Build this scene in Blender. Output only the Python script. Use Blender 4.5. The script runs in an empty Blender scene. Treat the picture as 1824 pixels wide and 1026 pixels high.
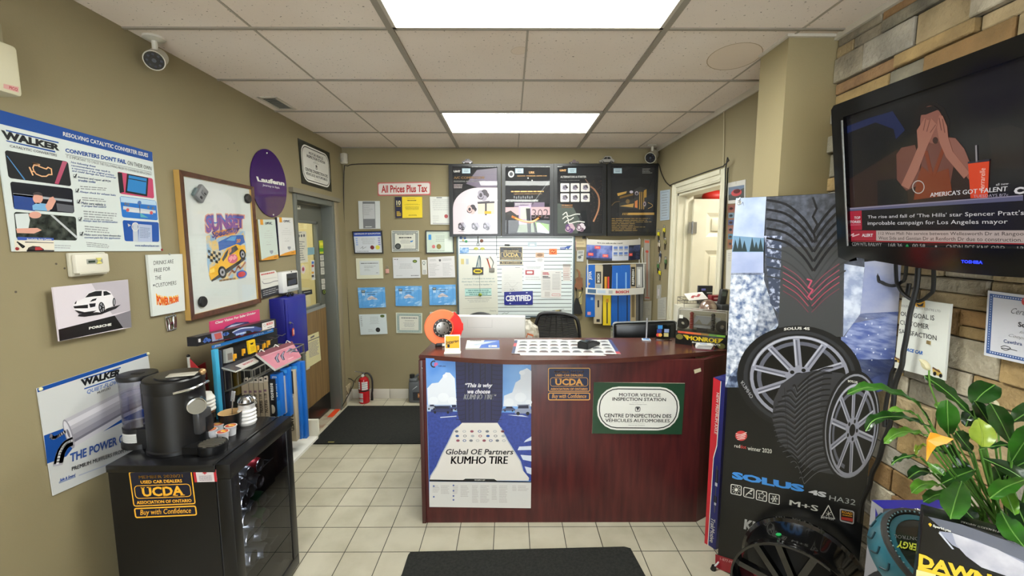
import bpy, bmesh, math, random
from mathutils import Vector as V, Matrix
R = math.radians; PI = math.pi
D = bpy.data; SC = bpy.context.scene; COL = SC.collection
rnd = random.Random(7)

# ------------------------------------------------------------------ camera
F = 762.0; HC = 1.69; PITCH = math.atan(85 / F); YAW = -math.atan(3 / F)
ZC = 2.619                                   # ceiling height
cd = D.cameras.new('camera'); cam = D.objects.new('camera', cd); COL.objects.link(cam)
cd.sensor_width = 36; cd.lens = F / 1824 * 36; cd.clip_start = .02
cam.location = (0, 0, HC); cam.rotation_euler = (PI / 2 - PITCH, 0, YAW)
SC.camera = cam
CM = Matrix.Rotation(YAW, 3, 'Z') @ Matrix.Rotation(PI / 2 - PITCH, 3, 'X')

# ------------------------------------------------------------------ world, exposure
SC.view_settings.view_transform = 'Standard'; SC.view_settings.look = 'None'
SC.view_settings.gamma = 1; SC.view_settings.use_curve_mapping = False
SC.view_settings.exposure = 0.92
SC.cycles.use_denoising = True
SC.cycles.max_bounces = 8; SC.cycles.diffuse_bounces = 5; SC.cycles.transparent_max_bounces = 12
SC.cycles.sample_clamp_indirect = 6
w = D.worlds.new('world'); SC.world = w; w.use_nodes = True
bg = w.node_tree.nodes['Background']; bg.inputs[0].default_value = (.9, .96, 1, 1); bg.inputs[1].default_value = 6
PANEL_E = 12.5                                # brightness of the ceiling light panels
def area(name, loc, rot, sx, sy, power, col=(1, 1, 1)):
    l = D.lights.new(name, 'AREA'); l.shape = 'RECTANGLE'; l.size = sx; l.size_y = sy; l.energy = power; l.color = col
    o = D.objects.new(name, l); COL.objects.link(o); o.location = loc; o.rotation_euler = rot; return o
area('hall_lamp', (-2.35, 3.8, 2.5), (0, 0, 0), .6, .6, 16, (1, .93, .8))
area('office_lamp', (2.4, 3.3, 2.55), (0, 0, 0), .6, .6, 22, (1, .97, .9))

# ------------------------------------------------------------------ materials
def lin(h):
    h = h.lstrip('#'); c = [int(h[i:i + 2], 16) / 255 for i in (0, 2, 4)]
    return tuple(x / 12.92 if x <= .04045 else ((x + .055) / 1.055) ** 2.4 for x in c) + (1,)
_M = {}
def M(hx, r=.5, m=0., e=0., sp=.5, coat=0., noise=None, bump=None, kind=None):
    """principled material; noise=(hex2, scale, detail, lo, hi[, stretch]); bump=(scale, strength)"""
    k = (hx, r, m, e, sp, coat, noise, bump, kind)
    if k in _M: return _M[k]
    mt = D.materials.new('mat_%s_%d' % (hx.strip('#'), len(_M))); mt.use_nodes = True
    nt = mt.node_tree; N = nt.nodes; L = nt.links; b = N['Principled BSDF']
    b.inputs['Base Color'].default_value = lin(hx); b.inputs['Roughness'].default_value = r
    b.inputs['Metallic'].default_value = m; b.inputs['Specular IOR Level'].default_value = sp
    b.inputs['Coat Weight'].default_value = coat; b.inputs['Coat Roughness'].default_value = .05
    col = None
    if noise or bump:
        tc = N.new('ShaderNodeTexCoord')
    if noise:
        mp = N.new('ShaderNodeMapping'); L.new(tc.outputs['Object'], mp.inputs[0])
        if len(noise) > 5: mp.inputs['Scale'].default_value = noise[5]
        nz = N.new('ShaderNodeTexNoise'); nz.inputs['Scale'].default_value = noise[1]; nz.inputs['Detail'].default_value = noise[2]
        L.new(mp.outputs[0], nz.inputs['Vector'])
        cr = N.new('ShaderNodeValToRGB'); cr.color_ramp.elements[0].position = noise[3]; cr.color_ramp.elements[1].position = noise[4]
        cr.color_ramp.elements[0].color = lin(hx); cr.color_ramp.elements[1].color = lin(noise[0])
        L.new(nz.outputs['Fac'], cr.inputs[0]); L.new(cr.outputs[0], b.inputs['Base Color']); col = cr.outputs[0]
    if bump:
        nb = N.new('ShaderNodeTexNoise'); nb.inputs['Scale'].default_value = bump[0]; nb.inputs['Detail'].default_value = 6
        L.new(tc.outputs['Object'], nb.inputs['Vector'])
        bp = N.new('ShaderNodeBump'); bp.inputs['Strength'].default_value = bump[1]; bp.inputs['Distance'].default_value = .01
        L.new(nb.outputs['Fac'], bp.inputs['Height']); L.new(bp.outputs[0], b.inputs['Normal'])
    if e:
        b.inputs['Emission Strength'].default_value = e
        b.inputs['Emission Color'].default_value = lin(hx)
        if col: L.new(col, b.inputs['Emission Color'])
        if kind == 'screen': b.inputs['Base Color'].default_value = (.006, .006, .007, 1)
    _M[k] = mt; return mt
def glass(tint='#ffffff', refl=.06, rough=.02):
    k = ('glass', tint, refl, rough)
    if k in _M: return _M[k]
    mt = D.materials.new('mat_clear_%d' % len(_M)); mt.use_nodes = True; nt = mt.node_tree; N = nt.nodes; L = nt.links
    N.remove(N['Principled BSDF']); out = N['Material Output']
    t = N.new('ShaderNodeBsdfTransparent'); t.inputs[0].default_value = lin(tint)
    g = N.new('ShaderNodeBsdfGlossy'); g.inputs['Roughness'].default_value = rough
    lw = N.new('ShaderNodeLayerWeight'); lw.inputs['Blend'].default_value = .5
    pw = N.new('ShaderNodeMath'); pw.operation = 'POWER'; pw.inputs[1].default_value = 5; L.new(lw.outputs['Facing'], pw.inputs[0])
    ad = N.new('ShaderNodeMath'); ad.operation = 'MULTIPLY_ADD'; ad.inputs[1].default_value = 1 - refl; ad.inputs[2].default_value = refl; ad.use_clamp = True
    L.new(pw.outputs[0], ad.inputs[0]); mx = N.new('ShaderNodeMixShader'); L.new(ad.outputs[0], mx.inputs[0])
    L.new(t.outputs[0], mx.inputs[1]); L.new(g.outputs[0], mx.inputs[2]); L.new(mx.outputs[0], out.inputs[0])
    _M[k] = mt; return mt
WHITE = M('#d9d9d2'); BLACK = M('#0c0c0d', .45); GREY = M('#808284'); CHROME = M('#c8cacc', .18, 1.0); STEEL = M('#9a9c9e', .35, 1.0)
INK = M('#1d1d22', .6); PALE = M('#a8aaa8', .6); YEL = M('#e8c02a'); GOLD = M('#f2b230', .5); NAVY = M('#161b30'); RED = M('#b4202c'); BLUE = M('#1f5aa8')
RUBBER = M('#151516', .75); PLAST = M('#101112', .38)

# ------------------------------------------------------------------ tagging
def tag(o, label=None, cat=None, group=None, kind=None):
    if label: o['label'] = label
    if cat: o['category'] = cat
    if group: o['group'] = group
    if kind: o['kind'] = kind
    return o
def wm(o):
    m = o.matrix_basis.copy()
    while o.parent: o = o.parent; m = o.matrix_basis @ m
    return m
def thing(name, label, cat, loc=(0, 0, 0), rz=0, group=None, mat=None):
    o = D.objects.new(name, None); o.empty_display_size = .05; COL.objects.link(o)
    if mat is not None: o.matrix_basis = mat
    else: o.location = loc; o.rotation_euler = (0, 0, rz)
    return tag(o, label, cat, group)
def dup(o, loc=None, rz=None, label=None, parent=None):
    c = o.copy(); COL.objects.link(c)
    if parent: c.parent = parent
    if loc is not None: c.location = loc
    if rz is not None: c.rotation_euler = (0, 0, rz)
    if label: c['label'] = label
    for ch in list(o.children): dup(ch, parent=c)
    return c

# ------------------------------------------------------------------ rays and planes
def ray(x, y): return CM @ V(((x - 912) / F, (513 - y) / F, -1))
EYE = V((0, 0, HC))
class Surf:
    def __init__(s, o, u, v): s.o = V(o); s.u = V(u).normalized(); s.v = V(v).normalized(); s.n = s.u.cross(s.v)
    def hit(s, x, y):
        d = ray(x, y); t = (s.o - EYE).dot(s.n) / d.dot(s.n); p = EYE + d * t - s.o
        return (p.dot(s.u), p.dot(s.v))
    def xyz(s, a, b, off=0): return s.o + s.u * a + s.v * b + s.n * off
    def p(s, x, y, off=0): return s.xyz(*s.hit(x, y), off)
    def up(s, d): return Surf(s.o + s.n * d, s.u, s.v)
    def mat(s, x, y, rot=0):
        p = s.p(x, y); m = Matrix.Identity(4)
        for i, a in enumerate((s.u, s.v, s.n)):
            for j in range(3): m[j][i] = a[j]
        return Matrix.Translation(p) @ m @ Matrix.Rotation(rot, 4, 'Z')
    def wh(s, x0, y0, x1, y1):
        a = s.hit(x0, y0); b = s.hit(x1, y1); return abs(b[0] - a[0]), abs(b[1] - a[1])
XL, XR, XB, YB = -1.70, 1.49, 1.505, 4.45
LW = Surf((XL, 0, 0), (0, 1, 0), (0, 0, 1)); BW = Surf((0, YB, 0), (1, 0, 0), (0, 0, 1))
RW = Surf((XR, 0, 0), (0, -1, 0), (0, 0, 1)); KW = Surf((XB, 0, 0), (0, -1, 0), (0, 0, 1))
FL = Surf((0, 0, 0), (1, 0, 0), (0, 1, 0)); CE = Surf((0, 0, ZC), (1, 0, 0), (0, -1, 0))
def HZ(z): return Surf((0, 0, z), (1, 0, 0), (0, 1, 0))
def FY(y): return Surf((0, y, 0), (1, 0, 0), (0, 0, 1))
def FX(x): return Surf((x, 0, 0), (0, 1, 0), (0, 0, 1))

# ------------------------------------------------------------------ mesh building
class MB:
    def __init__(s): s.bm = bmesh.new(); s.mats = []; s.T = Matrix.Identity(4)
    def mi(s, m):
        if m not in s.mats: s.mats.append(m)
        return s.mats.index(m)
    def face(s, pts, m):
        vs = [s.bm.verts.new(s.T @ V(p)) for p in pts]
        f = s.bm.faces.new(vs); f.material_index = s.mi(m); return f
    def mesh(s, pts, faces, m):
        vs = [s.bm.verts.new(s.T @ V(p)) for p in pts]; k = s.mi(m)
        for f in faces:
            try: g = s.bm.faces.new([vs[i] for i in f]); g.material_index = k
            except ValueError: pass
    def merge(s, b2, m, X=None):
        X = s.T if X is None else s.T @ X; k = s.mi(m); mp = {}
        for v in b2.verts: mp[v] = s.bm.verts.new(X @ v.co)
        for f in b2.faces:
            g = s.bm.faces.new([mp[v] for v in f.verts]); g.material_index = k
        b2.free()
    def box(s, c, d, m, bev=0, rot=None, seg=2):
        b = bmesh.new(); bmesh.ops.create_cube(b, size=1); bmesh.ops.scale(b, vec=V(d), verts=b.verts)
        if bev: bmesh.ops.bevel(b, geom=b.edges[:], offset=bev, segments=seg, affect='EDGES', profile=.5)
        X = Matrix.Translation(V(c))
        if rot is not None: X = X @ rot
        s.merge(b, m, X); return s
    def b2(s, a, b, m, bev=0):      # box from two corners
        a = V(a); b = V(b); return s.box((a + b) / 2, (abs(b.x - a.x), abs(b.y - a.y), abs(b.z - a.z)), m, bev)
    def lathe(s, prof, m, seg=24, X=None, a0=0, a1=2 * PI):
        X = X or Matrix.Identity(4); pts = []; fs = []; full = a1 - a0 > 2 * PI - .01; n = seg if full else seg + 1
        for r, z in prof:
            for i in range(n):
                a = a0 + (a1 - a0) * i / seg; pts.append(X @ V((max(r, 1e-5) * math.cos(a), max(r, 1e-5) * math.sin(a), z)))
        for j in range(len(prof) - 1):
            for i in range(seg):
                i2 = (i + 1) % n; fs.append((j * n + i, j * n + i2, (j + 1) * n + i2, (j + 1) * n + i))
        s.mesh(pts, fs, m); return s
    def cyl(s, p0, p1, r, m, r1=None, seg=16):
        p0 = V(p0); p1 = V(p1); d = p1 - p0; L = d.length; q = V((0, 0, 1)).rotation_difference(d.normalized()).to_matrix().to_4x4()
        r1 = r if r1 is None else r1
        return s.lathe([(0, 0), (r, 0), (r1, L), (0, L)], m, seg, Matrix.Translation(p0) @ q)
    def sph(s, c, r, m, sc=(1, 1, 1), seg=16, rot=None):
        b = bmesh.new(); bmesh.ops.create_uvsphere(b, u_segments=seg, v_segments=max(6, seg // 2), radius=r)
        X = Matrix.Translation(V(c)) @ (rot or Matrix.Identity(4)) @ Matrix.Diagonal((*sc, 1)); s.merge(b, m, X); return s
    def tube(s, pts, r, m, seg=8, smooth=0, closed=False, rr=None):
        pts = [V(p) for p in pts]
        if smooth:
            out = []; n = len(pts)
            for i in range(n if closed else n - 1):
                g = (lambda k: pts[k % n]) if closed else (lambda k: pts[min(max(k, 0), n - 1)])
                a, b, c, d = g(i - 1), g(i), g(i + 1), g(i + 2)
                for k in range(smooth):
                    t = k / smooth
                    out.append(.5 * ((2 * b) + (c - a) * t + (2 * a - 5 * b + 4 * c - d) * t * t + (3 * b - a - 3 * c + d) * t ** 3))
            if not closed: out.append(pts[-1])
            pts = out
        n = len(pts); P = []; fs = []; up = None
        for i in range(n):
            if closed: t = pts[(i + 1) % n] - pts[i - 1]
            else: t = pts[min(i + 1, n - 1)] - pts[max(i - 1, 0)]
            t.normalize()
            if up is None: up = t.orthogonal().normalized()
            up = (up - t * up.dot(t))
            up = up.normalized() if up.length > 1e-6 else t.orthogonal().normalized()
            sd = t.cross(up); q = r if rr is None else rr(i / max(1, n - 1))
            for k in range(seg):
                a = 2 * PI * k / seg; P.append(pts[i] + (up * math.cos(a) + sd * math.sin(a)) * q)
        for i in range(n if closed else n - 1):
            j = (i + 1) % n
            for k in range(seg): fs.append((i * seg + k, i * seg + (k + 1) % seg, j * seg + (k + 1) % seg, j * seg + k))
        if not closed: fs.append(tuple(range(seg - 1, -1, -1))); fs.append(tuple((n - 1) * seg + k for k in range(seg)))
        s.mesh(P, fs, m); return s
    def prism(s, pts, z0, z1, m, X=None):     # 2D outline extruded in z
        X = X or Matrix.Identity(4); n = len(pts)
        P = [X @ V((x, y, z0)) for x, y in pts] + [X @ V((x, y, z1)) for x, y in pts]
        fs = [tuple(range(n - 1, -1, -1)), tuple(range(n, 2 * n))] + [(i, (i + 1) % n, n + (i + 1) % n, n + i) for i in range(n)]
        s.mesh(P, fs, m); return s
    def wb(s, name, parent): return s.build(name, parent, True)
    def build(s, name, parent=None, world=False, ang=32, keep=False):
        bmesh.ops.recalc_face_normals(s.bm, faces=s.bm.faces) if not keep else None
        me = D.meshes.new(name)
        off = V((0, 0, 0))
        if parent is not None and world: s.bm.transform(wm(parent).inverted())
        if parent is None and s.bm.verts:
            xs = [v.co for v in s.bm.verts]; off = V(((min(v.x for v in xs) + max(v.x for v in xs)) / 2, (min(v.y for v in xs) + max(v.y for v in xs)) / 2, min(v.z for v in xs)))
            s.bm.transform(Matrix.Translation(-off))
        s.bm.to_mesh(me); s.bm.free()
        for m in s.mats: me.materials.append(m)
        for p in me.polygons: p.use_smooth = True
        me.set_sharp_from_angle(angle=R(ang))
        o = D.objects.new(name, me); COL.objects.link(o)
        if parent is not None: o.parent = parent
        else: o.location = off
        return o

# ------------------------------------------------------------------ flat prints: lettering and shapes laid on a surface
_TX = {}
def glyphs(st, bold=0., shear=0.):
    k = (st, bold, shear)
    if k not in _TX:
        c = D.curves.new('t', 'FONT'); c.body = st; c.offset = bold; c.shear = shear; c.resolution_u = 2; c.fill_mode = 'FRONT'
        c.align_x = 'CENTER'
        o = D.objects.new('t', c); me = D.meshes.new_from_object(o)
        vs = [(v.co.x, v.co.y) for v in me.vertices]; fs = [tuple(p.vertices) for p in me.polygons]
        D.objects.remove(o); D.curves.remove(c); D.meshes.remove(me)
        if not vs: vs = [(0, 0)]
        x0 = min(v[0] for v in vs); x1 = max(v[0] for v in vs); y0 = min(v[1] for v in vs); y1 = max(v[1] for v in vs)
        _TX[k] = ([((x - x0) / max(x1 - x0, 1e-6), (y - y0) / max(y1 - y0, 1e-6)) for x, y in vs], fs)
    return _TX[k]
STEP = .00035
class Art:
    """print on surface S (its front plane). corners: photo pixels TL,TR,BR,BL; coordinates are uv (0..1, v down) or, with px=True, photo pixels"""
    def __init__(s, S, corners, base=None, th=.002, px=False, edge=None, st=False):
        s.S = S; s.c = [tuple(c) for c in corners] if st else [S.hit(*p) for p in corners]; s.px = px; s.mb = MB(); s.th = th
        if base: s.slab(s.c, base, edge or base)
    def slab(s, c, m, edge, off=0):
        a = [s.S.xyz(p[0], p[1], off) for p in c]; b = [s.S.xyz(p[0], p[1], off - s.th) for p in c]; n = len(c)
        s.mb.face(list(reversed(a)), m)
        for i in range(n): s.mb.face([a[i], a[(i + 1) % n], b[(i + 1) % n], b[i]], edge)
        s.mb.face(b, edge)
    def m(s, u, v):
        if s.px: return s.S.hit(u, v)
        a, b, c, d = s.c; k = lambda i: (a[i] * (1 - u) + b[i] * u) * (1 - v) + (d[i] * (1 - u) + c[i] * u) * v
        return (k(0), k(1))
    def st(s, pts, mat, l=1): s.mb.face([s.S.xyz(a, b, STEP * l) for a, b in pts], mat); return s
    def poly(s, pts, mat, l=1): return s.st([s.m(*p) for p in pts], mat, l)
    def rect(s, x0, y0, x1, y1, mat, l=1): return s.poly([(x0, y0), (x1, y0), (x1, y1), (x0, y1)], mat, l)
    def quad(s, x0, y0, x1, y1): return [s.m(x0, y0), s.m(x1, y0), s.m(x1, y1), s.m(x0, y1)]
    @staticmethod
    def bil(q, u, v): return tuple((q[0][i] * (1 - u) + q[1][i] * u) * (1 - v) + (q[3][i] * (1 - u) + q[2][i] * u) * v for i in (0, 1))
    def rr(s, x0, y0, x1, y1, mat, l=1, r=.2, q=None, w=None):
        """rounded rectangle, r as fraction of the shorter side; w: outline only, width fraction of shorter side"""
        q = [s.m(*p) for p in q] if q else s.quad(x0, y0, x1, y1)
        W = math.hypot(q[1][0] - q[0][0], q[1][1] - q[0][1]); H = math.hypot(q[3][0] - q[0][0], q[3][1] - q[0][1]); k = min(W, H)
        def loop(ins):
            o = []; rad = max(r * k - ins, .0001)
            for cx, cy, a0 in ((1, 0, -90), (1, 1, 0), (0, 1, 90), (0, 0, 180)):
                X = W - ins - rad if cx else ins + rad; Y = H - ins - rad if cy else ins + rad
                for i in range(6):
                    a = R(a0 + 18 * i); o.append(s.bil(q, (X + rad * math.cos(a)) / W, (Y + rad * math.sin(a)) / H))
            return o
        A = loop(0)
        if w is None: return s.st(A, mat, l)
        B = loop(w * k); n = len(A)
        for i in range(n): s.st([A[i], A[(i + 1) % n], B[(i + 1) % n], B[i]], mat, l)
        return s
    def ell(s, cx, cy, rx, ry, mat, l=1, a0=0, a1=360, n=28, tilt=0, inner=0):
        t = R(tilt)
        def pt(a, f): x = rx * f * math.cos(a); y = ry * f * math.sin(a); return s.m(cx + x * math.cos(t) - y * math.sin(t), cy + x * math.sin(t) + y * math.cos(t))
        an = [R(a0 + (a1 - a0) * i / n) for i in range(n + 1)]
        if inner:
            for i in range(n): s.st([pt(an[i], 1), pt(an[i + 1], 1), pt(an[i + 1], inner), pt(an[i], inner)], mat, l)
        else:
            o = [pt(a, 1) for a in an]
            s.st(o[:-1] if a1 - a0 >= 360 else o + [s.m(cx, cy)], mat, l)
        return s
    def line(s, pts, wd, mat, l=1, smooth=0):
        """stroke of width wd metres"""
        P = [V(s.m(*p)) for p in pts]
        if smooth:
            out = []; n = len(P); g = lambda k: P[min(max(k, 0), n - 1)]
            for i in range(n - 1):
                a, b, c, d = g(i - 1), g(i), g(i + 1), g(i + 2)
                for k in range(smooth):
                    t = k / smooth; out.append(.5 * ((2 * b) + (c - a) * t + (2 * a - 5 * b + 4 * c - d) * t * t + (3 * b - a - 3 * c + d) * t ** 3))
            P = out + [P[-1]]
        for i in range(len(P) - 1):
            d = (P[i + 1] - P[i])
            if d.length < 1e-7: continue
            d.normalize(); e = V((-d.y, d.x)) * wd / 2; x = d * wd * .2
            s.st([P[i] - e - x, P[i + 1] - e + x, P[i + 1] + e + x, P[i] + e - x], mat, l)
        return s
    def text(s, t, x0, y0, x1, y1, mat, l=2, bold=0., shear=0., q=None, arc=None):
        q = [s.m(*p) for p in q] if q else s.quad(x0, y0, x1, y1); k = s.mb.mi(mat); sh = (0,)
        if 'M' in t and bold:      # this letter breaks when outlined: thicken by doubling instead
            e = bold * 1.2 * math.dist(q[0], q[3]) / max(math.dist(q[0], q[1]), 1e-6); sh = (-e, 0, e); bold = 0
        vs, fs = glyphs(t, bold, shear)
        def f(a, b):
            if arc: b = b + arc * (4 * a * (1 - a))
            return s.S.xyz(*s.bil(q, a, 1 - b), STEP * l)
        for e in sh:
            bv = [s.mb.bm.verts.new(f(e + a * (1 - 2 * abs(sh[0])) + abs(sh[0]), b)) for a, b in vs]
            for fc in fs:
                try: g = s.mb.bm.faces.new([bv[i] for i in fc]); g.material_index = k
                except ValueError: pass
        return s
    def tx(s, t, *a, **k): return s.text(t, 0, 0, 0, 0, *a, **k)
    def ro(s, *a, **k): return s.rr(0, 0, 0, 0, *a, **k)
    def lines(s, x0, y0, x1, y1, n, mat, l=1, fill=.45, rag=.3, q=None, center=False):
        """n rows of unreadably small print"""
        q = [s.m(*p) for p in q] if q else s.quad(x0, y0, x1, y1)
        for i in range(n):
            v = (i + .5) / n; h = fill / n / 2; u0, u1 = 0, 1 - rnd.random() * rag
            if center: u0 = rnd.random() * rag / 2; u1 = 1 - u0
            u = u0
            while u < u1 - .01:
                e = min(u1, u + .05 + rnd.random() * .16)
                s.st([s.bil(q, u, v - h), s.bil(q, e, v - h), s.bil(q, e, v + h), s.bil(q, u, v + h)], mat, l); u = e + .02
        return s
    def build(s, name, label=None, cat=None, group=None, parent=None):
        o = s.mb.build(name, parent, world=parent is not None, ang=20)
        if label: tag(o, label, cat, group)
        return o
def sthing(S, c, name, label, cat, group=None):
    """an Empty at the middle of a sheet's lower edge"""
    a = [S.p(*p) for p in c]; return thing(name, label, cat, (a[2] + a[3]) / 2, 0, group)
# ================================================================== SETTING
def struct(mb, name, parent=None):
    o = mb.build(name, parent); 
    if parent is None: o['kind'] = 'structure'
    return o
WALL = M('#8e8364', .75, noise=('#857a5c', 1.3, 3, .3, .75), bump=(140, .06))
TRIMW = M('#d8d4c4', .4)
YF = -2.2                                     # wall behind the camera
mb = MB()                                     # left wall, with the door opening
DY0, DY1, DZ = 3.40, 4.17, 2.06
mb.b2((XL - .12, YF, 0), (XL, DY0, ZC), WALL); mb.b2((XL - .12, DY1, 0), (XL, YB, ZC), WALL); mb.b2((XL - .12, DY0, DZ), (XL, DY1, ZC), WALL)
for (px, py) in ((417, 255), (423, 268), (406, 265), (60, 372), (28, 520), (160, 478), (100, 470), (115, 478)):
    p = LW.p(px, py); mb.cyl(p - V((.002, 0, 0)), p + V((.0006, 0, 0)), .004, M('#4a4234'), seg=8)
struct(mb, 'wall_left')
mb = MB(); mb.b2((XL - .12, YB, 0), (3.3, YB + .12, ZC), WALL); struct(mb, 'wall_back')
mb = MB()                                     # right wall behind the pillar, with the office doorway
OY0, OY1, OZ = 3.06, 3.86, 2.10
PY0, PY1 = 2.055, 2.275
mb.b2((XR, PY1, 0), (XR + .12, OY0, ZC), WALL); mb.b2((XR, OY1, 0), (XR + .12, YB, ZC), WALL); mb.b2((XR, OY0, OZ), (XR + .12, OY1, ZC), WALL)
struct(mb, 'wall_right')
mb = MB(); mb.b2((1.267, PY0, 0), (XR + .1, PY1, ZC), M('#9a8e6a', .75, noise=('#928563', 1.5, 3, .3, .75), bump=(140, .06))); struct(mb, 'wall_pillar')
# stacked stone veneer
STONE = [M(a, .9, noise=(b, 9, 6, .3, .72), bump=(55, .9)) for a, b in (('#726a5c', '#a39a86'), ('#86714e', '#ae9262'), ('#7a756c', '#aaa496'), ('#94734a', '#7a623e'), ('#7c6046', '#a2815a'), ('#948b78', '#beb5a0'), ('#605b50', '#8c8674'), ('#8a7a5c', '#b09c78'))]
mb = MB(); mb.b2((XB, YF, 0), (XB + .12, PY0, ZC), M('#3a342a', .95))
z = 0.0
rs = random.Random(21)
while z < ZC - .01:
    h = rs.choice((.05, .065, .08, .095, .11)); h = min(h, ZC - z)
    if ZC - z - h < .04: h = ZC - z
    y = PY0 - .002
    while y > YF + .02:
        L = rs.uniform(.09, .32); L = min(L, y - YF)
        m = rs.choice(STONE); d = rs.uniform(.006, .03)
        if h > .085 and rs.random() < .3:
            k = h * rs.uniform(.4, .6)
            for (a, b) in ((z, z + k), (z + k, z + h)):
                mb.box((XB - d / 2 + .01, y - L / 2, (a + b) / 2), (d + .02, L - .004, b - a - .004), rs.choice(STONE), .004, seg=1); d = rs.uniform(.006, .03)
        else:
            mb.box((XB - d / 2 + .01, y - L / 2, z + h / 2), (d + .02, L - .004, h - .004), m, .004, seg=1, rot=Matrix.Rotation(rs.uniform(-.02, .02), 4, 'Z'))
        y -= L
    z += h
struct(mb, 'wall_brick')
# front wall with a big shop window behind the camera
mb = MB(); FWm = M('#8f8468', .75)
WX0, WX1, WZ0, WZ1 = -1.25, 1.1, .55, 2.25
mb.b2((XL - .12, YF - .12, 0), (WX0, YF, ZC), FWm); mb.b2((WX1, YF - .12, 0), (XB + .12, YF, ZC), FWm)
mb.b2((WX0, YF - .12, 0), (WX1, YF, WZ0), FWm); mb.b2((WX0, YF - .12, WZ1), (WX1, YF, ZC), FWm); struct(mb, 'wall_front')
win = thing('window_1', None, None, ((WX0 + WX1) / 2, YF, WZ0)); win['kind'] = 'structure'
mb = MB()
for a, b in (((WX0, YF - .09, WZ0), (WX1, YF - .03, WZ0 + .05)), ((WX0, YF - .09, WZ1 - .05), (WX1, YF - .03, WZ1)), ((WX0, YF - .09, WZ0 + .05), (WX0 + .05, YF - .03, WZ1 - .05)), ((WX1 - .05, YF - .09, WZ0 + .05), (WX1, YF - .03, WZ1 - .05)), ((-.1, YF - .09, WZ0 + .05), (-.05, YF - .03, WZ1 - .05))): mb.b2(a, b, M('#3c3e40', .4))
mb.build('window_frame', win, world=True)
mb = MB(); mb.b2((WX0 + .05, YF - .062, WZ0 + .05), (WX1 - .05, YF - .058, WZ1 - .05), glass()); mb.build('pane', win, world=True)

# floor: square off-white tiles, dark joints
def tile_mat():
    mt = D.materials.new('floor_tile'); mt.use_nodes = True; nt = mt.node_tree; N = nt.nodes; L = nt.links; b = N['Principled BSDF']
    tc = N.new('ShaderNodeTexCoord'); mp = N.new('ShaderNodeMapping'); L.new(tc.outputs['Object'], mp.inputs[0])
    T = .2025; mp.inputs['Location'].default_value = (-.108 + T * 20, -2.163 + T * 20, 0)
    br = N.new('ShaderNodeTexBrick'); br.offset = 0; br.squash = 1; br.inputs['Scale'].default_value = 1
    br.inputs['Brick Width'].default_value = T; br.inputs['Row Height'].default_value = T; br.inputs['Mortar Size'].default_value = .0022
    br.inputs['Mortar Smooth'].default_value = .1; br.inputs['Bias'].default_value = 0
    br.inputs['Color1'].default_value = lin('#b8b29e'); br.inputs['Color2'].default_value = lin('#c1bba8'); br.inputs['Mortar'].default_value = lin('#1c1a17')
    L.new(mp.outputs[0], br.inputs['Vector'])
    nz = N.new('ShaderNodeTexNoise'); nz.inputs['Scale'].default_value = 5; nz.inputs['Detail'].default_value = 5; L.new(tc.outputs['Object'], nz.inputs['Vector'])
    cr = N.new('ShaderNodeValToRGB'); cr.color_ramp.elements[0].position = .25; cr.color_ramp.elements[0].color = (.78, .77, .74, 1); cr.color_ramp.elements[1].position = .6; cr.color_ramp.elements[1].color = (1, 1, 1, 1)
    L.new(nz.outputs['Fac'], cr.inputs[0]); mx = N.new('ShaderNodeMix'); mx.data_type = 'RGBA'; mx.blend_type = 'MULTIPLY'; mx.inputs[0].default_value = 1
    L.new(br.outputs['Color'], mx.inputs[6]); L.new(cr.outputs[0], mx.inputs[7]); L.new(mx.outputs[2], b.inputs['Base Color'])
    b.inputs['Roughness'].default_value = .28
    bp = N.new('ShaderNodeBump'); bp.inputs['Strength'].default_value = .5; bp.inputs['Distance'].default_value = .002; bp.invert = True
    L.new(br.outputs['Fac'], bp.inputs['Height']); L.new(bp.outputs[0], b.inputs['Normal']); return mt
fl = D.meshes.new('floor'); fl.from_pydata([(-3.2, YF - .1, 0), (3.4, YF - .1, 0), (3.4, YB + 1, 0), (-3.2, YB + 1, 0)], [], [(0, 1, 2, 3)]); fl.materials.append(tile_mat())
o = D.objects.new('floor', fl); COL.objects.link(o); o['kind'] = 'structure'

# ceiling: speckled lay-in tiles on a grey T-bar grid
def ceil_mat():
    mt = D.materials.new('ceiling_tile'); mt.use_nodes = True; nt = mt.node_tree; N = nt.nodes; L = nt.links; b = N['Principled BSDF']
    tc = N.new('ShaderNodeTexCoord'); nz = N.new('ShaderNodeTexNoise'); nz.inputs['Scale'].default_value = 75; nz.inputs['Detail'].default_value = 2; nz.inputs['Roughness'].default_value = .6
    L.new(tc.outputs['Object'], nz.inputs['Vector'])
    cr = N.new('ShaderNodeValToRGB'); e = cr.color_ramp.elements; e[0].position = .285; e[0].color = lin('#5c544a'); e[1].position = .335; e[1].color = lin('#e4dad0')
    L.new(nz.outputs['Fac'], cr.inputs[0])
    n2 = N.new('ShaderNodeTexNoise'); n2.inputs['Scale'].default_value = 1.4; L.new(tc.outputs['Object'], n2.inputs['Vector'])
    c2 = N.new('ShaderNodeValToRGB'); c2.color_ramp.elements[0].position = .35; c2.color_ramp.elements[0].color = (.93, .9, .87, 1); c2.color_ramp.elements[1].position = .65; c2.color_ramp.elements[1].color = (1, 1, 1, 1); L.new(n2.outputs['Fac'], c2.inputs[0])
    mx = N.new('ShaderNodeMix'); mx.data_type = 'RGBA'; mx.blend_type = 'MULTIPLY'; mx.inputs[0].default_value = 1; L.new(cr.outputs[0], mx.inputs[6]); L.new(c2.outputs[0], mx.inputs[7])
    L.new(mx.outputs[2], b.inputs['Base Color']); b.inputs['Roughness'].default_value = .9; return mt
GX0, GX1 = -.527, .683                         # main runners either side of the light panels
GY = [2.0 + .61 * k for k in range(-6, 5)]     # cross joints
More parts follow.
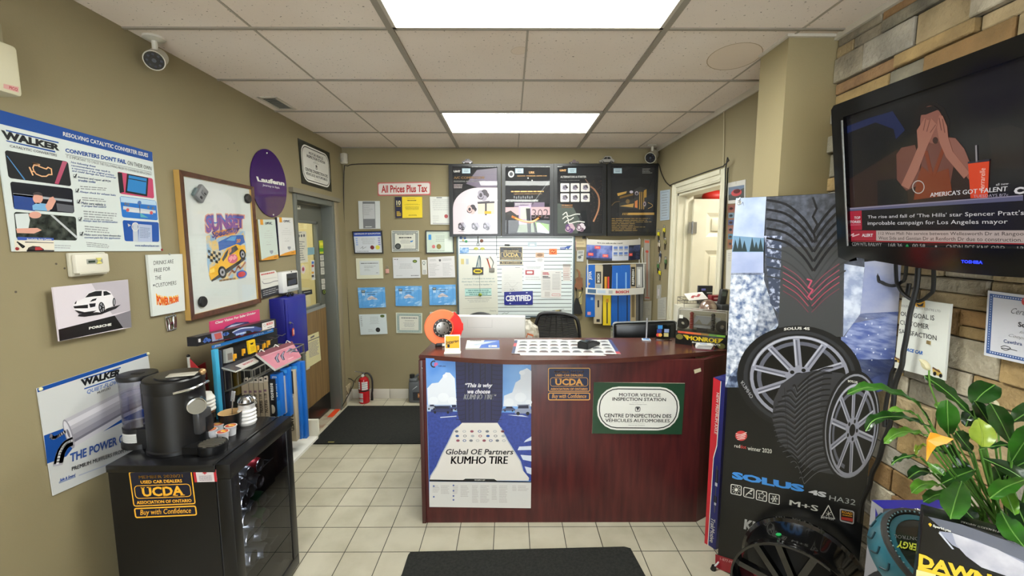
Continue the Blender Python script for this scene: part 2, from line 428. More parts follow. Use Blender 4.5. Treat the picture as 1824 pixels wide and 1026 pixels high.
PANELS = ((2.0 - .61, 2.0), (3.22, 3.835), (2.0 - .61 * 6, 2.0 - .61 * 5))
mb = MB(); CT = ceil_mat()
mb.b2((XL - .12, YF - .12, ZC), (3.3, YB + .12, ZC + .05), CT)
ceiling = struct(mb, 'ceiling')
mb = MB(); TB = M('#8f887c', .5); TB2 = M('#a39a8c', .6)
for x in (GX0, GX1): mb.b2((x - .014, YF, ZC - .010), (x + .014, YB, ZC + .001), TB)
for y in GY:
    if y < YB and y > YF: mb.b2((XL, y - .008, ZC - .007), (XR, y + .008, ZC + .001), TB)
for x in (-1.135, 1.29, .078):
    for y0 in [YF] + [g for g in GY if g > YF]:
        y1 = min([g for g in GY if g > y0 + .01] + [YB])
        if x == .078 and any(abs(y0 - p[0]) < .02 for p in PANELS): continue
        mb.b2((x - .005, y0, ZC - .003), (x + .005, y1, ZC + .001), TB2)
mb.build('grid_bars', ceiling, world=True)
def stain(px, py, rx, ry, tilt):
    A = Art(CE, [(px - 1, py - 1), (px + 1, py - 1), (px + 1, py + 1), (px - 1, py + 1)], px=True)
    A.ell(px, py, rx, ry, M('#dccdbc', .9), 1, tilt=tilt); A.ell(px, py, rx, ry, M('#a8947a', .9), 2, tilt=tilt, inner=.965); return A
stain(925, 90, 15, 7, -5).build('water_stain', parent=ceiling); stain(1309, 100, 52, 22, -14).build('water_stain', parent=ceiling)
mb = MB(); AT = M('#c9c3b6', .5)               # wall angle along the right side and across the pillar
mb.b2((XB - .03, YF, ZC - .025), (XB + .0, PY0, ZC), AT); mb.b2((XR - .012, PY1, ZC - .04), (XR, YB, ZC), AT); mb.b2((1.255, PY0 - .012, ZC - .012), (XB, PY0, ZC), AT); mb.b2((1.255, PY0, ZC - .012), (1.267, PY1, ZC), AT)
struct(mb, 'trim_1')
# tiled skirting
TS = M('#bdb8ac', .3); GR = M('#2a2824')
mb = MB(); x = XL
while x < 1.4:
    mb.b2((x + .002, YB - .010, 0), (min(x + .2005, XR), YB, .105), TS, .002); x += .2025
struct(mb, 'baseboard_back')
mb = MB(); y = YF
while y < DY0 - .01:
    mb.b2((XL, y + .002, 0), (XL + .010, min(y + .2005, DY0), .115), TS, .002); y += .2025
mb.b2((XL, DY1 + .02, 0), (XL + .01, YB, .105), TS, .002); struct(mb, 'baseboard_left')

# ---- side hall seen through the glass of the left door, office seen past the white door
mb = MB(); HM = M('#cfc3a4', .8); 
mb.b2((-2.82, 2.6, 0), (-2.75, 4.9, ZC), HM)
for k in range(20): mb.b2((-2.75, 2.6, .1 + k * .125), (-2.742, 4.9, .1 + k * .125 + .117), HM)
mb.b2((-2.75, 4.85, 0), (XL - .12, 4.9, ZC), HM); mb.b2((-2.75, 2.6, 0), (XL - .12, 2.65, ZC), HM); mb.b2((-2.82, 2.6, ZC), (XL - .12, 4.9, ZC + .05), HM); struct(mb, 'wall_hall')
mb = MB(); OM = M('#b9b095', .8)
mb.b2((3.25, 2.35, 0), (3.3, YB, ZC), OM); mb.b2((XR + .12, 2.3, 0), (3.3, 2.35, ZC), OM); struct(mb, 'wall_office')

# ---- grey steel door with glass, left
door = thing('door_1', None, None, (XL - .09, (DY0 + DY1) / 2, 0)); door['kind'] = 'structure'
DG = M('#5d5e54', .45); FG = M('#636660', .4)
mb = MB()                                     # pressed steel frame
for y0, y1 in ((DY0, DY0 + .05), (DY1 - .05, DY1)): mb.b2((XL - .13, y0, 0), (XL + .012, y1, DZ), FG, .003)
mb.b2((XL - .13, DY0 + .05, DZ - .05), (XL + .012, DY1 - .05, DZ), FG, .003); mb.b2((XL - .01, DY0 - .05, DZ), (XL + .035, DY1 + .11, DZ + .035), M('#7c7666', .6))
mb.b2((XL - .005, DY1, 0), (XL + .014, DY1 + .09, DZ), M('#8c8066', .6), .003)
mb.build('frame', door, world=True)
DX = XL - .095
LFm = Surf((DX, 0, 0), (0, 1, 0), (0, 0, 1))
mb = MB(); ya, yb = DY0 + .055, DY1 - .055; GZ0, GZ1 = 1.08, 1.86; gy0, gy1 = DY0 + .02, DY1 - .165
gy0 = ya + .11
mb.b2((DX - .04, ya, 0.02), (DX, gy0, DZ - .055), DG); mb.b2((DX - .04, gy1, .02), (DX, yb, DZ - .055), DG); mb.b2((DX - .04, gy0, GZ1), (DX, gy1, DZ - .055), DG); mb.b2((DX - .04, gy0, .02), (DX, gy1, GZ0), DG)
mb.build('leaf', door, world=True)
mb = MB()
for a, b in (((gy0, GZ0), (gy1, GZ0 + .022)), ((gy0, GZ1 - .022), (gy1, GZ1)), ((gy0, GZ0), (gy0 + .022, GZ1)), ((gy1 - .022, GZ0), (gy1, GZ1))): mb.b2((DX - .02, a[0], a[1]), (DX + .012, b[0], b[1]), FG, .002)
mb.b2((DX - .02, ya + .01, GZ0 - .03), (DX + .010, yb - .02, GZ0), M('#8a8d88', .35)); mb.build('glazing_bead', door, world=True)
mb = MB(); mb.b2((DX - .024, gy0 + .02, GZ0 + .02), (DX - .018, gy1 - .02, GZ1 - .02), glass('#e8ece0', .07)); mb.build('pane', door, world=True)
mb = MB(); mb.b2((DX, ya + .005, .20), (DX + .006, yb - .005, GZ0 - .03), M('#8a6f46', .5, noise=('#6d5434', 6, 6, .3, .7, (6, 6, .35)))); mb.build('wood_panel', door, world=True)
mb = MB(); mb.b2((DX, ya + .005, .025), (DX + .007, yb - .005, .205), M('#4a4a46', .28, .9)); mb.build('kick_plate', door, world=True)
mb = MB(); mb.b2((XL - .12, DY0 + .05, 0), (XL + .0, DY1 - .05, .012), M('#b0a690', .4, noise=('#8a5038', 8, 5, .52, .7))); mb.b2((XL - .05, DY1 - .24, .012), (XL + .002, DY1 - .05, .0135), M('#e0481c')); mb.build('threshold', door, world=True)

# ---- white panelled door and casing, right
od = thing('door_2', None, None, (XR, (OY0 + OY1) / 2, 0)); od['kind'] = 'structure'
OW = M('#d3cfbb', .4, noise=('#c8c3ac', 3, 4, .3, .7))
mb = MB()
def casing(y0, y1, z0, z1, horiz=False):
    mb.b2((XR - .018, y0, z0), (XR, y1, z1), OW, .004)
    if horiz: mb.b2((XR - .028, y0, z1 - .035), (XR, y1, z1), OW, .005); mb.b2((XR - .022, y0, z0 + .012), (XR, y1, z0 + .03), OW, .004)
    else:
        s = 1 if y0 > 3.5 else -1; o_ = y1 if s > 0 else y0; i_ = y0 if s > 0 else y1
        mb.b2((XR - .028, o_ - s * .028, z0), (XR, o_, z1), OW, .005); mb.b2((XR - .022, i_ + s * .012, z0), (XR, i_ + s * .028, z1), OW, .004)
casing(OY1, OY1 + .085, 0, OZ + .085); casing(OY0 - .085, OY0, 0, OZ + .085); casing(OY0, OY1, OZ, OZ + .085, True)
mb.b2((XR, OY1 - .02, 0), (XR + .13, OY1, OZ), OW); mb.b2((XR, OY0, 0), (XR + .13, OY0 + .02, OZ), OW); mb.b2((XR, OY0, OZ - .02), (XR + .13, OY1, OZ), OW)
mb.b2((XR + .06, OY1 - .032, 0), (XR + .08, OY1 - .02, OZ), OW)
mb.build('casing', od, world=True)
mb = MB(); dx0, dx1, dy = XR + .125, XR + .90, OY1 - .045     # leaf swung open into the office
def pbox(x0, x1, z0, z1):
    mb.b2((x0, dy + .006, z0), (x1, dy + .02, z1), OW); m_ = .035
    f = [(x0, dy - .004, z0), (x1, dy - .004, z0), (x1, dy - .004, z1), (x0, dy - .004, z1)]; g = [(x0 + m_, dy + .006, z0 + m_), (x1 - m_, dy + .006, z0 + m_), (x1 - m_, dy + .006, z1 - m_), (x0 + m_, dy + .006, z1 - m_)]
    for i in range(4): mb.face([f[i], f[(i + 1) % 4], g[(i + 1) % 4], g[i]], OW)
    mb.box(((x0 + x1) / 2, dy + .003, (z0 + z1) / 2), (x1 - x0 - .1, .012, z1 - z0 - .1), OW, .005)
zs = ((.2, .85), (1.0, 1.60), (1.72, 1.93)); xs = ((dx0 + .115, dx0 + .335), (dx0 + .44, dx0 + .66))
prevz = .01
for z0, z1 in zs: mb.b2((dx0, dy - .004, prevz), (dx1, dy + .03, z0), OW); prevz = z1
mb.b2((dx0, dy - .004, prevz), (dx1, dy + .03, OZ - .05), OW)
for z0, z1 in zs:
    mb.b2((dx0, dy - .004, z0), (xs[0][0], dy + .03, z1), OW); mb.b2((xs[0][1], dy - .004, z0), (xs[1][0], dy + .03, z1), OW); mb.b2((xs[1][1], dy - .004, z0), (dx1, dy + .03, z1), OW)
    for x0, x1 in xs: pbox(x0, x1, z0, z1)
mb.build('leaf', od, world=True)
for zz in (1.80, .95):
    mb = MB(); mb.b2((XR + .085, dy - .012, zz - .05), (dx0 + .03, dy - .004, zz + .05), STEEL); mb.cyl((dx0 - .008, dy - .014, zz - .055), (dx0 - .008, dy - .014, zz + .055), .008, STEEL); mb.build('hinge', od, world=True)
# ================================================================== CEILING FIXTURES
def panel(y0, y1, label):
    t = thing('ceiling_light', label, 'light', ((GX0 + GX1) / 2, (y0 + y1) / 2, ZC - .012), group='light panels in the ceiling')
    x0, x1, a, b = GX0 + .014, GX1 - .014, y0 + .008, y1 - .008; f = .016
    mb = MB()
    for p, q in (((x0, a), (x1, a + f)), ((x0, b - f), (x1, b)), ((x0, a), (x0 + f, b)), ((x1 - f, a), (x1, b))): mb.b2((*p, ZC - .010), (*q, ZC + .001), M('#b5aea2', .5))
    mb.build('frame', t, world=True)
    mb = MB(); mb.b2((x0 + f, a + f, ZC - .006), (x1 - f, b - f, ZC - .001), M('#fcfff8', .5, e=PANEL_E)); mb.build('diffuser', t, world=True)
panel(*PANELS[0], 'larger nearer ceiling light panel at the top of the picture')
panel(*PANELS[1], 'smaller farther ceiling light panel before the back wall')
panel(*PANELS[2], 'unseen added ceiling light panel behind the camera near the shop window')  # assumed third panel, out of view, added for light from behind
# ================================================================== shared print layouts
def TQ(x0,y0,x1,y1,h,h1=None): return [(x0,y0 - h),(x1,y1 - (h if h1 is None else h1)),(x1,y1),(x0,y0)]
def member_sign(A,year,gold,v1=.80):
    """the used car dealers' association plate, uv space; v1: split between the two panels"""
    A.rr(.0,.0,1,v1 - .02,gold,1,.07,w=.03); A.rr(.0,v1 + .01,1,1,gold,1,.22,w=.12)
    k = v1
    A.text(('MEMBER ' + year).strip(),.15,.12 * k,.85,.205 * k,gold,2,.025); A.text('USED CAR DEALERS',.17,.255 * k,.83,.345 * k,gold,2,.025)
    A.rr(.05,.39 * k,.95,.76 * k,gold,1,.28,w=.05); A.text('UCDA',.17,.44 * k,.83,.71 * k,gold,2,.035)
    for a,b,v in ((.16,.22,.44),(.255,.32,.44),(.50,.56,.44),(.50,.56,.69),(.675,.735,.69),(.775,.845,.69)): A.rect(a,v * k,b,(v + .025) * k,gold,2)
    A.text('ASSOCIATION OF ONTARIO',.06,.82 * k,.94,.91 * k,gold,2,.025)
    A.text('Buy with Confidence',.09,v1 + .052,.91,.97,gold,2,.006,.25)
def inspection_sign(A,wide=True):
    W = M('#d8d8d2',.35); K = M('#16161a',.4)
    r = .46 if wide else .3
    A.rr(.045,.075,.955,.925,W,1,r); A.rr(.065,.11,.935,.89,K,2,r * .97,w=.026); 
    y = 0
    A.text('MOTOR VEHICLE',.28,.20,.74,.265,K,3,.02); A.text('INSPECTION STATION',.21,.285,.80,.35,K,3,.02)
    A.text('LICENSED BY THE',.43,.375,.56,.392,PALE,3); A.text('Ministry of Transportation',.40,.408,.59,.43,K,3)
    A.rr(.465,.46,.522,.56,K,3,.3,w=.12); A.poly([(.475,.475),(.512,.475),(.494,.545)],K,3)
    A.text("CENTRE D'INSPECTION DES",.125,.60,.87,.675,K,3,.02); A.text('VÉHICULES AUTOMOBILES',.14,.685,.855,.765,K,3,.02)
    A.text('Détenteur d’un permis du',.40,.785,.58,.805,PALE,3); A.text('Ministère des Transports',.40,.818,.58,.838,K,3)

# ================================================================== LEFT WALL
# bullet cameras under the ceiling
def bullet_cam(px,py,rz,tilt,label,r=.036,L=.10,dz=.085):
    p = CE.p(px,py); t = thing('security_camera',label,'security camera',p,rz,'bullet cameras in the room')
    mb = MB(); mb.lathe([(0,0),(.042,0),(.044,-.010),(.02,-.018),(0,-.018)],M('#c9c6ba',.4)); mb.build('mount',t)
    mb = MB(); mb.tube([(0,0,-.015),(0,.004,-.035),(0,0,-dz + .02)],.012,M('#c9c6ba',.4),10,4); mb.build('arm',t)
    X = Matrix.Translation((0,.02,-dz)) @ Matrix.Rotation(PI / 2 + tilt,4,'X')     # axis z points towards -y
    mb = MB(); mb.lathe([(0,-L * .45),(r * .7,-L * .45),(r * .98,-L * .3),(r,L * .45),(r * 1.06,L * .5),(r * 1.06,L * .56),(r * .96,L * .56)],M('#b9b6a8',.4),24,X); mb.build('body',t)
    mb = MB(); mb.lathe([(r * .97,L * .55),(r * .92,L * .535),(r * .3,L * .53),(r * .28,L * .545),(0,L * .545)],M('#0b0c12',.2),24,X)
    for k in range(8):
        a = k * PI / 4; mb.cyl(X @ V((r * .66 * math.cos(a),r * .66 * math.sin(a),L * .53)),X @ V((r * .66 * math.cos(a),r * .66 * math.sin(a),L * .545)),r * .13,M('#2a2c38',.2),seg=8)
    mb.cyl(X @ V((0,0,L * .54)),X @ V((0,0,L * .553)),r * .22,M('#3a3f48',.1)); mb.build('lens_face',t); return t
bullet_cam(274,66,R(25),R(30),'larger bullet camera under the ceiling above the left wall',.04)
bullet_cam(1162,258,R(-35),R(25),'small bullet camera in the far right corner above the dark posters',.05,.14,.10)

# cream emergency unit at the picture's left edge
a = LW.up(.10).hit(0,80); b = LW.up(.10).hit(41,168)
t = thing('alarm_box','cream plastic alarm box high on the left wall with small red sticker','alarm box',LW.xyz(b[0] - .12,b[1],0))
mb = MB(); z0 = LW.up(.10).hit(20,168)[1]; z1 = LW.up(.10).hit(10,75)[1]; y1 = LW.up(.10).hit(39,140)[0]
mb.b2((XL,y1 - .24,z0),(XL + .10,y1,z1),M('#cdc8ac',.45),.012); mb.wb('cover',t)
mb = MB(); mb.b2((XL,y1 - .22,z1),(XL + .07,y1 - .012,z1 + .065),M('#8a8264',.5),.004); mb.b2((XL + .068,y1 - .05,z1 + .015),(XL + .071,y1 - .035,z1 + .05),BLACK); mb.wb('bracket',t)
A = Art(LW.up(.1005),[(5,148),(33,154),(33,166),(5,156)],px=True); A.ro(M('#cf9a94'),1,.1,q=[(6,149),(33,155),(33,165),(6,157)]); A.tx('PICO',M('#a83238'),2,.03,q=[(16,153),(31,157),(31,163),(16,158)])
A.build('sticker',parent=t)

# big converter poster
A = Art(LW.up(.006),[(-14,192),(271,271),(288,447),(22,448)],M('#ccd4d2',.35,sp=.3),.004,px=True)
BL2 = M('#184894',.5,sp=.2); DK = M('#15161a',.5,sp=.25); tb = M('#34508c',.4)
A.poly([(-14,192),(271,271),(272,288),(-10,218)],BL2)
A.tx('RESOLVING CATALYTIC CONVERTER ISSUES',WHITE,2,.02,q=TQ(112,242,263.5,280.5,7.5,7))
for q in ([(10,231),(104,253),(104.5,255.5),(11,233.5)],[(10,249.5),(98,269),(98.5,272),(12,252)]): A.poly(q,BL2)
A.tx('WALKER',DK,2,.06,.2,q=[(1,231),(103,257),(106,269),(8,248)])
A.tx('CATALYTIC CONVERTERS',M('#4a4a50'),2,.01,q=TQ(17,262,101,279,4.5))
A.tx("CONVERTERS DON'T FAIL",BL2,2,.04,q=TQ(116,271,224.5,292.5,7.5,8)); A.tx('ON THEIR OWN',DK,2,.0,q=TQ(227,293.5,269.5,304,7.5,7))
A.tx('IT IS IMPORTANT TO CHECK THE FOLLOWING PRIOR TO CONVERTER REPLACEMENT',M('#5a5c62'),2,0,q=TQ(118,281,270,313,5,4))
A.poly([(116,274),(270,306.5),(270,307.2),(116,274.7)],M('#5a5c62'))
A.ro(DK,1,.1,q=[(8,267),(121,288),(127,332),(15,317)]); A.poly([(111,287),(119.5,288.5),(104,328),(97,327)],M('#a8375c',.3),2)
A.poly([(11,277),(13,278),(45,320),(43,321)],M('#3f86c4',.3),2)
OR = M('#f0b884',.4)
A.line([(58,299),(60,294),(66,295),(67,292),(58,291),(70,293),(68,296),(76,299),(82,301),(85,298),(91,301),(92,311),(86,311),(82,314),(74,314),(64,310),(60,305),(58,299)],.004,OR,3); A.line([(52,298),(58,312)],.005,OR,3); A.line([(55,305),(62,306)],.004,OR,3)
SK = M('#d29a88',.5); SH = M('#6fa6d0',.5)
A.ro(M('#1a1c24',.2),1,.1,q=[(17.5,323),(129,336),(132.5,380),(24.5,372.5)]); A.poly([(23,345),(60,349),(62,376),(25,372)],M('#1c3f86',.3),2); A.poly([(23,344),(128,356),(128,360),(23,348)],M('#9aa0a8'),2)
A.ell(67,353,9,10,SK,3); A.ell(66,347,9,5,M('#2a2226'),4,180,380); A.poly([(57,366),(66,361),(88,364),(88,376),(58,374)],SH,3); A.poly([(80,367),(88,352),(94,350),(99,358),(92,372),(84,376)],SK,4); A.poly([(100,362),(130,366),(131,379),(102,376)],M('#4d4f58'),2)
A.ro(M('#202522',.2,noise=('#4a504a',40,3,.4,.7)),1,.1,q=[(24.5,377),(135,386),(137.4,428.6),(29,426)]); A.poly([(26,381),(50,380),(53,392),(50,409),(30,409)],M('#c8d0d0'),2); A.poly([(28,407),(66,406),(74,410),(60,416),(30,415)],SK,3); A.ell(62,383,11,6,SK,3); A.poly([(89,383),(94,383),(137,421),(136,425)],M('#b4b8bc'),3)
A.ro(M('#c04a6c',.2),1,.1,q=[(209,305.5),(272,318),(274.5,353.7),(213,345)]); A.poly([(209,307),(217,308),(221,342),(213,344)],DK,2); A.poly([(226,309),(264,317),(262,350),(223,343)],DK,2); A.poly([(229,312),(261,318),(259,346),(226,340)],M('#2f7fc0',.2),3); A.poly([(228,317),(260,323),(260,324.5),(228,318.5)],DK,4)
A.ro(M('#2a6fc0',.2),1,.1,q=[(213,349),(278,357.5),(281,392.6),(217.5,387)]); A.poly([(214,350),(277,358),(278,366),(215,360)],M('#a8c4dc'),2); A.poly([(219,367),(277,375),(277,380),(219,373)],M('#b8c0c8'),2); A.poly([(225,372),(272,378),(272,382),(225,377)],M('#c8ccd0'),3); A.ell(248,361.5,3.5,4,M('#3a66a8'),3); A.line([(248,364),(249,378)],.004,M('#30487c'),3); A.poly([(249,379),(264,388),(250,387)],M('#48a0b0'),3)
for cx,cy in ((223,363),(228,364),(264,369),(272,371)): A.ell(cx,cy,2.2,2.6,M('#51607c'),3)
for cx,cy in ((227,374),(269,379)): A.ell(cx,cy,2.8,3,M('#c04848'),4)
A.ro(M('#1c4ea0',.2),1,.1,q=[(218,392),(282.5,396),(283.5,431),(222,429.5)]); A.poly([(236,397),(245,397.5),(246,431),(237,430)],M('#b8bfca'),2); A.poly([(247,399),(270,401),(271,431),(246,430.5)],M('#a8b4d0'),2); A.ell(240.5,404,6.5,8,WHITE,4,inner=.85); A.poly([(227,398),(233,401.5),(228,404)],M('#aab0b4'),3)
A.lines(0,0,0,0,7,M('#7886a4'),3,q=[(249,404),(269,406),(269,425),(249,424)])
for tx,x0,y0,x1,y1,h in (('Not following these',126,291.5,170,299.5,4.5),('recommendations may result in',126.5,297,196,309,4.5),('a recurrence of the original problem',127.5,302,203,315,4.5),('and could damage the new converter',128,306.5,207,319.5,4.5),('Retrieve and repair all PCM',138.5,318,197,326,4.5),('trouble codes',139,323,170,326.5,4.5),('Always check for exhaust leaks',141.5,344,206,350.5,4.5),('Make sure vehicle is',144.5,363.5,188,367,4.5),('in proper fuel control',145,369,189,371.5,4.5),('Always test for contamination',147,395.5,209,398.5,4.5),('Make sure you have chosen the',149.5,420.5,215,423,4.5),('correct part for the application',150,425.5,214,427,4.5)):
    A.text(tx,0,0,0,0,tb,2,.02,.15,q=TQ(x0,y0,x1,y1,h))
for x0,y0,x1,y1,n in ((142,330,202,338,2),(145,350,197,358,2),(148,374,208,392,4),(150,401,204,414,3),(153,430,195,440,3)): A.lines(0,0,0,0,n,M('#8e9296'),2,q=[(x0,y0),(x1,y0 + 5),(x1 + 1,y1 + 3),(x0 + 2,y1)])
for x,y in ((133,314),(137,340),(139.5,359.5),(142,391),(144.5,417)):
    A.ro(M('#6a7078'),2,.1,q=[(x - 3,y - 3.5),(x + 3,y - 3),(x + 3,y + 3.5),(x - 3,y + 3)],w=.12); A.line([(x - 1.5,y),(x,y + 2),(x + 3,y - 4)],.0035,DK,3)
A.tx('www.walkerexhaust.com',tb,2,.02,.1,q=TQ(240,439,283,440,4)); A.lines(0,0,0,0,2,M('#a8acb0'),2,q=[(97,435),(126,436),(126,444),(97,443)])
A.poly([(25,428),(96,428),(96.5,448),(27,448)],M('#ddd6c6',.3),2); A.poly([(30,422),(95,424),(95,428.5),(31,427.5)],M('#2f50a8'),3); A.tx('Southside Auto Centre',WHITE,4,.03,.15,q=TQ(47,427.6,91,428,3.2)); A.poly([(44,430.5),(95,432),(95,433),(44,432)],DK,3); A.line([(30,431),(43,439),(40,441),(33,434)],.005,DK,3)
A.poly([(47,447),(50,441),(58,438),(70,439),(78,444),(77,447)],M('#2a1c20'),3); A.poly([(62,440),(71,440),(76,445),(62,446)],M('#a82830'),4); A.poly([(47,445),(96,445.5),(96,448),(47,448)],M('#303034'),3)
conv = A.build('wall_poster','large glossy converter poster with blue top band on the left wall above the thermostat','poster')
for px,py in ((27,443),(286,445)):
    mb = MB(); p = LW.p(px,py,.006); mb.sph(p,.006,M('#8a1c24',.3),seg=10); mb.build('pin',conv,world=True)

# thermostat
S = LW.up(.03); t = thing('thermostat','white thermostat with small grey display under the converter poster','thermostat',LW.p(160,493))
c = [S.hit(*p) for p in ((133,455),(193,450),(195,482),(137,489))]; y0 = (c[0][0] + c[3][0]) / 2; y1 = (c[1][0] + c[2][0]) / 2; z1 = (c[0][1] + c[1][1]) / 2; z0 = (c[2][1] + c[3][1]) / 2
mb = MB(); mb.b2((XL,y0 - .006,z0 - .012),(XL + .014,y1 + .006,z1 + .006),M('#c6c2b0',.5),.004); mb.wb('back_plate',t)
mb = MB(); mb.b2((XL + .014,y0,z0),(XL + .032,y1,z1),M('#d6d2c4',.45),.005); mb.b2((XL + .03,y0 + .01,z0 - .004),(XL + .036,y1 - .01,z0 + .004),M('#c4c0b0',.5),.002); mb.wb('cover',t)
yc = y0 + (y1 - y0) * .30; mb = MB(); mb.b2((XL + .032,yc,z0 + .035),(XL + .0335,yc + (y1 - y0) * .48,z1 - .02),M('#8f9088',.4),.0005); mb.wb('display_bezel',t)
mb = MB(); mb.b2((XL + .0335,yc + .006,z0 + .040),(XL + .0345,yc + (y1 - y0) * .24,z1 - .026),M('#2a3a2c',.2)); mb.wb('display',t)
for zz,s in ((z1 - .032,1),(z0 + .05,-1)):
    mb = MB(); yb_ = yc + (y1 - y0) * .36; mb.mesh([(XL + .0365,yb_ - .011,zz - s * .007),(XL + .0365,yb_ + .011,zz - s * .007),(XL + .0365,yb_,zz + s * .008),(XL + .033,yb_ - .012,zz - s * .008),(XL + .033,yb_ + .012,zz - s * .008),(XL + .033,yb_,zz + s * .009)],[(0,1,2),(0,1,4,3),(1,2,5,4),(2,0,3,5)],M('#d8cf70')); mb.wb('button',t)

# white card with the sports car
A = Art(LW.up(.03),[(94,512),(228,498),(234.5,583),(106,608)],M('#d4ccd4',.3),.006,px=True)
A.poly([(163,505),(228,498.3),(232,553),(200,560),(180,534)],M('#b4adb6',.3)); A.poly([(104,587),(204,562),(219.5,584),(106,607.8)],M('#101013',.2)); A.poly([(204,562),(232.4,553),(234.4,583),(219.5,584.5)],M('#7c7880',.3),1)
A.tx('PORSCHE',WHITE,3,.05,q=TQ(158,587,198,580,4.5)); K = M('#14151a',.25)
A.poly([(140,560),(160,556),(185,551),(215,542.5),(206,550),(180,560),(150,564.5),(138,563.5)],M('#1a191e',.3),2)
CW = M('#e4e0e4',.25); A.poly([(129,546),(132,539),(150,531),(156,522),(168,517.5),(184,516.5),(196,519),(203,531),(204,541),(200,545),(190,549),(181,557),(172,556),(150,558),(132,553)],CW,3)
A.poly([(151,530),(158,522.5),(170,518.5),(181,518),(180,527),(166,528)],K,4); A.poly([(183.5,519),(189,518.5),(198,524),(194,525),(184,527)],K,4); A.poly([(130,545.5),(156,542.5),(156,549),(132,549.5)],K,4); A.poly([(158,541),(170,540),(169,546),(160,548)],K,4); A.poly([(159,538),(164,533),(172,531),(170,535)],K,4); A.poly([(133,539),(136,535.5),(135,541),(132,542)],K,4); A.poly([(132,552),(150,556),(172,553),(160,559.5),(140,558.5)],K,4)
A.ell(180.5,548,5.5,10,K,5,tilt=-8); A.ell(180.5,548,4,8,M('#8a8a90'),6,tilt=-8); A.ell(202.5,538,2.6,7.5,K,5); A.ell(202.5,538,1.6,5.5,M('#8a8a90'),6)
for k in range(5): a = k * 72; A.line([(180.5,548),(180.5 + 3.8 * math.cos(R(a)),548 + 8 * math.sin(R(a)))],.004,K,7)
A.build('wall_card','white and black card with a white car, under the thermostat','card')

# drinks notice
A = Art(LW.up(.016),[(263,454),(325,452.3),(330,553),(273,563.5)],M('#d3d8d4',.12),.012,px=True)
for tx,x0,y0,x1,y1 in (('DRINKS ARE',273.5,472,309,469),('FREE FOR',274.5,485.5,303,482),('THE',276,499,287,497.5),('CUSTOMERS',277,512,314,507)): A.text(tx,0,0,0,0,M('#2a2c30'),1,.0,q=TQ(x0,y0,x1,y1,7))
q = [(278,521),(318,526),(318,536),(280,543)]; A.tx('POWER PROBE',M('#f0b030'),1,.04,q=[(277.3,522),(317.5,525),(317.5,535.5),(279.3,543.5)],arc=-.25); A.tx('POWER PROBE',M('#d8461c'),2,.04,q=[(278.3,526),(318.3,528),(318.3,537),(280.3,543.5)],arc=-.22)
drk = A.build('notice','white free drinks notice with red and yellow lettering on the left wall','sign')
for px,py in ((296,453),(331,502),(303,558.5),(268,508)): mb = MB(); p = LW.p(px,py,.016); mb.box(p,(.004,.008,.008),STEEL); mb.build('clip',drk,world=True)

# chrome car emblem
t = wth = thing('car_emblem','small chrome car emblem stuck under the free drinks notice','emblem',mat=LW.mat(303,575))
wv,hv = LW.wh(293,566,313,586); q = [(-.50,.45),(.50,.45),(.42,-.5),(-.42,-.5)]
mb = MB(); mb.tube([(x * wv,y * hv,.006) for x,y in ((-.5,.38),(-.4,.48),(.4,.48),(.5,.38),(.42,-.4),(.34,-.5),(-.34,-.5),(-.42,-.4))],.0035,CHROME,8,3,closed=True)
mb.tube([(-.3 * wv,.40 * hv,.006),(-.22 * wv,0,.008),(-.24 * wv,-.42 * hv,.006)],.006,CHROME,8,4); mb.tube([(.3 * wv,.40 * hv,.006),(.22 * wv,0,.008),(.24 * wv,-.42 * hv,.006)],.006,CHROME,8,4); mb.box((0,-.02 * hv,.006),(.4 * wv,.010,.006),CHROME); mb.build('badge',t)

# framed speedway poster
S = LW.up(.03); fo = [(318,302),(452,333),(465,539),(340,571)]; fi = [(329,313),(448.5,337),(462,532),(349,560)]
t = sthing(LW,fo,'framed_poster','large dark wooden frame with a speedway race car print on the left wall','framed picture')
FR = M('#5c3420',.3,noise=('#40210f',30,4,.3,.7)); GD = M('#b89452',.35)
mb = MB(); O = [S.hit(*p) for p in fo]; I = [S.hit(*p) for p in fi]; P = lambda q,off: LW.xyz(q[0],q[1],off)
for i in range(4):
    j = (i + 1) % 4; mb.face([P(O[i],.032),P(O[j],.032),P(I[j],.024),P(I[i],.024)],FR); mb.face([P(O[i],.032),P(O[j],.032),P(O[j],.002),P(O[i],.002)],GD); mb.face([P(I[i],.024),P(I[j],.024),P(I[j],.012),P(I[i],.012)],GD)
mb.face([P(q,.002) for q in O],FR); mb.wb('frame',t)
A = Art(LW.up(.014),[(327,311),(450,335),(463,534),(347,562)],M('#cfd5d2',.1),.004,px=True)
U = M('#6a4a90'); Bc = M('#2f62b8'); Pk = M('#c8506c'); Yl = M('#e8b224'); Or = M('#d88a3c')
A.poly([(367,421),(392,408),(420,410),(436,412),(439,450),(438,495),(420,498),(374,500),(369,470)],M('#8fb2d0',.4,noise=('#e0c078',25,3,.4,.6)))
A.tx('SUNSET',M('#d0907c'),2,.09,q=[(363,381),(436,382),(436,408),(365,418)],arc=.06); A.tx('SUNSET',U,3,.06,q=[(365,383),(434,384),(434,406),(367,416)],arc=.06); A.tx('SUNSET',Bc,4,.02,q=[(367,386),(432,387),(432,396),(368,401)],arc=.14)
A.tx('SUNSET',M('#8c4a8c'),5,.012,q=[(368,388),(431,389),(431,403),(369,412)],arc=.07)
A.poly([(376,413),(428,405),(422,416),(385,424)],Or,2); A.tx('Speedway',M('#4a3a80'),6,.03,.3,q=[(374,412),(427,403),(426,415),(378,428)])
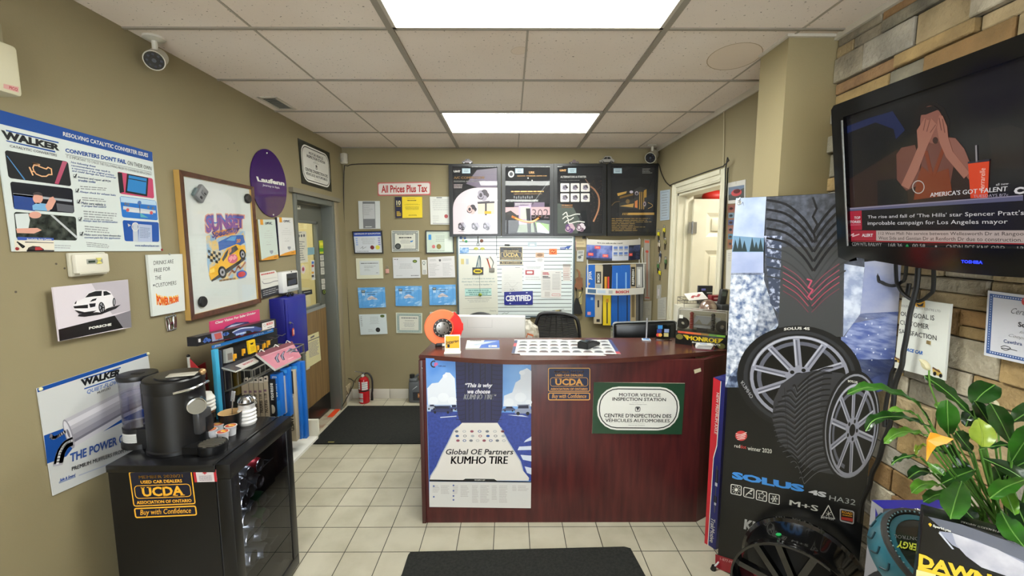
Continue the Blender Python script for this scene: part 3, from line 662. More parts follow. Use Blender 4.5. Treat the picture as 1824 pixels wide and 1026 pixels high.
A.poly([(388.5,431),(412,419.5),(433,418.5),(436,432),(426,438),(405,441),(390,447)],M('#2a5cac'),3); A.poly([(402,428),(412,421),(421,420.5),(418,429)],M('#5a9ad0'),4); A.tx('20',Or,5,.05,.2,q=TQ(420,433,428,432,7))
for i in range(5):
    for j in range(4):
        if (i + j) % 2 == 0: x = 370 + i * 4.6 - j * .2; y = 440 + i * 2.3 + j * 5 + (4 - i) * 1.2; A.poly([(x,y),(x + 4.6,y + 1.2),(x + 4.6,y + 6.2),(x,y + 5)],K,3)
A.poly([(372,489),(373,478),(388,469),(398,451),(405,441.5),(421,434.5),(430,438),(436,436),(438,449),(426,464),(404,478),(376,499)],Yl,4); A.poly([(395,462),(401,450),(407,443),(404,456),(397,466)],M('#2a2a30'),5); A.poly([(408,443),(420,437),(424,444),(408,456)],M('#4a4440'),5); A.tx('3',Or,6,.06,q=TQ(406,452,412,449,9))
A.ell(414,461,9,8,M('#c85878'),5,tilt=-25); A.tx('96',M('#e8a0b0'),6,.05,q=TQ(407,468,421,461,10)); A.poly([(372,490),(383,488),(402,477),(436,452),(437,462),(400,490),(377,502)],M('#2c2a2a'),3)
for cx,cy,rx,ry in ((395.5,485,7.5,11),(431.5,453,5.5,9)): A.ell(cx,cy,rx,ry,K,6,tilt=-10); A.ell(cx,cy,rx * .6,ry * .62,M('#9a9aa0'),7,tilt=-10); A.ell(cx,cy,rx * .25,ry * .25,K,8)
A.poly([(373,481),(381,477),(382,484),(374,487)],M('#f2d060'),5); A.line([(407,491),(413,482),(418,485),(424,474),(428,478),(437,467)],.012,M('#c08060'),5,4); A.ell(430,488.5,9.5,7,Bc,5,tilt=-14); A.ell(430,488.5,7,4.8,M('#c83c40'),6,tilt=-14); A.lines(0,0,0,0,1,M('#8a6a44'),5,q=TQ(390,502,419,498,4),rag=0,fill=.8)
A.build('print',parent=t)
mb = MB(); P2 = [S.up(-.012).hit(*p) for p in fi]; mb.face([LW.xyz(*q,.0165) for q in P2],glass('#ffffff',.05,.03)); mb.wb('glazing',t)
# grey gadget and two black pads on the glass
t = thing('plastic_gadget','small grey plastic gadget stuck in the upper left of the speedway frame','gadget',mat=LW.up(.018).mat(354,345,R(-38)))
mb = MB(); mb.box((0,0,.012),(.062,.088,.024),M('#77787a',.5),.008); mb.box((0,.005,.025),(.030,.022,.004),M('#6a6b6d',.5),.0015); mb.build('body',t)
mb = MB(); mb.box((0,-.028,.0245),(.016,.012,.002),BLACK); mb.box((.008,.006,.0275),(.014,.005,.002),BLACK); mb.build('button',t)
mb = MB(); mb.box((-.036,-.02,.008),(.012,.05,.014),M('#5b6a6c',.5),.003); mb.build('clip',t)
for px,py,w_,lb in ((440.5,353.7,.030,'black round pad in the upper right of the speedway frame'),(359.8,537.4,.030,'black round pad in the lower left of the speedway frame')):
    mb = MB(); X = LW.up(.018).mat(px,py); mb.lathe([(0,0),(w_,0),(w_,.008),(w_ * .9,.012),(w_ * .3,.012),(0,.011)],M('#141416',.4),24,X); mb.lathe([(w_ * .55,.0122),(w_ * .62,.0128),(w_ * .69,.0122)],M('#242428',.4),24,X)
    tag(mb.build('round_pad'),lb,'pad','black pads on the framed print')

# purple oval sign
S = LW.up(.008); c0 = S.hit(481,327); ra = (S.hit(512.5,340)[0] - S.hit(448.5,312)[0]) / 2; rb = (S.hit(479,267)[1] - S.hit(479,386)[1]) / 2
A = Art(S,[(c0[0] + ra * math.cos(R(a)),c0[1] + rb * math.sin(R(a))) for a in range(0,360,8)],M('#36125e',.08),.006,st=True); A.px = True
A.tx('Laufenn',WHITE,1,.05,q=[(456,314),(506.5,323),(506.5,331),(459,323)]); A.tx('Journey in Style',M('#cfcad8'),1,.01,q=TQ(468,332,498,337.5,4.5))
for px,py in ((475.5,272.5),(487,382.5)): A.ell(px,py,1.2,1.4,WHITE,1)
A.build('oval_sign','purple oval tyre sign on the left wall with white lettering','sign')
# dark inspection sign above the door
A = Art(LW.up(.006),[(531,246),(587,272),(591,341.5),(538,326.5)],M('#1a201b',.3),.004); inspection_sign(A,False); A.build('inspection_sign','dark inspection station sign with white panel above the grey door','sign')
# two certificates with orange corner
def orange_cert(c,paper,edge,lb):
    A = Art(LW.up(.02),c,M(paper,.25),.014,edge=M(edge)); o_ = M('#d8952c',.35)
    A.rect(.12,0,.28,.13,o_); A.poly([(0,1),(0,.98),(.35,.93),(.7,.90),(1,.885),(1,1)],o_); A.text('OMVIC',.38,.06,.8,.13,M('#3a3c60'),2,.03)
    A.lines(.42,.27,.62,.30,1,PALE); A.lines(.18,.32,.86,.47,3,PALE,center=True,fill=.2); A.line([(.35,.57),(.42,.53),(.47,.58),(.62,.54)],.002,PALE); A.lines(.35,.6,.7,.64,1,PALE); A.poly([(.5,.77),(.7,.77),(.7,.82),(.6,.87),(.5,.82)],M('#8a8c92')); A.lines(.78,.83,.95,.87,1,PALE)
    A.text('OMVIC',.72,.93,.9,.96,M('#6a4a1c'),2,.02); return A.build('wall_certificate',lb,'certificate','orange cornered certificates by the door')
orange_cert([(459,391),(490,391),(496.5,461),(466,464)],'#c4d0c8','#a98a50','left of two orange-cornered certificates beside the door, pale green')
orange_cert([(493.5,387),(521.5,388),(527,453),(498.5,456)],'#d2d2d0','#20223c','right of two orange-cornered certificates beside the door, white')
# exhaust card
A = Art(LW.up(.02),[(463,486),(490,481.5),(498.5,493),(499.5,521.5),(467,531.5)],M('#d6d4cc',.4),.015,px=True)
A.poly([(464.5,516),(501.5,506),(502,521),(467,531.5)],M('#26262a',.4)); A.lines(0,0,0,0,1,M('#b8504c'),2,q=TQ(465,491,488.5,486.5,3),rag=0,fill=.8); A.lines(0,0,0,0,3,M('#b8b8b8'),2,q=[(468,517.5),(499,509),(500,519),(469,528)],fill=.3)
A.line([(467,501),(470,505),(480,504),(488,501),(496,500)],.005,M('#77777a'),2,4); A.line([(468,498),(486,495),(493,494)],.002,M('#9a9a9a'),2)
A.build('exhaust_card','white and black exhaust parts card beside the framed speedway print','card')
# blue key cabinet
cx0,cx1,cy0,cy1,cz0,cz1 = XL,-1.593,2.99,3.30,.825,1.278
t = thing('key_cabinet','deep blue steel wall cabinet beside the grey door','cabinet',((cx0 + cx1) / 2,(cy0 + cy1) / 2,cz0)); BC = M('#1c1f86',.35)
mb = MB(); mb.b2((cx0,cy0,cz0),(cx1 - .004,cy1,cz1),BC,.003); mb.wb('body',t)
mb = MB(); mb.b2((cx1 - .003,cy0 + .004,cz0 + .004),(cx1 + .006,cy1 - .004,cz1 - .004),BC,.002); mb.b2((cx1 + .005,cy0 + .03,cz0 + .03),(cx1 + .008,cy1 - .03,cz1 - .03),BC,.001); dr = mb.wb('door',t)
S = Surf((cx1 + .008,0,0),(0,1,0),(0,0,1)); p = S.p(515,575)
mb = MB(); mb.cyl(p,p + V((.008,0,0)),.011,CHROME); mb.cyl(p + V((.008,0,0)),p + V((.02,0,0)),.004,STEEL); mb.build('lock',dr,world=True)
mb = MB(); mb.tube([p + V((.018,.0,0)),p + V((.02,.018,-.012)),p + V((.014,.02,-.045))],.0015,STEEL,6,4); mb.box(p + V((.014,.022,-.072)),(.005,.026,.055),M('#b03a30',.4),.003); mb.box(p + V((.018,.022,-.072)),(.001,.018,.035),M('#d8a898',.4)); mb.build('key_tag',dr,world=True)
# white tablet hub and sunglasses on its top
S = LW.up(.055); t = thing('tablet_hub','white tablet-sized hub with dark screen standing over the blue cabinet','tablet',LW.xyz(3.2,cz1,.03))
A0 = [S.hit(*p) for p in ((503,485),(531,480.5),(533,517),(504,523))]; y0,y1,z0,z1 = A0[0][0],A0[1][0],(A0[2][1] + A0[3][1]) / 2,(A0[0][1] + A0[1][1]) / 2
mb = MB(); mb.b2((XL + .004,y0,z0),(XL + .055,y1,z1),M('#d8d8d6',.35),.012); mb.b2((XL,y0 + .06,z0 - .004),(XL + .03,y1 - .06,z0 + .05),WHITE,.004); mb.wb('housing',t)
A = Art(LW.up(.0555),[(510,488),(529,485),(530.2,506.5),(511.5,510.5)],px=True); A.ro(M('#16181e',.08),1,.05,q=[(510,488),(529,485),(530.2,506.5),(511.5,510.5)]); A.poly([(513,500),(527,496),(528,505),(513.5,508)],M('#363c4c',.1),2); A.ell(519,484,1,1.2,BLACK,1); A.build('screen',parent=t)
A = Art(LW.up(.0555),[(512,515),(532,511),(532,516),(512,520)],px=True); A.poly([(512,516),(532,511.5),(532.4,516),(512.3,520.5)],M('#9a9c9a',.6),1); A.build('speaker_strip',parent=t)
p = HZ(cz1).p(497,527); p.x = -1.655
t = thing('sunglasses','black sunglasses folded on top of the blue cabinet','sunglasses',p,R(80))
t.location.x = -1.62; t.location.y -= .04; t.scale = (.7,.7,.7)
mb = MB()
for s in (-1,1): mb.sph((s * .033,0,.022),.027,M('#0c0c0f',.1),(1,.28,.75))
mb.build('lens',t); mb = MB(); mb.tube([(-.012,0,.03),(0,-.002,.034),(.012,0,.03)],.003,BLACK,6)
for s in (-1,1): mb.tube([(s * .06,0,.03),(s * .062,.05,.024),(s * .04,.10,.010),(s * .02,.115,.006)],.003,BLACK,6,4)
mb.build('frame',t)

# stickers and papers on the door
S = LFm.up(.004)
def door_paper(c,m,name,lb,cat,f=None,off=.004):
    A = Art(LFm.up(off),c,M(m,.5),.0012,px=True); 
    if f: f(A)
    return A.build(name,lb,cat)
GLS = -.012
def f(A):
    A.lines(0,0,0,0,1,INK,1,q=TQ(531,416,537,414.5,2),rag=0)
    for k in range(4): A.ell(528 + k * 4.5,420.5 - k * .3,1.5,2.6,M('#44464a'),1)
    A.lines(0,0,0,0,9,M('#77797a'),1,q=[(526,428),(543,429),(545,464),(529,466)],fill=.4)
door_paper([(525,412),(545,412),(548.5,466.5),(529,470)],'#cfccbc','door_notice','tall paper notice taped to the glass of the grey door','notice',f,GLS + .0)
def f(A): A.ell(540,479.5,2.2,3.8,M('#b05a68'),1); A.ell(540,480,1.2,2,M('#8a3446'),2)
A = Art(LFm.up(GLS),[(540 + 4 * math.cos(R(a)),480 + 7.5 * math.sin(R(a))) for a in range(0,360,20)],M('#d0c4c4'),.001,px=True); f(A); A.build('round_sticker','round white and red sticker on the door glass','sticker')
def f(A):
    for k,m in enumerate(('#3a66b0','#9a3030','#c8c8c8','#c89038','#3a3c44')): A.poly([(555,466 + k * 6),(559,465.5 + k * 6),(559.2,469.5 + k * 6),(555.2,470 + k * 6)],M(m),1)
door_paper([(554.5,464),(560,463.5),(561.5,498),(556,499)],'#c9c9c4','payment_stickers','strip of payment card stickers on the door glass','sticker',f,GLS)
door_paper([(548,441),(560,440.5),(560.3,453),(548.5,454.5)],'#7fa4ae','blue_note','pale blue square sticker on the door glass','sticker',None,GLS)
door_paper([(533,519),(555.5,515.5),(556.5,523.5),(535,528)],'#1c1c1e','black_plate','black lettered strip at the bottom of the door glass','sticker',lambda A: A.lines(0,0,0,0,1,PALE,1,q=TQ(541,523,553,520.8,3),rag=0),GLS)
door_paper([(568,428.5),(575.5,428),(577,451.5),(569.8,452)],'#b8c02c','yellow_green_sticker','yellow and green sticker on the door edge','sticker',lambda A: (A.poly([(569,442),(576.5,441.8),(576.7,448),(569.3,448.5)],M('#5c9a34'),1),A.poly([(570,432),(575.3,431.8),(575.5,437),(570.2,437.3)],M('#e6dc48'),1)))
door_paper([(527,366),(535,366.5),(535.5,373),(527.8,373)],'#c8c6b8','small_white_sticker','small white logo sticker above the door glass','sticker',lambda A: A.poly([(529,369.5),(531.3,367),(533.7,369.7)],M('#55574f'),1))
for i,(y,lb) in enumerate(((455,'white sticker on the door edge, topmost of the white ones'),(466,'white sticker on the door edge, second white one down'),(477,'white sticker on the door edge, third white one down'),(497,'white sticker on the door edge, fourth white one down'),(507,'white sticker on the door edge, lowest of the white ones'))):
    d = (y - 455) * .06; h = 9 if i < 2 else 12 if i == 2 else 8.5
    door_paper([(570 + d,y),(577 + d,y - .5),(577.6 + d,y + h - .5),(570.6 + d,y + h)],'#cfccc0','white_sticker',lb,'sticker',lambda A: A.lines(0,0,0,0,3,M('#77786e'),1,q=[(571 + d,y + 1.5),(576.3 + d,y + 1),(576.8 + d,y + h - 2),(571.5 + d,y + h - 1.5)]))
A = Art(LFm.up(.004),[(577.5 + 3.6 * math.cos(R(a)),520 + 5 * math.sin(R(a))) for a in range(0,360,24)],M('#20241c'),.001,px=True); A.ell(577.5,520,2,2.8,M('#9ab83c'),1,inner=.7); A.build('round_sticker','round black and green sticker low on the door edge','sticker')
def f(A):
    A.lines(0,0,0,0,1,M('#4a4460'),1,q=TQ(553,604,560,600,4),rag=0,fill=.8); A.poly([(549,607),(569,599),(569,600.5),(549,608.5)],M('#4a4460'),1)
    A.lines(0,0,0,0,14,M('#8a8490'),1,q=[(549.5,611),(568.5,603),(570,630),(551,638)],fill=.5)
door_paper([(544.5,600),(567.5,590.5),(572,641),(546,657)],'#d4cc9c','door_sheet','cream notice sheet hanging on the wood panel of the door','notice',f,.012)
door_paper([(539,634),(549.5,627),(552,656),(541.5,662)],'#c4c0b4','door_sheet','grey printed sheet under the cream sheet on the door','notice',lambda A: A.lines(0,0,0,0,10,M('#76707c'),1,q=[(541,636),(549,631),(551,653),(542.5,658)],fill=.5),.0105)
# cable down the corner, white outlet stub, motion sensor
mb = MB(); pts = [BW.p(*p,.012) for p in ((800,293),(720,292),(640,292.5),(620,296),(613.5,306),(614,420),(620,540),(623,610))] + [BW.p(622,640,.02),BW.p(613,668,.03),V((-1.62,4.30,.24)),V((-1.66,4.20,.10)),V((-1.695,4.13,.02))]
mb.tube(pts,.005,M('#2c2620',.6),6,3); tag(mb.build('cable'),'thin dark cable running from the posters along and down the corner to the door','cable')
t = thing('motion_sensor','white motion sensor high in the far left corner','sensor',mat=Matrix.Translation(BW.p(615,284,.055)) @ Matrix.Rotation(R(-25),4,'Z') @ Matrix.Rotation(PI / 2,4,'X'))
mb = MB(); mb.box((0,0,-.01),(.062,.105,.05),M('#cbc7b8',.45),.010); mb.build('housing',t); mb = MB(); mb.sph((0,-.015,.012),.022,M('#b4b0a4',.3),(1,1,.5)); mb.build('lens',t)
mb = MB(); mb.b2((XL,4.24,.10),(XL + .012,4.40,.19),M('#b8a888',.8,noise=('#5a4a38',20,4,.45,.6))); tag(mb.build('wall_patch'),'torn plaster patch low on the wall beside the door frame','patch')
# ================================================================== muffler poster, low on the left wall
A = Art(LW.up(.006),[(66,692),(263,628),(288,797),(95,883)],M('#c6c8c8',.3),.004,px=True)
A.poly([(66,692),(263,628),(263.6,633.5),(67,699)],BL2)
A.poly([(78,776),(113,763),(132,795),(118,813),(84,826)],BL2); A.poly([(183,769),(225,741),(275,716),(278,738),(222,750)],BL2)
for a,b in (((149,674),(215,653.5)),((150,691.5),(212,671))): A.poly([a,b,(b[0],b[1] + 2.2),(a[0],a[1] + 2.2)],BL2)
A.tx('WALKER',DK,2,.06,.2,q=[(143,676),(214,656.5),(213,669),(148,688)])
A.tx('QUIET-FLOW SS',M('#5a78b4'),2,.02,.25,q=[(154,695),(222,671),(222,681),(155,703)]); A.tx('MUFFLERS',M('#55565a'),2,.02,q=TQ(173,702,197,693,4))
SV = [M(c,.35) for c in ('#b9b7c0','#8f8d98','#d6d4dc','#a6a4ae','#6e6c78','#c4c2ca')]
top = [(113,748),(213,698),(275,676)]; bot = [(131,797),(216,746),(280,716)]
K_ = (0,.12,.3,.42,.6,.78,.86,1)
for i in range(7):
    f = lambda k: [(t[0] * (1 - k) + b[0] * k,t[1] * (1 - k) + b[1] * k) for t,b in zip(top,bot)]
    a,b = f(K_[i]),f(K_[i + 1]); A.poly(a + b[::-1],SV[(0,2,0,3,1,4,5)[i]],2)
A.ell(122,773,7,27,SV[1],3,tilt=-18); A.ell(121,772,5,23,SV[2],4,tilt=-18); A.ell(121,772,2,8,SV[4],5,tilt=-18)
A.line([(117,768),(104,776),(95,780),(90,777)],.012,SV[5],5,4); A.ell(90,776.5,2.5,4,SV[4],6)
A.line([(128,786),(117,792),(108,806),(103,826)],.034,SV[3],5,4); A.line([(127,785),(115.5,791),(106,806),(101.5,826)],.010,SV[2],6,4)
A.tx('THE POWER OF STAINLESS',M('#2f4f94',.4),6,.03,q=TQ(124,824,284,764,16,15)); A.tx('PREMIUM MUFFLERS FROM AN INDUSTRY LEADER',M('#4a4c52',.4),6,.02,q=TQ(127,839,286,783,7))
A.poly([(104,859),(134,848),(135,850),(105,861.5)],M('#8a96b0'),2); A.tx('Safe & Sound',BL2,2,.03,.2,q=TQ(106,858,134,848,5)); A.poly([(140,846),(285,791),(286,793),(140,848)],M('#a8b0c4'),2)
mp = A.build('muffler_poster','white and blue muffler poster low on the left wall behind the coffee machine','poster')
for px,py in ((69,693),(261,630)):
    mb = MB(); mb.sph(LW.p(px,py,.006),.007,M('#d8d2a8',.4),seg=10); mb.build('pin',mp,world=True)

# ================================================================== MINI FRIDGE
fx0,fx1,fy0,fy1,fz = -1.57,-1.155,1.585,2.04,.82
t = thing('mini_fridge','black glass-door mini fridge standing against the left wall, coffee things on top','fridge',((fx0 + fx1) / 2,(fy0 + fy1) / 2,0)); FB = M('#0d0d0f',.35,sp=.4)
mb = MB(); mb.b2((fx0,fy0,.0),(fx1,fy0 + .025,fz - .03),FB); mb.b2((fx0,fy1 - .025,0),(fx1,fy1,fz - .03),FB); mb.b2((fx0,fy0 + .025,0),(fx0 + .02,fy1 - .025,fz - .03),FB); mb.b2((fx0,fy0 + .025,0),(fx1,fy1 - .025,.06),FB); mb.wb('cabinet',t)
mb = MB(); mb.b2((fx0 - .005,fy0 - .004,fz - .03),(fx1 + .005,fy1 + .004,fz),M('#131315',.22),.004); mb.b2((fx1 - .006,fy0,fz),(fx1 + .004,fy1,fz + .004),M('#1a1a1c',.25),.001); mb.wb('top',t)
mb = MB(); bx0,bx1 = fx1 + .010,-1.09; w_ = .045
mb.b2((bx0,fy0 - .006,.03),(bx1,fy1 + .006,.03 + .06),FB,.003); mb.b2((bx0,fy0 - .006,fz - .055),(bx1,fy1 + .006,fz + .004),FB,.003); mb.b2((bx0,fy0 - .006,.09),(bx1,fy0 + w_,fz - .055),FB,.003); mb.b2((bx0,fy1 - w_,.09),(bx1,fy1 + .006,fz - .055),FB,.003)
dr = mb.wb('door',t)
mb = MB(); mb.b2((bx1 - .012,fy0 + w_ - .01,.08),(bx1 - .004,fy1 - w_ + .01,fz - .05),glass('#b4b4b8',.06,.01)); mb.build('door_glass',dr,world=True)
mb = MB(); mb.b2((fx1 + .001,fy0 + .003,.03),(fx1 + .009,fy0 + .018,fz - .03),M('#26262a',.6)); mb.wb('seal',t)
for zz in (.21,.43,.62):
    mb = MB(); 
    for k in range(9): yy = fy0 + .04 + k * .046; mb.cyl((fx0 + .03,yy,zz),(fx1 - .02,yy,zz),.003,M('#4a4c50',.4),seg=6)
    for xx in (fx0 + .03,fx1 - .02): mb.cyl((xx,fy0 + .026,zz),(xx,fy1 - .026,zz),.003,M('#4a4c50',.4),seg=6)
    mb.wb('shelf',t)
def mkcan(lb,body,p,grp='cans in the fridge'):
    t = thing('drink_can',lb,'drink can',p,0,grp); X = Matrix.Rotation(PI / 2,4,'Y')
    mb = MB(); mb.lathe([(0,-.118),(.024,-.118),(.0315,-.108),(.0325,-.018),(.027,-.004)],body,20,X); mb.build('body',t)
    mb = MB(); mb.lathe([(.0272,-.004),(.028,0),(.0265,0),(.0255,-.006),(0,-.006)],M('#b8babc',.25,1.0),20,X); mb.build('lid',t)
    mb = MB(); mb.box((-.003,.006,0),(.002,.020,.013),M('#c8cacc',.25,1.0),.0008); mb.build('pull_tab',t); return t
area('fridge_fill',(-1.20,fy0 + .032,.42),(R(90),0,0),.03,.68,2.2,(.9,.95,1)); area('fridge_top_fill',(-1.25,1.81,.775),(0,0,0),.2,.05,.5,(.9,.95,1))  # fill lights added inside so the cans show; no such source is visible
S = FX(-1.122)
cl = [mkcan('silver drink can lying end-on behind the dark fridge glass',M('#8a9094',.3,.6),(0,0,0))]
spots = [((446,843.5),0),((464,858),0),((448.6,873.5),0),((453,904.7),0),((459,936),0),((434,862),0),((438,891.5),0),((440,924),0),((472,950),0),((446,958),0),((476,980),0),((452,992),0)]
for i,(q,_) in enumerate(spots):
    c_ = S.p(*q); o = cl[0] if i == 0 else dup(cl[0]); o.location = c_; o.rotation_euler = (rs.uniform(-1,1),0,0)
c_ = mkcan('red drink can lying end-on at the top of the fridge',M('#a8202c',.3,.3),S.p(464,828)); 
for q,lb in (((469,888),'upper of two green drink cans in the fridge'),((474.5,918),'lower of two green drink cans in the fridge')): mkcan(lb,M('#1e7a44',.3,.3),S.p(*q))
# stickers on its side
S = FY(fy0 - .001)
A = Art(S,[(229,840),(341,836.5),(351.5,918),(241,923)],M('#12152a',.4),.0008); member_sign(A,'2020/21',GOLD,.77); A.build('member_sticker','gold on navy member 2020/21 sticker on the side of the mini fridge','sticker')
A = Art(S,[(343.5,837.5),(384.5,836.5),(387,858),(347,859)],M('#cfc6c8',.4),.0008); A.rect(0,0,.11,1,RED); A.rect(.89,0,1,1,RED); A.lines(.2,.45,.8,.9,4,M('#8a8088'),center=True)
A.poly([(.5,.08),(.53,.16),(.60,.15),(.57,.22),(.61,.27),(.54,.30),(.51,.38),(.49,.38),(.46,.30),(.39,.27),(.43,.22),(.40,.15),(.47,.16)],RED,2); A.build('flag_sticker','small red and white maple leaf sticker on the mini fridge','sticker')

# ================================================================== on the fridge
# coffee machine
by = 1.75; a = FY(by).hit(271,740); b = FY(by).hit(360,740); bx = (a[0] + b[0]) / 2; br = (b[0] - a[0]) / 2; tz = FY(by).hit(312,669)[1]
t = thing('coffee_machine','black pod coffee machine with clear water tank on the mini fridge','coffee machine',(bx,by,fz)); h = tz - fz; MK = M('#111113',.36)
mb = MB(); mb.lathe([(0,0),(br * 1.04,0),(br * 1.04,.012),(br,.018),(br * .98,h - .055)],MK,40); mb.lathe([(br * .985,h - .055),(br,h - .05),(br,h - .006),(br * .96,h),(br * .78,h + .004),(0,h + .004)],MK,40); mb.build('body',t)
mb = MB(); mb.lathe([(0,h + .004),(br * .78,h + .004),(br * .76,h + .010),(br * .5,h + .012),(0,h + .011)],M('#1a1a1b',.3),36,Matrix.Translation((.02,0,0))); mb.box((.06,-.03,h + .014),(.10,.05,.004),M('#b8b4a8',.3),.002,rot=Matrix.Rotation(R(20),4,'Z')); mb.build('lid',t)
mb = MB(); mb.tube([(br * .6,-br * .85,h - .045),(br * 1.02,-br * .45,h - .040),(br * 1.12,0,h - .036),(br * 1.02,br * .45,h - .04)],.006,CHROME,8,4); mb.sph((br * .95,.03,h + .008),.014,M('#b89468',.3,.6)); mb.build('lid_handle',t)
mb = MB(); mb.cyl((br * .88,-.01,h - .115),(br * 1.14,-.045,h - .115),.034,CHROME,seg=28); mb.cyl((br * 1.14,-.045,h - .115),(br * 1.2,-.053,h - .115),.030,M('#a8aaac',.22,1.0),seg=28); mb.build('brew_knob',t)
mb = MB(); mb.b2((br * .80,-.04,.06),(br * 1.16,.04,h - .145),M('#3a3a3c',.3),.012); mb.b2((br * 1.165,-.005,.06),(br * 1.20,.035,h - .18),MK,.004); mb.build('spout_column',t)
tp = HZ(fz + .045).p(378,785); tr_ = .050; lx,ly = tp.x - bx,tp.y - by
mb = MB(); mb.lathe([(0,0),(tr_,0),(tr_ * 1.08,.012),(tr_ * 1.08,.036),(tr_,.038),(tr_ * .96,.032),(0,.032)],MK,32,Matrix.Translation((lx,ly,0))); mb.b2((br * .7,ly - .03,0),(lx,ly + .03,.03),MK); 
tray = mb.build('drip_tray',t)
mb = MB()
for k in range(-4,5): y_ = k * .0115; l_ = math.sqrt(max(0,(tr_ * .93) ** 2 - y_ * y_)); mb.box((lx,ly + y_,.037),(2 * l_,.006,.004),M('#8e867c',.35,.7))
mb.build('grille',tray)
ta = FY(1.775).hit(221,700); tb_ = FY(1.775).hit(275,700); txc = (ta[0] + tb_[0]) / 2 - bx; tr2 = (tb_[0] - ta[0]) / 2; ty = 1.775 - by; tz0 = .085; tz1 = FY(1.775).hit(247,668)[1] - fz
mb = MB(); X = Matrix.Translation((txc,ty,0)); mb.lathe([(0,0),(tr2 * 1.15,0),(tr2 * 1.15,.02),(tr2,.03),(tr2 * 1.02,tz0),(0,tz0)],MK,32,X); mb.b2((txc,ty - .06,0),(-br * .5,ty + .05,tz0),MK); mb.build('base',t)
mb = MB(); mb.lathe([(0,tz0 + .002),(tr2 * .98,tz0 + .002),(tr2 * 1.0,tz1 - .01),(tr2 * .97,tz1 - .01),(tr2 * .95,tz0 + .006),(0,tz0 + .006)],glass('#f6f6fb',.06),32,X); tk = mb.build('water_tank',t)
mb = MB(); mb.lathe([(0,tz0 + .008),(tr2 * .93,tz0 + .008),(tr2 * .93,tz0 + (tz1 - tz0) * .66),(0,tz0 + (tz1 - tz0) * .66)],glass('#eeeef8',.03),28,X); mb.build('water',tk)
mb = MB(); mb.lathe([(0,tz1 - .012),(tr2 * 1.06,tz1 - .012),(tr2 * 1.10,tz1),(tr2 * 1.06,tz1 + .008),(0,tz1 + .008)],MK,32,X); mb.b2((txc - .018,ty - .012,tz1 + .008),(txc + .022,ty + .012,tz1 + .0095),BLACK); mb.build('tank_lid',tk)
mb = MB(); rx_ = FY(1.70).hit(262,720)[0] - bx; mb.b2((rx_ - .008,-.065,tz1 - .052),(-br * .5,-.03,tz1 - .02),MK,.004); mb.cyl((rx_,-.045,tz1 - .115),(rx_,-.045,tz1 - .012),.020,MK,seg=18); mb.cyl((rx_,-.045,tz0 + .035),(rx_,-.045,tz1 - .11),.010,MK,seg=14); mb.lathe([(0,tz0 + .02),(.02,tz0 + .024),(.022,tz0 + .036),(0,tz0 + .04)],MK,14,Matrix.Translation((rx_,-.045,0))); mb.build('water_pickup',t)
A = Art(Surf((bx + txc,by + ty - tr2 * 1.03,0),(1,0,0),(0,0,1)),[(225,784),(261,783),(262,803),(226,806)],px=True); A.th = .001
def curved_label():
    mb = MB(); W = M('#d4d4d0',.5); n = 10; r_ = tr2 * 1.035
    for k in range(n):
        a0,a1 = R(-150 + 82 * k / n),R(-150 + 82 * (k + 1) / n); P = lambda a,z,rr_=r_: (txc + rr_ * math.cos(a),ty + rr_ * math.sin(a),z)
        mb.face([P(a0,.026),P(a1,.026),P(a1,.066),P(a0,.066)],W)
        for zz in (.034,.041,.048,.055): mb.face([P(a0,zz,r_ + .0005),P(a1,zz,r_ + .0005),P(a1,zz + .002,r_ + .0005),P(a0,zz + .002,r_ + .0005)],PALE)
    mb.build('paper_label',t)
curved_label()
# stack of paper cups with white lids
p = HZ(fz).p(376,762); p.y += .04; p.x -= .05
t = thing('paper_cup_stack','brown paper cup topped with stacked white lids behind the coffee pods','paper cup',p)
mb = MB(); mb.lathe([(0,0),(.029,0),(.040,.072),(.0405,.075)],M('#1c1412',.5),28); mb.lathe([(.0385,.060),(.0408,.074),(.0395,.0745)],M('#8a5a34',.5),28); 
for k in range(5): a = 3.9 + k * .12; mb.box((.036 * math.cos(a),.036 * math.sin(a),.035 + k % 2 * .006),(.004,.004,.018 - abs(k - 2) * .005),M('#c88a3c'))
mb.build('cup',t)
for k in range(4):
    mb = MB(); z_ = .072 + k * .017; mb.lathe([(.030,z_ + .020),(.041,z_ + .004),(.0435,z_),(.0435,z_ + .006),(.040,z_ + .011),(.034,z_ + .022),(.032,z_ + .030),(0,z_ + .030)],M('#dedcd6',.45),28); mb.build('lid',t)
# black mug with spoon
p = HZ(fz).p(411,769); p.y += .035; p.x -= .02
t = thing('mug','black mug with tan inside holding a spoon on the mini fridge','mug',p)
mb = MB(); mb.lathe([(0,0),(.034,0),(.042,.02),(.048,.075),(.049,.080)],M('#121212',.35),32); mb.build('body',t)
mb = MB(); mb.lathe([(.049,.080),(.046,.080),(.040,.030),(0,.028)],M('#c8a878',.4),32); mb.lathe([(0,.055),(.043,.055)],M('#a88c68',.6),28); mb.build('inside',t)
p2 = p + V((.005,0,.03)); t = thing('spoon','clear handled spoon standing in the black mug','spoon',p2)
mb = MB(); mb.tube([(0,0,0),(.004,0,.05),(.012,0,.12)],.003,CHROME,8); mb.box((.014,0,.125),(.018,.004,.05),M('#d8d8da',.1,.6),.0018,rot=Matrix.Rotation(R(10),4,'Y')); mb.build('handle',t)
mb = MB(); mb.sph((-.002,0,-.002),.012,CHROME,(1,.5,1.3)); mb.build('bowl',t)
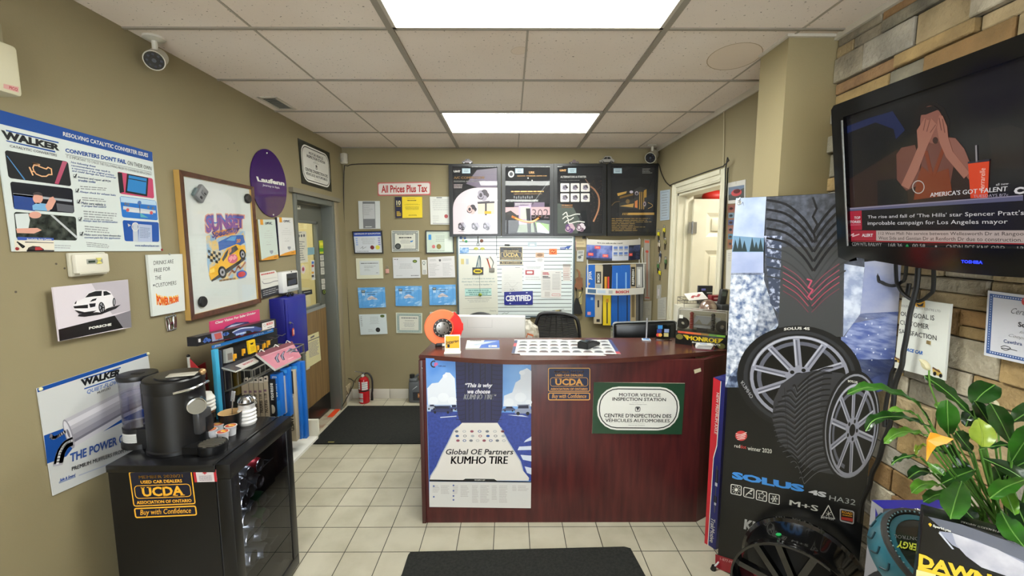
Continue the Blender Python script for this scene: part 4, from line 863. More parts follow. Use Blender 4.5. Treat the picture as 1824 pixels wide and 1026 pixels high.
# ribbed sugar jar with chrome pourer
p = HZ(fz).p(442,759); p.y += .03; p.x -= .02
t = thing('sugar_jar','ribbed glass jar of white sugar with chrome pour lid on the mini fridge','sugar jar',p)
pr = [(0,0),(.034,0)]
for k in range(4): z_ = .006 + k * .0175; pr += [(.039,z_ + .004),(.040,z_ + .009),(.037,z_ + .015),(.034,z_ + .0175)]
pr += [(.036,.085),(.033,.100)]
mb = MB(); mb.lathe(pr,M('#dcdad8',.25,coat=.5),32); mb.build('jar',t)
mb = MB(); mb.lathe([(.036,.084),(.037,.090),(.034,.112),(.030,.116)],glass('#f4f4f4',.15),28); mb.build('glass_neck',t)
mb = MB(); mb.lathe([(.035,.108),(.037,.112),(.034,.124),(.024,.136),(0,.138)],CHROME,28); mb.tube([(.01,-.005,.135),(.03,-.01,.140),(.048,-.014,.128),(.056,-.016,.105)],.006,CHROME,8,4); mb.build('pour_lid',t)
# coffee pods
first = None
for (px,py),lb in (((390,771),'coffee pod farther left, beside the paper cups'),((412,774),'coffee pod at the right, nearest the sugar jar'),((377,781),'coffee pod hidden partly by the drip column'),((398,785),'coffee pod just behind the drip tray')):
    p = HZ(fz).p(px,py)
    if first is None:
        t = first = thing('coffee_pod',lb,'coffee pod',p,0,'coffee pods on the fridge')
        mb = MB(); mb.lathe([(0,0),(.018,0),(.022,.038),(.0255,.040),(.0255,.042)],M('#d4d4da',.4),24); mb.build('cup',t)
        mb = MB(); mb.lathe([(0,.0425),(.0252,.0425)],M('#dcd6d0',.4),24); mb.lathe([(.008,.0430),(.021,.0430)],M('#b84a30',.4),24); mb.box((0,.003,.0434),(.026,.010,.0006),M('#e8c048'),rot=Matrix.Rotation(.5,4,'Z')); mb.build('foil_lid',t)
    else: dup(first,p,rs.uniform(-1,1),lb)
# little flag and red sign behind
p = V((-1.53,1.99,fz)); t = thing('desk_flag','small red and white flag on a stick behind the coffee machine','flag',p); z1 = FY(1.99).hit(327,634)[1] - fz
mb = MB(); mb.cyl((0,0,0),(0,0,z1),.006,WHITE,seg=10); mb.cyl((0,0,0),(0,0,.008),.025,BLACK); mb.build('stick',t); mb = MB(); mb.sph((0,0,z1),.008,BLACK,seg=10); mb.build('finial',t)
mb = MB(); mb.mesh([(.006,0,z1 - .012),(.055,.01,z1 - .085),(.006,0,z1 - .10),(.006,.0015,z1 - .012),(.055,.0115,z1 - .085),(.006,.0015,z1 - .10)],[(0,1,2),(5,4,3),(0,1,4,3),(1,2,5,4)],M('#c83038',.6)); mb.build('cloth',t)
A = Art(LW.up(.02),[(336,661),(366,645),(374,706),(340,722)],M('#9c2022',.3),.004,px=True); A.tx('E',M('#d8c8b8'),1,.05,q=[(357,660),(366,656),(367.5,681),(358.5,685)])
A.poly([(360,690),(366,687),(367,700),(361,703)],M('#d8a848'),1); A.build('red_sign','red sign with a white letter on the wall between coffee machine and wiper rack','sign')

# ================================================================== WIPER RACK on the left wall
RX = -1.46
t = thing('wiper_rack','wire wiper blade rack with pink header against the left wall','display rack',(-1.6,2.4,.62))
G1,G2 = FX(-1.45),FX(-1.50)
z1 = 1.14; mb = MB(); mb.b2((RX - .028,2.10,.62),(RX - .012,2.66,z1),M('#17181b',.6)); mb.b2((XL,2.5,.9),(RX - .028,2.56,.94),M('#17181b')); mb.b2((XL,2.5,1.08),(RX - .028,2.56,1.12),M('#17181b')); mb.wb('back_panel',t)
A = Art(FX(-1.44),[(378,615.5),(487,585),(487.3,591),(378.6,621)],M('#1c78c8',.35),.004,px=True); A.tx('JOYA',WHITE,1,.03,.15,q=TQ(382,619,393,616,3.5)); A.tx('JOYA',M('#c8dcf0'),1,.02,.15,q=TQ(450,600,470,594.5,3)); A.lines(0,0,0,0,1,M('#c8dcf0'),1,q=TQ(476,592,485,589,3.5),rag=0); A.build('shelf_strip',parent=t)
A = Art(FX(-1.50),[(374,573),(462,551),(464.5,592),(375.5,612)],M('#c83a6c',.35),.005,px=True); A.tx('Clear Vision For Safer Driving',WHITE,2,.035,q=[(383,573),(455,555),(455,560),(383.5,579)])
A.poly([(390,594),(402,582),(420,574),(442,573),(446,576),(425,580),(404,594),(394,598)],M('#3a3c66',.3),1); A.poly([(395,590),(412,579),(436,575),(418,581),(402,592)],M('#b8bcd8'),2); A.poly([(400,600),(414,587),(440,582),(458,586),(462,592),(440,590),(412,604)],M('#7a88b8'),2)
A.build('header_card',parent=t)
mb = MB()      # wire basket
Wm = M('#8e8c84',.35,.8)
for X_,zs_ in ((-1.30,(.99,1.04)),(-1.45,(.92,1.04))):
    for z_ in zs_: mb.cyl((X_,2.10,z_),(X_,2.64,z_),.004,Wm,seg=6)
for k in range(12): y_ = 2.12 + k * .046; mb.cyl((-1.30,y_,.99),(-1.30,y_,1.04),.0025,Wm,seg=6)
for y_ in (2.10,2.64): mb.tube([(RX,y_,1.04),(-1.30,y_,1.04),(-1.30,y_,.99),(RX,y_,.92)],.005,Wm,6)
for k in range(5): x_ = -1.44 + k * .033; mb.tube([(x_,2.10,1.04),(x_,2.10,.92 + (x_ + 1.46) * .42)],.002,Wm,6)
mb.wb('wire_basket',t)
for i in range(5):
    mb = MB(); y_ = 2.32 + i * .075; mb.tube([(RX - .01,y_,1.105 - i * .0),(-1.42,y_,1.10),(-1.40,y_,1.112)],.0025,STEEL,6); mb.wb('hook',t)
mb = MB(); mb.b2((-1.50,2.20,.44),(-1.22,2.62,.455),M('#d0cec6',.5)); mb.b2((-1.50,2.60,.44),(-1.22,2.62,.56),M('#c8c4b4',.5)); mb.b2((-1.505,2.2,.44),(-1.495,2.62,.64),M('#c8c4b4',.5)); mb.wb('bottom_tray',t)
# light blue tube at the rack's left end
mb = MB(); q = FX(-1.42).p(386,622); mb.b2((-1.44,q.y - .014,.60),(-1.42,q.y + .014,q.z),M('#3aa0c8',.3),.004); tag(mb.build('wiper_pack'),'light blue upright pack at the left end of the wiper rack','wiper pack','wiper packs in the rack')
# dark hanging packs behind the basket
for px0,px1,py0,py1,c_,lb in ((393,400,624,740,'#2a3a50','dark blue pack hanging left behind the wire basket'),(402,416,648,740,'#2c2a30','dark grey pack hanging under the grey clear pack in the rack'),(418,430,650,700,'#5c4c1c','dark pack with yellow band hanging in the wire basket')):
    a = FX(-1.435).p(px0,py0); b = FX(-1.435).p(px1,py1)
    mb = MB(); mb.b2((-1.45,a.y,max(b.z,.63)),(-1.43,b.y,a.z),M(c_,.3),.003); tag(mb.build('wiper_pack'),lb,'wiper pack','wiper packs in the rack')
A = Art(FX(-1.42),[(401.5,623),(415,619),(417,643),(402.5,647)],M('#9a9c98',.3),.012,px=True); A.poly([(405,630),(413,628),(414,640),(406,642)],M('#6a6460'),1); A.build('bulb_pack','grey clear hanging pack at the rack’s left','pack')
A = Art(FX(-1.40),[(442,607.5),(454,604),(457,626),(445,631)],M('#e0b818',.4),.010,px=True); A.poly([(445,612),(452,609.5),(450,613.5),(447,614)],BLACK,1); A.lines(0,0,0,0,4,M('#a8861c'),1,q=[(446,618),(454,615.5),(455,624),(447,627)]); A.build('accessory_pack','bright yellow hanging pack in the middle of the wiper rack','pack')
for px,py,lb in ((435.5,622,'narrow yellow pack just left of the wide yellow pack'),(460,616,'narrow yellow pack just right of the wide yellow pack'),(471.7,612,'narrow yellow pack third from the right end of the hooks'),(479.5,607,'narrow yellow pack at the right end of the hooks'),(420,631,'narrow yellow pack beside the grey clear pack')):
    A = Art(FX(-1.41),[(px - 1.8,py),(px + 1.6,py - 1),(px + 2,py + 11),(px - 1.5,py + 12)],M('#e0a020',.4),.010,px=True); A.poly([(px - 1.5,py + 8),(px + 1.8,py + 7),(px + 2,py + 11),(px - 1.5,py + 12)],M('#26262a'),1); A.build('narrow_pack',lb,'pack','yellow hanging packs')
# long wiper box lying across the top
A = Art(FX(-1.415),[(350.5,600.5),(491,568),(492.6,581.5),(351.5,617)],M('#17181f',.3),.045,px=True)
A.poly([(353,604),(357,603),(357.5,609),(353.5,610)],M('#c8c4c8'),1); A.poly([(376,594),(396,590),(398,604),(378,608.5)],M('#8a90b0'),1); A.poly([(381,595),(393,592),(396,602),(384,605)],M('#b0504c'),2)
for k in range(14): x = 360 + rs.random() * 90; y = 603 - (x - 360) * .225 + rs.random() * 8; A.poly([(x,y),(x + 5,y - 4),(x + 9,y - 1),(x + 4,y + 3)],M('#3f60a8',.4),1)
A.poly([(412,592),(428,583),(452,581),(466,584),(464,590),(440,589),(420,597)],M('#3a4a84'),2); A.line([(414,592),(430,585),(452,583)],.006,M('#c0c8e0'),3,4); A.lines(0,0,0,0,1,M('#a8bce0'),3,q=TQ(420,598,438,594,4),rag=0,fill=.8)
A.poly([(466.5,576),(488,570.5),(488.5,583.3),(467,588.5)],M('#d4d0cc'),2); A.tx('BOSCH',M('#c03038'),3,.05,q=TQ(474.5,580,485.5,577,4.5)); A.ell(471,579.5,2,2.4,M('#8a8a8a'),3,inner=.7); A.lines(0,0,0,0,1,INK,3,q=[(476,582.5),(485,580.5),(485,583),(476,585)])
A.build('wiper_box','long dark wiper box lying across the top of the rack','wiper box')
# opened catalogue and magazine
def sheet4(P,name,lb,cat,m,th,art=None,edge=None):
    P = [V(p) for p in P]; u = (P[1] - P[0]).normalized(); n = u.cross((P[3] - P[0])).normalized(); v = n.cross(u) * 1.0; S = Surf(P[0],u,n.cross(u))
    if S.n.dot(EYE - P[0]) < 0: S = Surf(P[0],u,-S.v)
    A = Art(S,[((p - P[0]).dot(S.u),(p - P[0]).dot(S.v)) for p in P],m,th,st=True,edge=edge or WHITE)
    if art: art(A)
    return A.build(name,lb,cat)
P = [FX(-1.37).p(456,629.5),FX(-1.37).p(520,607.5),FX(-1.22).p(539,630),FX(-1.22).p(491,657.5)]
def f(A):
    A.poly([(0,0),(1,0),(1,.22),(0,.22)],M('#7a4650',.3)); A.rect(.1,.24,.95,.27,M('#c8a8b0'))
    for c_,k in (((.20,.78),0),((.38,.78),.16),((.62,.48),.3),((.66,.62),.36)):
        x,y = c_; A.poly([(x,y),(x + .04,y - .25),(x + .22,y - .40),(x + .26,y - .38),(x + .12,y - .2),(x + .07,y + .02)] if k < .2 else [(x,y),(x + .2,y - .14),(x + .34,y + .05),(x + .3,y + .09),(x + .16,y - .03)],M('#3c4258',.3),2); A.line([(x + .03,y - .02),(x + .08,y - .2),(x + .2,y - .35)] if k < .2 else [(x + .02,y),(x + .2,y - .09),(x + .3,y + .04)],.004,M('#a8a4b4'),3,4)
    A.lines(.55,.80,.82,.88,1,M('#e0c0c8'),2)
cat_ = sheet4(P,'catalogue','pink wiper catalogue hanging open at the front of the rack','catalogue',M('#b86a7c',.3,noise=('#c88a98',6,2,.3,.7)),.012,f)
for k in (.12,.5,.85):
    mb = MB(); p = P[0].lerp(P[1],k); mb.tube([p + V((-.01,0,-.01)),p + V((0,0,.012)),p + V((.02,0,.0))],.003,WHITE,6,3); mb.build('ring',cat_,world=True)
P = [FX(-1.43).p(395,654),FX(-1.43).p(446,633),FX(-1.35).p(461,641),FX(-1.35).p(420,661)]
sheet4(P,'brochure','grey and white brochure lying on the wire basket','brochure',M('#4c4c50',.25),.008,lambda A: (A.rect(.25,.45,1,1,M('#c8c4c4',.3)),A.text('BOSCH',.45,.6,.85,.8,M('#a84850'),2,.04)))
# boxes standing in the rack
def wbox(x0,y0,x1,y1,Y,dep,base,lb,art=None,side=None,name='wiper_box',zmin=.457,grp='wiper boxes in the rack'):
    S = FY(Y); a = S.hit(x0,y1); b = S.hit(x1,y0); z0 = max(a[1],zmin); t = thing(name,lb,'wiper box',((a[0] + b[0]) / 2,Y + dep / 2,z0),0,grp)
    mb = MB(); mb.b2((a[0],Y,z0),(b[0],Y + dep,b[1]),base if side is None else side,.0008); 
    A = Art(S.up(.0006),[(x0,y0),(x1,y0),(x1,y1),(x0,y1)],px=True); A.c = [(a[0],b[1]),(b[0],b[1]),(b[0],z0),(a[0],z0)]; A.px = False
    A.rect(0,0,1,1,base,0)
    if art: art(A)
    mb.wb('carton',t); A.build('print',parent=t); return t
VT = lambda A,s,u0,v0,u1,v1,m,l=2,b=.03: A.tx(s,m,l,b,q=[(u1,v0),(u1,v1),(u0,v1),(u0,v0)])
BG = M('#b8a890',.5); BKx = M('#1c1b1d',.4); NM = ('leftmost of five beige all season wiper boxes','second from left of five beige all season wiper boxes','middle one of five beige all season wiper boxes','fourth from left of five beige all season wiper boxes','rightmost of five beige all season wiper boxes, black side showing')
for i in range(5):
    x = 434 + i * 8.8; y = 683 - i * .3 - (i == 4) * 2
    def f(A): VT(A,'ALL SEASON',.25,.32,.75,.88,M('#3a3028')); A.rect(.3,.22,.7,.28,M('#7a5a6c'))
    t = wbox(x,y,x + 8.2,742,2.20 + i * .004,.09,BG,NM[i],f,BKx,zmin=.70)
    mb = MB(); S = FY(2.205 + i * .004); a = S.p(x + 1,y + 1); b = S.p(x + 8,y - 11); X_ = Matrix.Translation((a.x,a.y,a.z)); w_ = b.x - a.x; h_ = b.z - a.z
    mb.prism([(0,0),(w_,0),(w_,h_ * .9),(w_ * .8,h_),(w_ * .1,h_ * .85)],0,.003,M('#cfc4b4',.5),X_ @ Matrix.Rotation(PI / 2,4,'X')); mb.box((a.x + w_ * .5,a.y - .0035,a.z + h_ * .55),(w_ * .5,.001,h_ * .22),BLACK); mb.wb('hang_tab',t)
VB = M('#1a62b8',.3)
def fr(A): VT(A,'REFRESH',.2,.10,.8,.55,WHITE); A.ell(.5,.8,.4,.12,M('#b8b0a0'),1)
wbox(481,676,488,742,2.235,.06,BKx,'black refresh wiper box right of the beige boxes',fr,zmin=.70)
def fv(A): VT(A,'VALOR',.25,.22,.75,.55,WHITE); A.text('JOYA',.2,.04,.8,.10,WHITE,2,.03); A.poly([(0,.7),(1,.6),(1,1),(0,1)],M('#2a80d0'),1); A.ell(.3,.8,.25,.05,M('#d8a070'),2)
wbox(486,667,496,742,2.25,.05,VB,'wide blue wiper box right of the black refresh box',fv,zmin=.70)
def fs(A): A.poly([(0,0),(1,0),(1,.25),(0,.2)],M('#8a8478'),1); A.poly([(.5,.12),(.62,.2),(.95,.2),(.7,.26),(.8,.34),(.5,.29),(.2,.34),(.3,.26),(.05,.2),(.38,.2)],M('#e0a828'),2); A.rect(.4,.4,.6,.85,M('#5a5a60'),2); A.rect(0,.9,1,1,M('#c89428'),1)
wbox(496.5,672,503,738,2.29,.04,M('#a8a8ac',.4),'grey wiper box with a yellow star on top',fs,zmin=.70)
def fb(A): A.rect(.42,.2,.58,.5,M('#a8c8e8'),2); A.rect(.42,.53,.58,.8,M('#a8c8e8'),2); A.rect(.1,.03,.9,.10,M('#3a90d8'),1)
wbox(504,656,512,742,2.32,.04,VB,'blue wiper box left of the long eco framed box',fb,zmin=.62)
def fe(A): A.rect(0,0,1,.32,BKx,1); VT(A,'REFRESH',.2,.04,.8,.28,WHITE); VT(A,'ECO FRAMED',.2,.42,.8,.85,M('#4a4438')); A.ell(.5,.36,.4,.03,M('#d8d0c0'),2)
wbox(513.5,661,521.5,786,2.36,.04,M('#a89c86',.5),'long beige eco framed wiper box with black top',fe)
wbox(522.5,648,530,782,2.40,.035,VB,'left of two long blue wiper boxes at the rack’s right end',fb)
def fw(A): VT(A,'VALOR',.2,.1,.8,.26,WHITE); A.rect(.42,.35,.58,.85,M('#a8c8e8'),2); A.ell(.4,.3,.3,.02,M('#d8a070'),2)
wbox(530.5,645,539,781,2.44,.03,VB,'rightmost long blue wiper box at the rack’s right end',fw)
# ceiling vent, floor mats
t = thing('ceiling_vent','small square ceiling vent near the left wall','vent',CE.p(492,184)); a = CE.p(457,172); b = CE.p(526,194); y0,y1 = CE.p(490,172).y,CE.p(490,194).y; x0 = CE.p(457,172).x; x1 = CE.p(492,172).x; y0,y1 = min(y0,y1),max(y0,y1)
mb = MB()
for p_,q_ in (((x0,y0),(x1,y0 + .02)),((x0,y1 - .02),(x1,y1)),((x0,y0),(x0 + .02,y1)),((x1 - .02,y0),(x1,y1))): mb.b2((*p_,ZC - .006),(*q_,ZC),M('#c4beb0',.5))
mb.wb('frame',t); mb = MB()
n = 10
for k in range(n): y_ = y0 + .025 + (y1 - y0 - .05) * k / (n - 1); mb.box(((x0 + x1) / 2,y_,ZC - .003),(x1 - x0 - .04,.012,.002),M('#8a8880',.5),rot=Matrix.Rotation(.5,4,'X'))
mb.b2((x0 + .02,y0 + .02,ZC - .001),(x1 - .02,y1 - .02,ZC - .0002),M('#4a4a46')); mb.wb('louvres',t)
MAT = M('#141513',.95,noise=('#1f211d',60,4,.35,.7),bump=(220,.8))
mb = MB(); mb.b2((-1.66,3.40,.001),(-.42,4.215,.012),MAT,.003); mb.box((-1.50,3.42,.0125),(.05,.012,.001),M('#a89c50')); tag(mb.build('floor_mat'),'black floor mat by the grey door, left of the counter','mat')
P_ = [FL.p(*q) for q in ((742,986),(1112,977),(1123,980),(1150,1030),(1160,1060),(700,1060),(716,1026),(727,992),(731,987))]
mb = MB(); mb.prism([(p.x,p.y) for p in P_],.001,.012,M('#1a1b18',.95,noise=('#2b2c28',70,4,.35,.7),bump=(220,.8))); tag(mb.build('floor_mat'),'black floor mat in front of the reception counter, nearest the camera','mat')
# ================================================================== BACK WALL
def sheet(S,c,base,th,name,lb,cat,f=None,group=None,edge=None,px=False):
    A = Art(S.up(th),c,base if not isinstance(base,str) else M(base,.35),th * .9,px=px,edge=edge)
    if f: f(A)
    return A.build(name,lb,cat,group)
def framed(S,c,bw,fm,base,name,lb,cat,f,group=None,th=.018):
    """sheet with a raised frame as its own part; bw = frame width fraction of the width"""
    Sf = S.up(th); q = [Sf.hit(*p) for p in c]; W = math.hypot(q[1][0] - q[0][0],q[1][1] - q[0][1]); H = math.hypot(q[3][0] - q[0][0],q[3][1] - q[0][1]); u = bw; v = bw * W / H
    t = sthing(S,c,name,lb,cat,group); I = [Art.bil(q,a,b) for a,b in ((u,v),(1 - u,v),(1 - u,1 - v),(u,1 - v))]
    mb = MB(); X = lambda p,o: S.xyz(p[0],p[1],o)
    for i in range(4):
        j = (i + 1) % 4
        mb.face([X(q[i],th),X(q[j],th),X(I[j],th),X(I[i],th)],fm); mb.face([X(q[i],th),X(q[j],th),X(q[j],.001),X(q[i],.001)],fm); mb.face([X(I[i],th),X(I[j],th),X(I[j],th * .5),X(I[i],th * .5)],fm)
    mb.face([X(p,.001) for p in q],fm); mb.wb('frame',t)
    A = Art(S.up(th * .6),I,base if not isinstance(base,str) else M(base,.2),th * .3,st=True); f(A); A.build('print',parent=t); return t
TX = M('#8c8e90',.6); TD = M('#54565a',.6)
# red lettered price sign
def f(A):
    A.rr(.0,.0,1,1,M('#b8605c',.4),1,.18); A.rr(.012,.07,.988,.93,M('#cf9c98',.4),2,.18); A.rr(.02,.11,.98,.89,M('#d6cfca',.4),3,.16); A.text('All Prices Plus Tax',.07,.22,.94,.78,M('#a8201e',.4),4,.03)
sheet(BW,[(672.5,325),(767,323.5),(767,347.5),(673,349)],M('#b8605c'),.006,'price_sign','white sign with red lettering about prices plus tax on the back wall','sign',f)
# rows of certificates
def f(A): A.rect(.2,.02,.78,.98,M('#6e7072'),1); A.rect(.22,.10,.76,.64,M('#b4b6b8'),2); A.lines(.25,.13,.73,.52,6,TX,3,rag=.5,fill=.2); A.lines(.3,.9,.7,.95,1,WHITE,2)
sheet(BW,[(638,358),(676.3,358),(677.2,407.4),(639.8,408)],'#c4c8c6',.012,'wall_certificate','white clip frame holding a tall grey ticket, top left of the certificates','certificate',f,'certificates on the back wall')
def f(A):
    A.rect(0,0,.26,1,M('#20203a',.3),1); A.text('10',.05,.17,.21,.39,M('#d8cfa0'),2,.03); A.lines(.05,.42,.21,.46,1,M('#c8b040'),2,rag=0,fill=.8); A.lines(.05,.68,.22,.92,4,M('#c8a830'),2,fill=.6)
    A.lines(.45,.06,.8,.09,1,M('#8a7a20')); A.lines(.4,.15,.84,.19,1,INK,center=True,fill=.8); A.lines(.33,.33,.93,.39,2,M('#9a8820'),center=True); A.lines(.36,.45,.9,.62,4,M('#9a8820'),center=True); A.lines(.45,.84,.84,.92,2,M('#6a5c18'),center=True)
sheet(BW,[(703.3,350.7),(751.7,350.7),(752,387.7),(704.5,388.4)],'#e2c82a',.014,'wall_plaque','bright yellow ten years plaque with dark left band under the price sign','plaque',f)
def f(A): A.rect(.3,.02,.55,.05,TD); A.lines(.1,.08,.9,.5,6,TX,center=True,fill=.18); A.ell(.72,.70,.085,.07,M('#a84848'),2); A.lines(.1,.66,.5,.95,4,TX,rag=.6,fill=.15); A.rect(.1,.955,.9,.97,TD)
sheet(BW,[(765.6,350.4),(805,350.4),(806,400),(767,400)],'#cdcec8',.010,'wall_certificate','white certificate with a red seal, half behind the leftmost dark poster','certificate',f,'certificates on the back wall')
def f(A):
    A.rect(0,0,1,.2,M('#2244a0',.3)); A.text('CERTIFICATE OF QUALIFICATION',.03,.05,.97,.13,WHITE,2,.03); A.rect(0,.2,1,.23,M('#a8bcd8'))
    for k in range(4): A.rect(.05,.28 + k * .1,.13,.34 + k * .1,M('#8ea4d0'),1); A.rect(.87,.28 + k * .1,.95,.34 + k * .1,M('#8a88b8'),1)
    A.lines(.22,.28,.8,.6,5,TX,center=True,fill=.25); A.ell(.64,.75,.075,.1,M('#6c1e24'),2); A.ell(.84,.75,.08,.105,M('#cfc84a'),2); A.line([(.2,.8),(.3,.7),(.28,.82),(.42,.72)],.003,TD); A.lines(.05,.92,.6,.96,1,TD)
framed(BW,[(627,412),(680,410.7),(682.6,451.7),(631,452)],.035,M('#1c1c1e',.3),'#c9ced4','wall_certificate','black framed certificate with a blue header band, left column','certificate',f,'certificates on the back wall')
def border(A,m,o=.03,w=.09,l=1):
    A.rect(o,o,1 - o,1 - o,m,l); A.rect(o + w,o + w * 1.2,1 - o - w,1 - o - w * 1.2,M('#ccccc0',.4),l + 1)
    for k in range(22):
        u = o + .02 + k * (1 - 2 * o - .04) / 21
        A.ell(u,o + w * .6,.012,.03,M('#c4c8c0'),l + 1,n=8); A.ell(u,1 - o - w * .6,.012,.03,M('#c4c8c0'),l + 1,n=8)
    for k in range(14):
        v = o + .08 + k * (1 - 2 * o - .16) / 13; A.ell(o + w * .5,v,.016,.02,M('#c4c8c0'),l + 1,n=8); A.ell(1 - o - w * .5,v,.016,.02,M('#c4c8c0'),l + 1,n=8)
def f(A): border(A,M('#6c7270')); A.lines(.18,.16,.82,.20,1,TD,3,rag=.1,center=True,fill=.9); A.lines(.22,.30,.78,.37,1,INK,3,center=True,fill=.8); A.lines(.3,.42,.72,.62,4,TX,3,center=True,fill=.4); A.poly([(.68,.5),(.8,.46),(.77,.54),(.70,.56)],M('#3a78b8'),3); A.ell(.23,.74,.11,.14,M('#2c302e'),3); A.ell(.23,.74,.07,.09,M('#4a4e4c'),4); A.lines(.45,.70,.85,.86,3,TX,3,fill=.2)
sheet(BW,[(697.2,410.7),(745.9,410.7),(746,447.8),(698.2,448.6)],'#c9cabf',.010,'wall_certificate','certificate with ornate grey border and dark round seal','certificate',f,'certificates on the back wall')
def f(A): A.lines(.04,.04,.8,.10,2,TX,fill=.2); A.rect(.07,.15,.18,.4,M('#3a88c8'),1); A.lines(.3,.18,.75,.5,4,TX,center=True,fill=.25); A.ell(.26,.72,.065,.085,M('#c87070'),2); A.ell(.46,.72,.09,.12,M('#8a7a3c'),2); A.rect(.68,.35,.95,.95,M('#ccd4cc'),1); A.lines(.1,.9,.9,.95,1,TX)
framed(BW,[(757.6,410.4),(807.5,410.4),(809,451),(758.5,451.7)],.035,M('#1e1f20',.3),'#bfcbbd','wall_certificate','black framed pale green certificate with red and gold seals','certificate',f,'certificates on the back wall')
def f(A): A.rect(.13,.12,.87,.82,M('#c6cccd'),1); A.lines(.18,.22,.85,.27,1,TD,2,fill=.7); A.lines(.3,.35,.75,.48,2,TX,2,fill=.3); A.lines(.3,.5,.55,.62,3,TX,2,fill=.25); A.rect(.74,.70,.82,.73,TX,2)
sheet(BW,[(633.8,460.3),(681,459.8),(682.6,496),(635.5,497)],'#d0d0b8',.010,'wall_certificate','cream bordered certificate, left column second row','certificate',f,'certificates on the back wall')
def f(A): A.lines(.05,.05,.25,.14,1,INK,fill=.4); A.rect(.05,.02,.16,.38,M('#cfcfd4'),1); A.ell(.82,.19,.085,.075,M('#3c5a24'),2); A.ell(.82,.19,.05,.04,M('#8a9440'),3); A.lines(.2,.28,.75,.55,4,TX,center=True,fill=.2); A.lines(.1,.86,.4,.9,1,TX); A.lines(.65,.85,.95,.92,1,TD)
sheet(BW,[(699.3,458.7),(747.3,458.4),(748.9,494.9),(701,495.6)],'#c8cacc',.010,'wall_certificate','white certificate with a green oval logo at top right, middle column','certificate',f,'certificates on the back wall')
def f(A): A.poly([(.42,.12),(.5,.12),(.5,.2),(.46,.24),(.42,.2)],TD); A.lines(.08,.1,.38,.2,2,TX,fill=.3); A.lines(.55,.1,.92,.2,2,TX,fill=.3); A.lines(.05,.30,.45,.92,9,TX,fill=.2,rag=.6); A.lines(.55,.30,.93,.92,10,TX,fill=.2,rag=.5)
sheet(BW,[(761.4,458.4),(809.2,456),(810.8,494),(762.9,494.9)],'#cfcdcd',.010,'wall_certificate','white two-column certificate, right column second row','certificate',f,'certificates on the back wall')
BLC = M('#5a9fdc',.3,noise=('#a8d0ee',14,5,.5,.75))
def fblue(A):
    A.rr(.12,.1,.9,.92,M('#3a78b8'),1,.02,w=.012); A.rect(.13,.13,.27,.26,M('#55646c'),2); A.rect(.15,.15,.25,.20,M('#a8a8a0'),3); A.poly([(.14,.27),(.26,.27),(.24,.42),(.2,.36),(.16,.42)],M('#b8d4ea'),2)
    A.lines(.3,.22,.72,.25,1,M('#3a4a6c'),2,center=True,fill=.8); A.lines(.36,.32,.64,.36,1,M('#3a4a6c'),2,center=True,fill=.8)
    A.poly([(.32,.55),(.40,.46),(.5,.40),(.58,.46),(.68,.54),(.72,.60),(.62,.60),(.5,.58),(.42,.62),(.34,.62)],M('#d4ccd0'),2); A.lines(.34,.49,.70,.57,2,M('#48405c'),3,center=True,fill=.4)
    for k in range(7): x = rs.random() * .9; y = rs.random() * .25 + (.7 if k % 2 else 0); A.ell(x + .05,min(.95,y + .04),.07,.035,M('#9cc8ec'),1,tilt=-25,n=10)
BQ = [[(637,512.5),(685,511.7),(687.3,547.3),(639.8,548.8)],[(704,509.7),(751,509.4),(751.2,545.2),(704.8,545)],[(764,507.5),(811.3,507),(812.4,543),(765.3,543.4)]]
for q,lb in zip(BQ,('leftmost of the three blue sky certificates','middle of the three blue sky certificates','rightmost of the three blue sky certificates')): sheet(BW,q,BLC,.010,'wall_certificate',lb,'certificate',fblue,'blue certificates on the back wall')
def f(A): A.lines(.05,.07,.12,.6,6,TX,fill=.4); A.ell(.86,.1,.08,.07,M('#4a5c24'),2); A.lines(.35,.1,.75,.5,7,TX,center=True,fill=.2); A.ell(.66,.78,.085,.115,M('#1e2020'),2); A.lines(.3,.72,.5,.88,2,TX,fill=.2)
sheet(BW,[(639,560.4),(687.6,559.3),(690,594.7),(642.4,596.4)],'#c6d0d2',.010,'wall_certificate','pale certificate with round black seal, lowest in the left column','certificate',f,'certificates on the back wall')
def f(A): border(A,M('#6f8a86'),.04,.085); A.lines(.2,.22,.82,.27,1,TD,3,center=True,fill=.8); A.lines(.3,.36,.72,.40,1,TD,3,center=True); A.lines(.26,.46,.75,.70,4,TX,3,center=True,fill=.35); A.lines(.2,.76,.8,.80,1,TX,3,fill=.3)
sheet(BW,[(705,557.2),(751.7,558),(751.7,593.6),(706,593.1)],'#c4c9b8',.010,'wall_certificate','certificate with teal ornate border, lowest in the middle column','certificate',f,'certificates on the back wall')
def f(A): border(A,M('#8a8f88'),.04,.085); A.ell(.9,.12,.05,.06,M('#6a3a44'),3)
sheet(BW,[(765.7,556),(812.4,555.4),(813,592),(766.5,592.5)],'#c9c9be',.010,'wall_certificate','certificate mostly hidden behind the orange brake disc','certificate',f,'certificates on the back wall')
t = thing('key_ring','small pink key tag hanging between cream and white certificates','key tag',BW.p(690.5,487)); mb = MB(); mb.tube([BW.p(690 + 1.6 * math.cos(R(a)),476 + 2.4 * math.sin(R(a)),.006) for a in range(0,360,40)],.0016,STEEL,6,closed=True); mb.wb('ring',t)
a = BW.p(687,479,.004); b = BW.p(693.5,486.5,.014); mb = MB(); mb.b2(a,b,M('#c8968a',.4),.003); mb.wb('tag',t)
def f(A): A.ell(.42,.2,.3,.12,M('#7a8a84'),1,inner=.6); A.rect(.35,.3,.5,.36,INK); A.lines(.2,.68,.85,.96,3,TD,fill=.4)
sheet(BW,[(751,463),(760,463),(761,488.8),(752.2,489)],'#cfcfc9',.004,'bookmark','narrow white bookmark strip between two certificates on the back wall','bookmark',f)

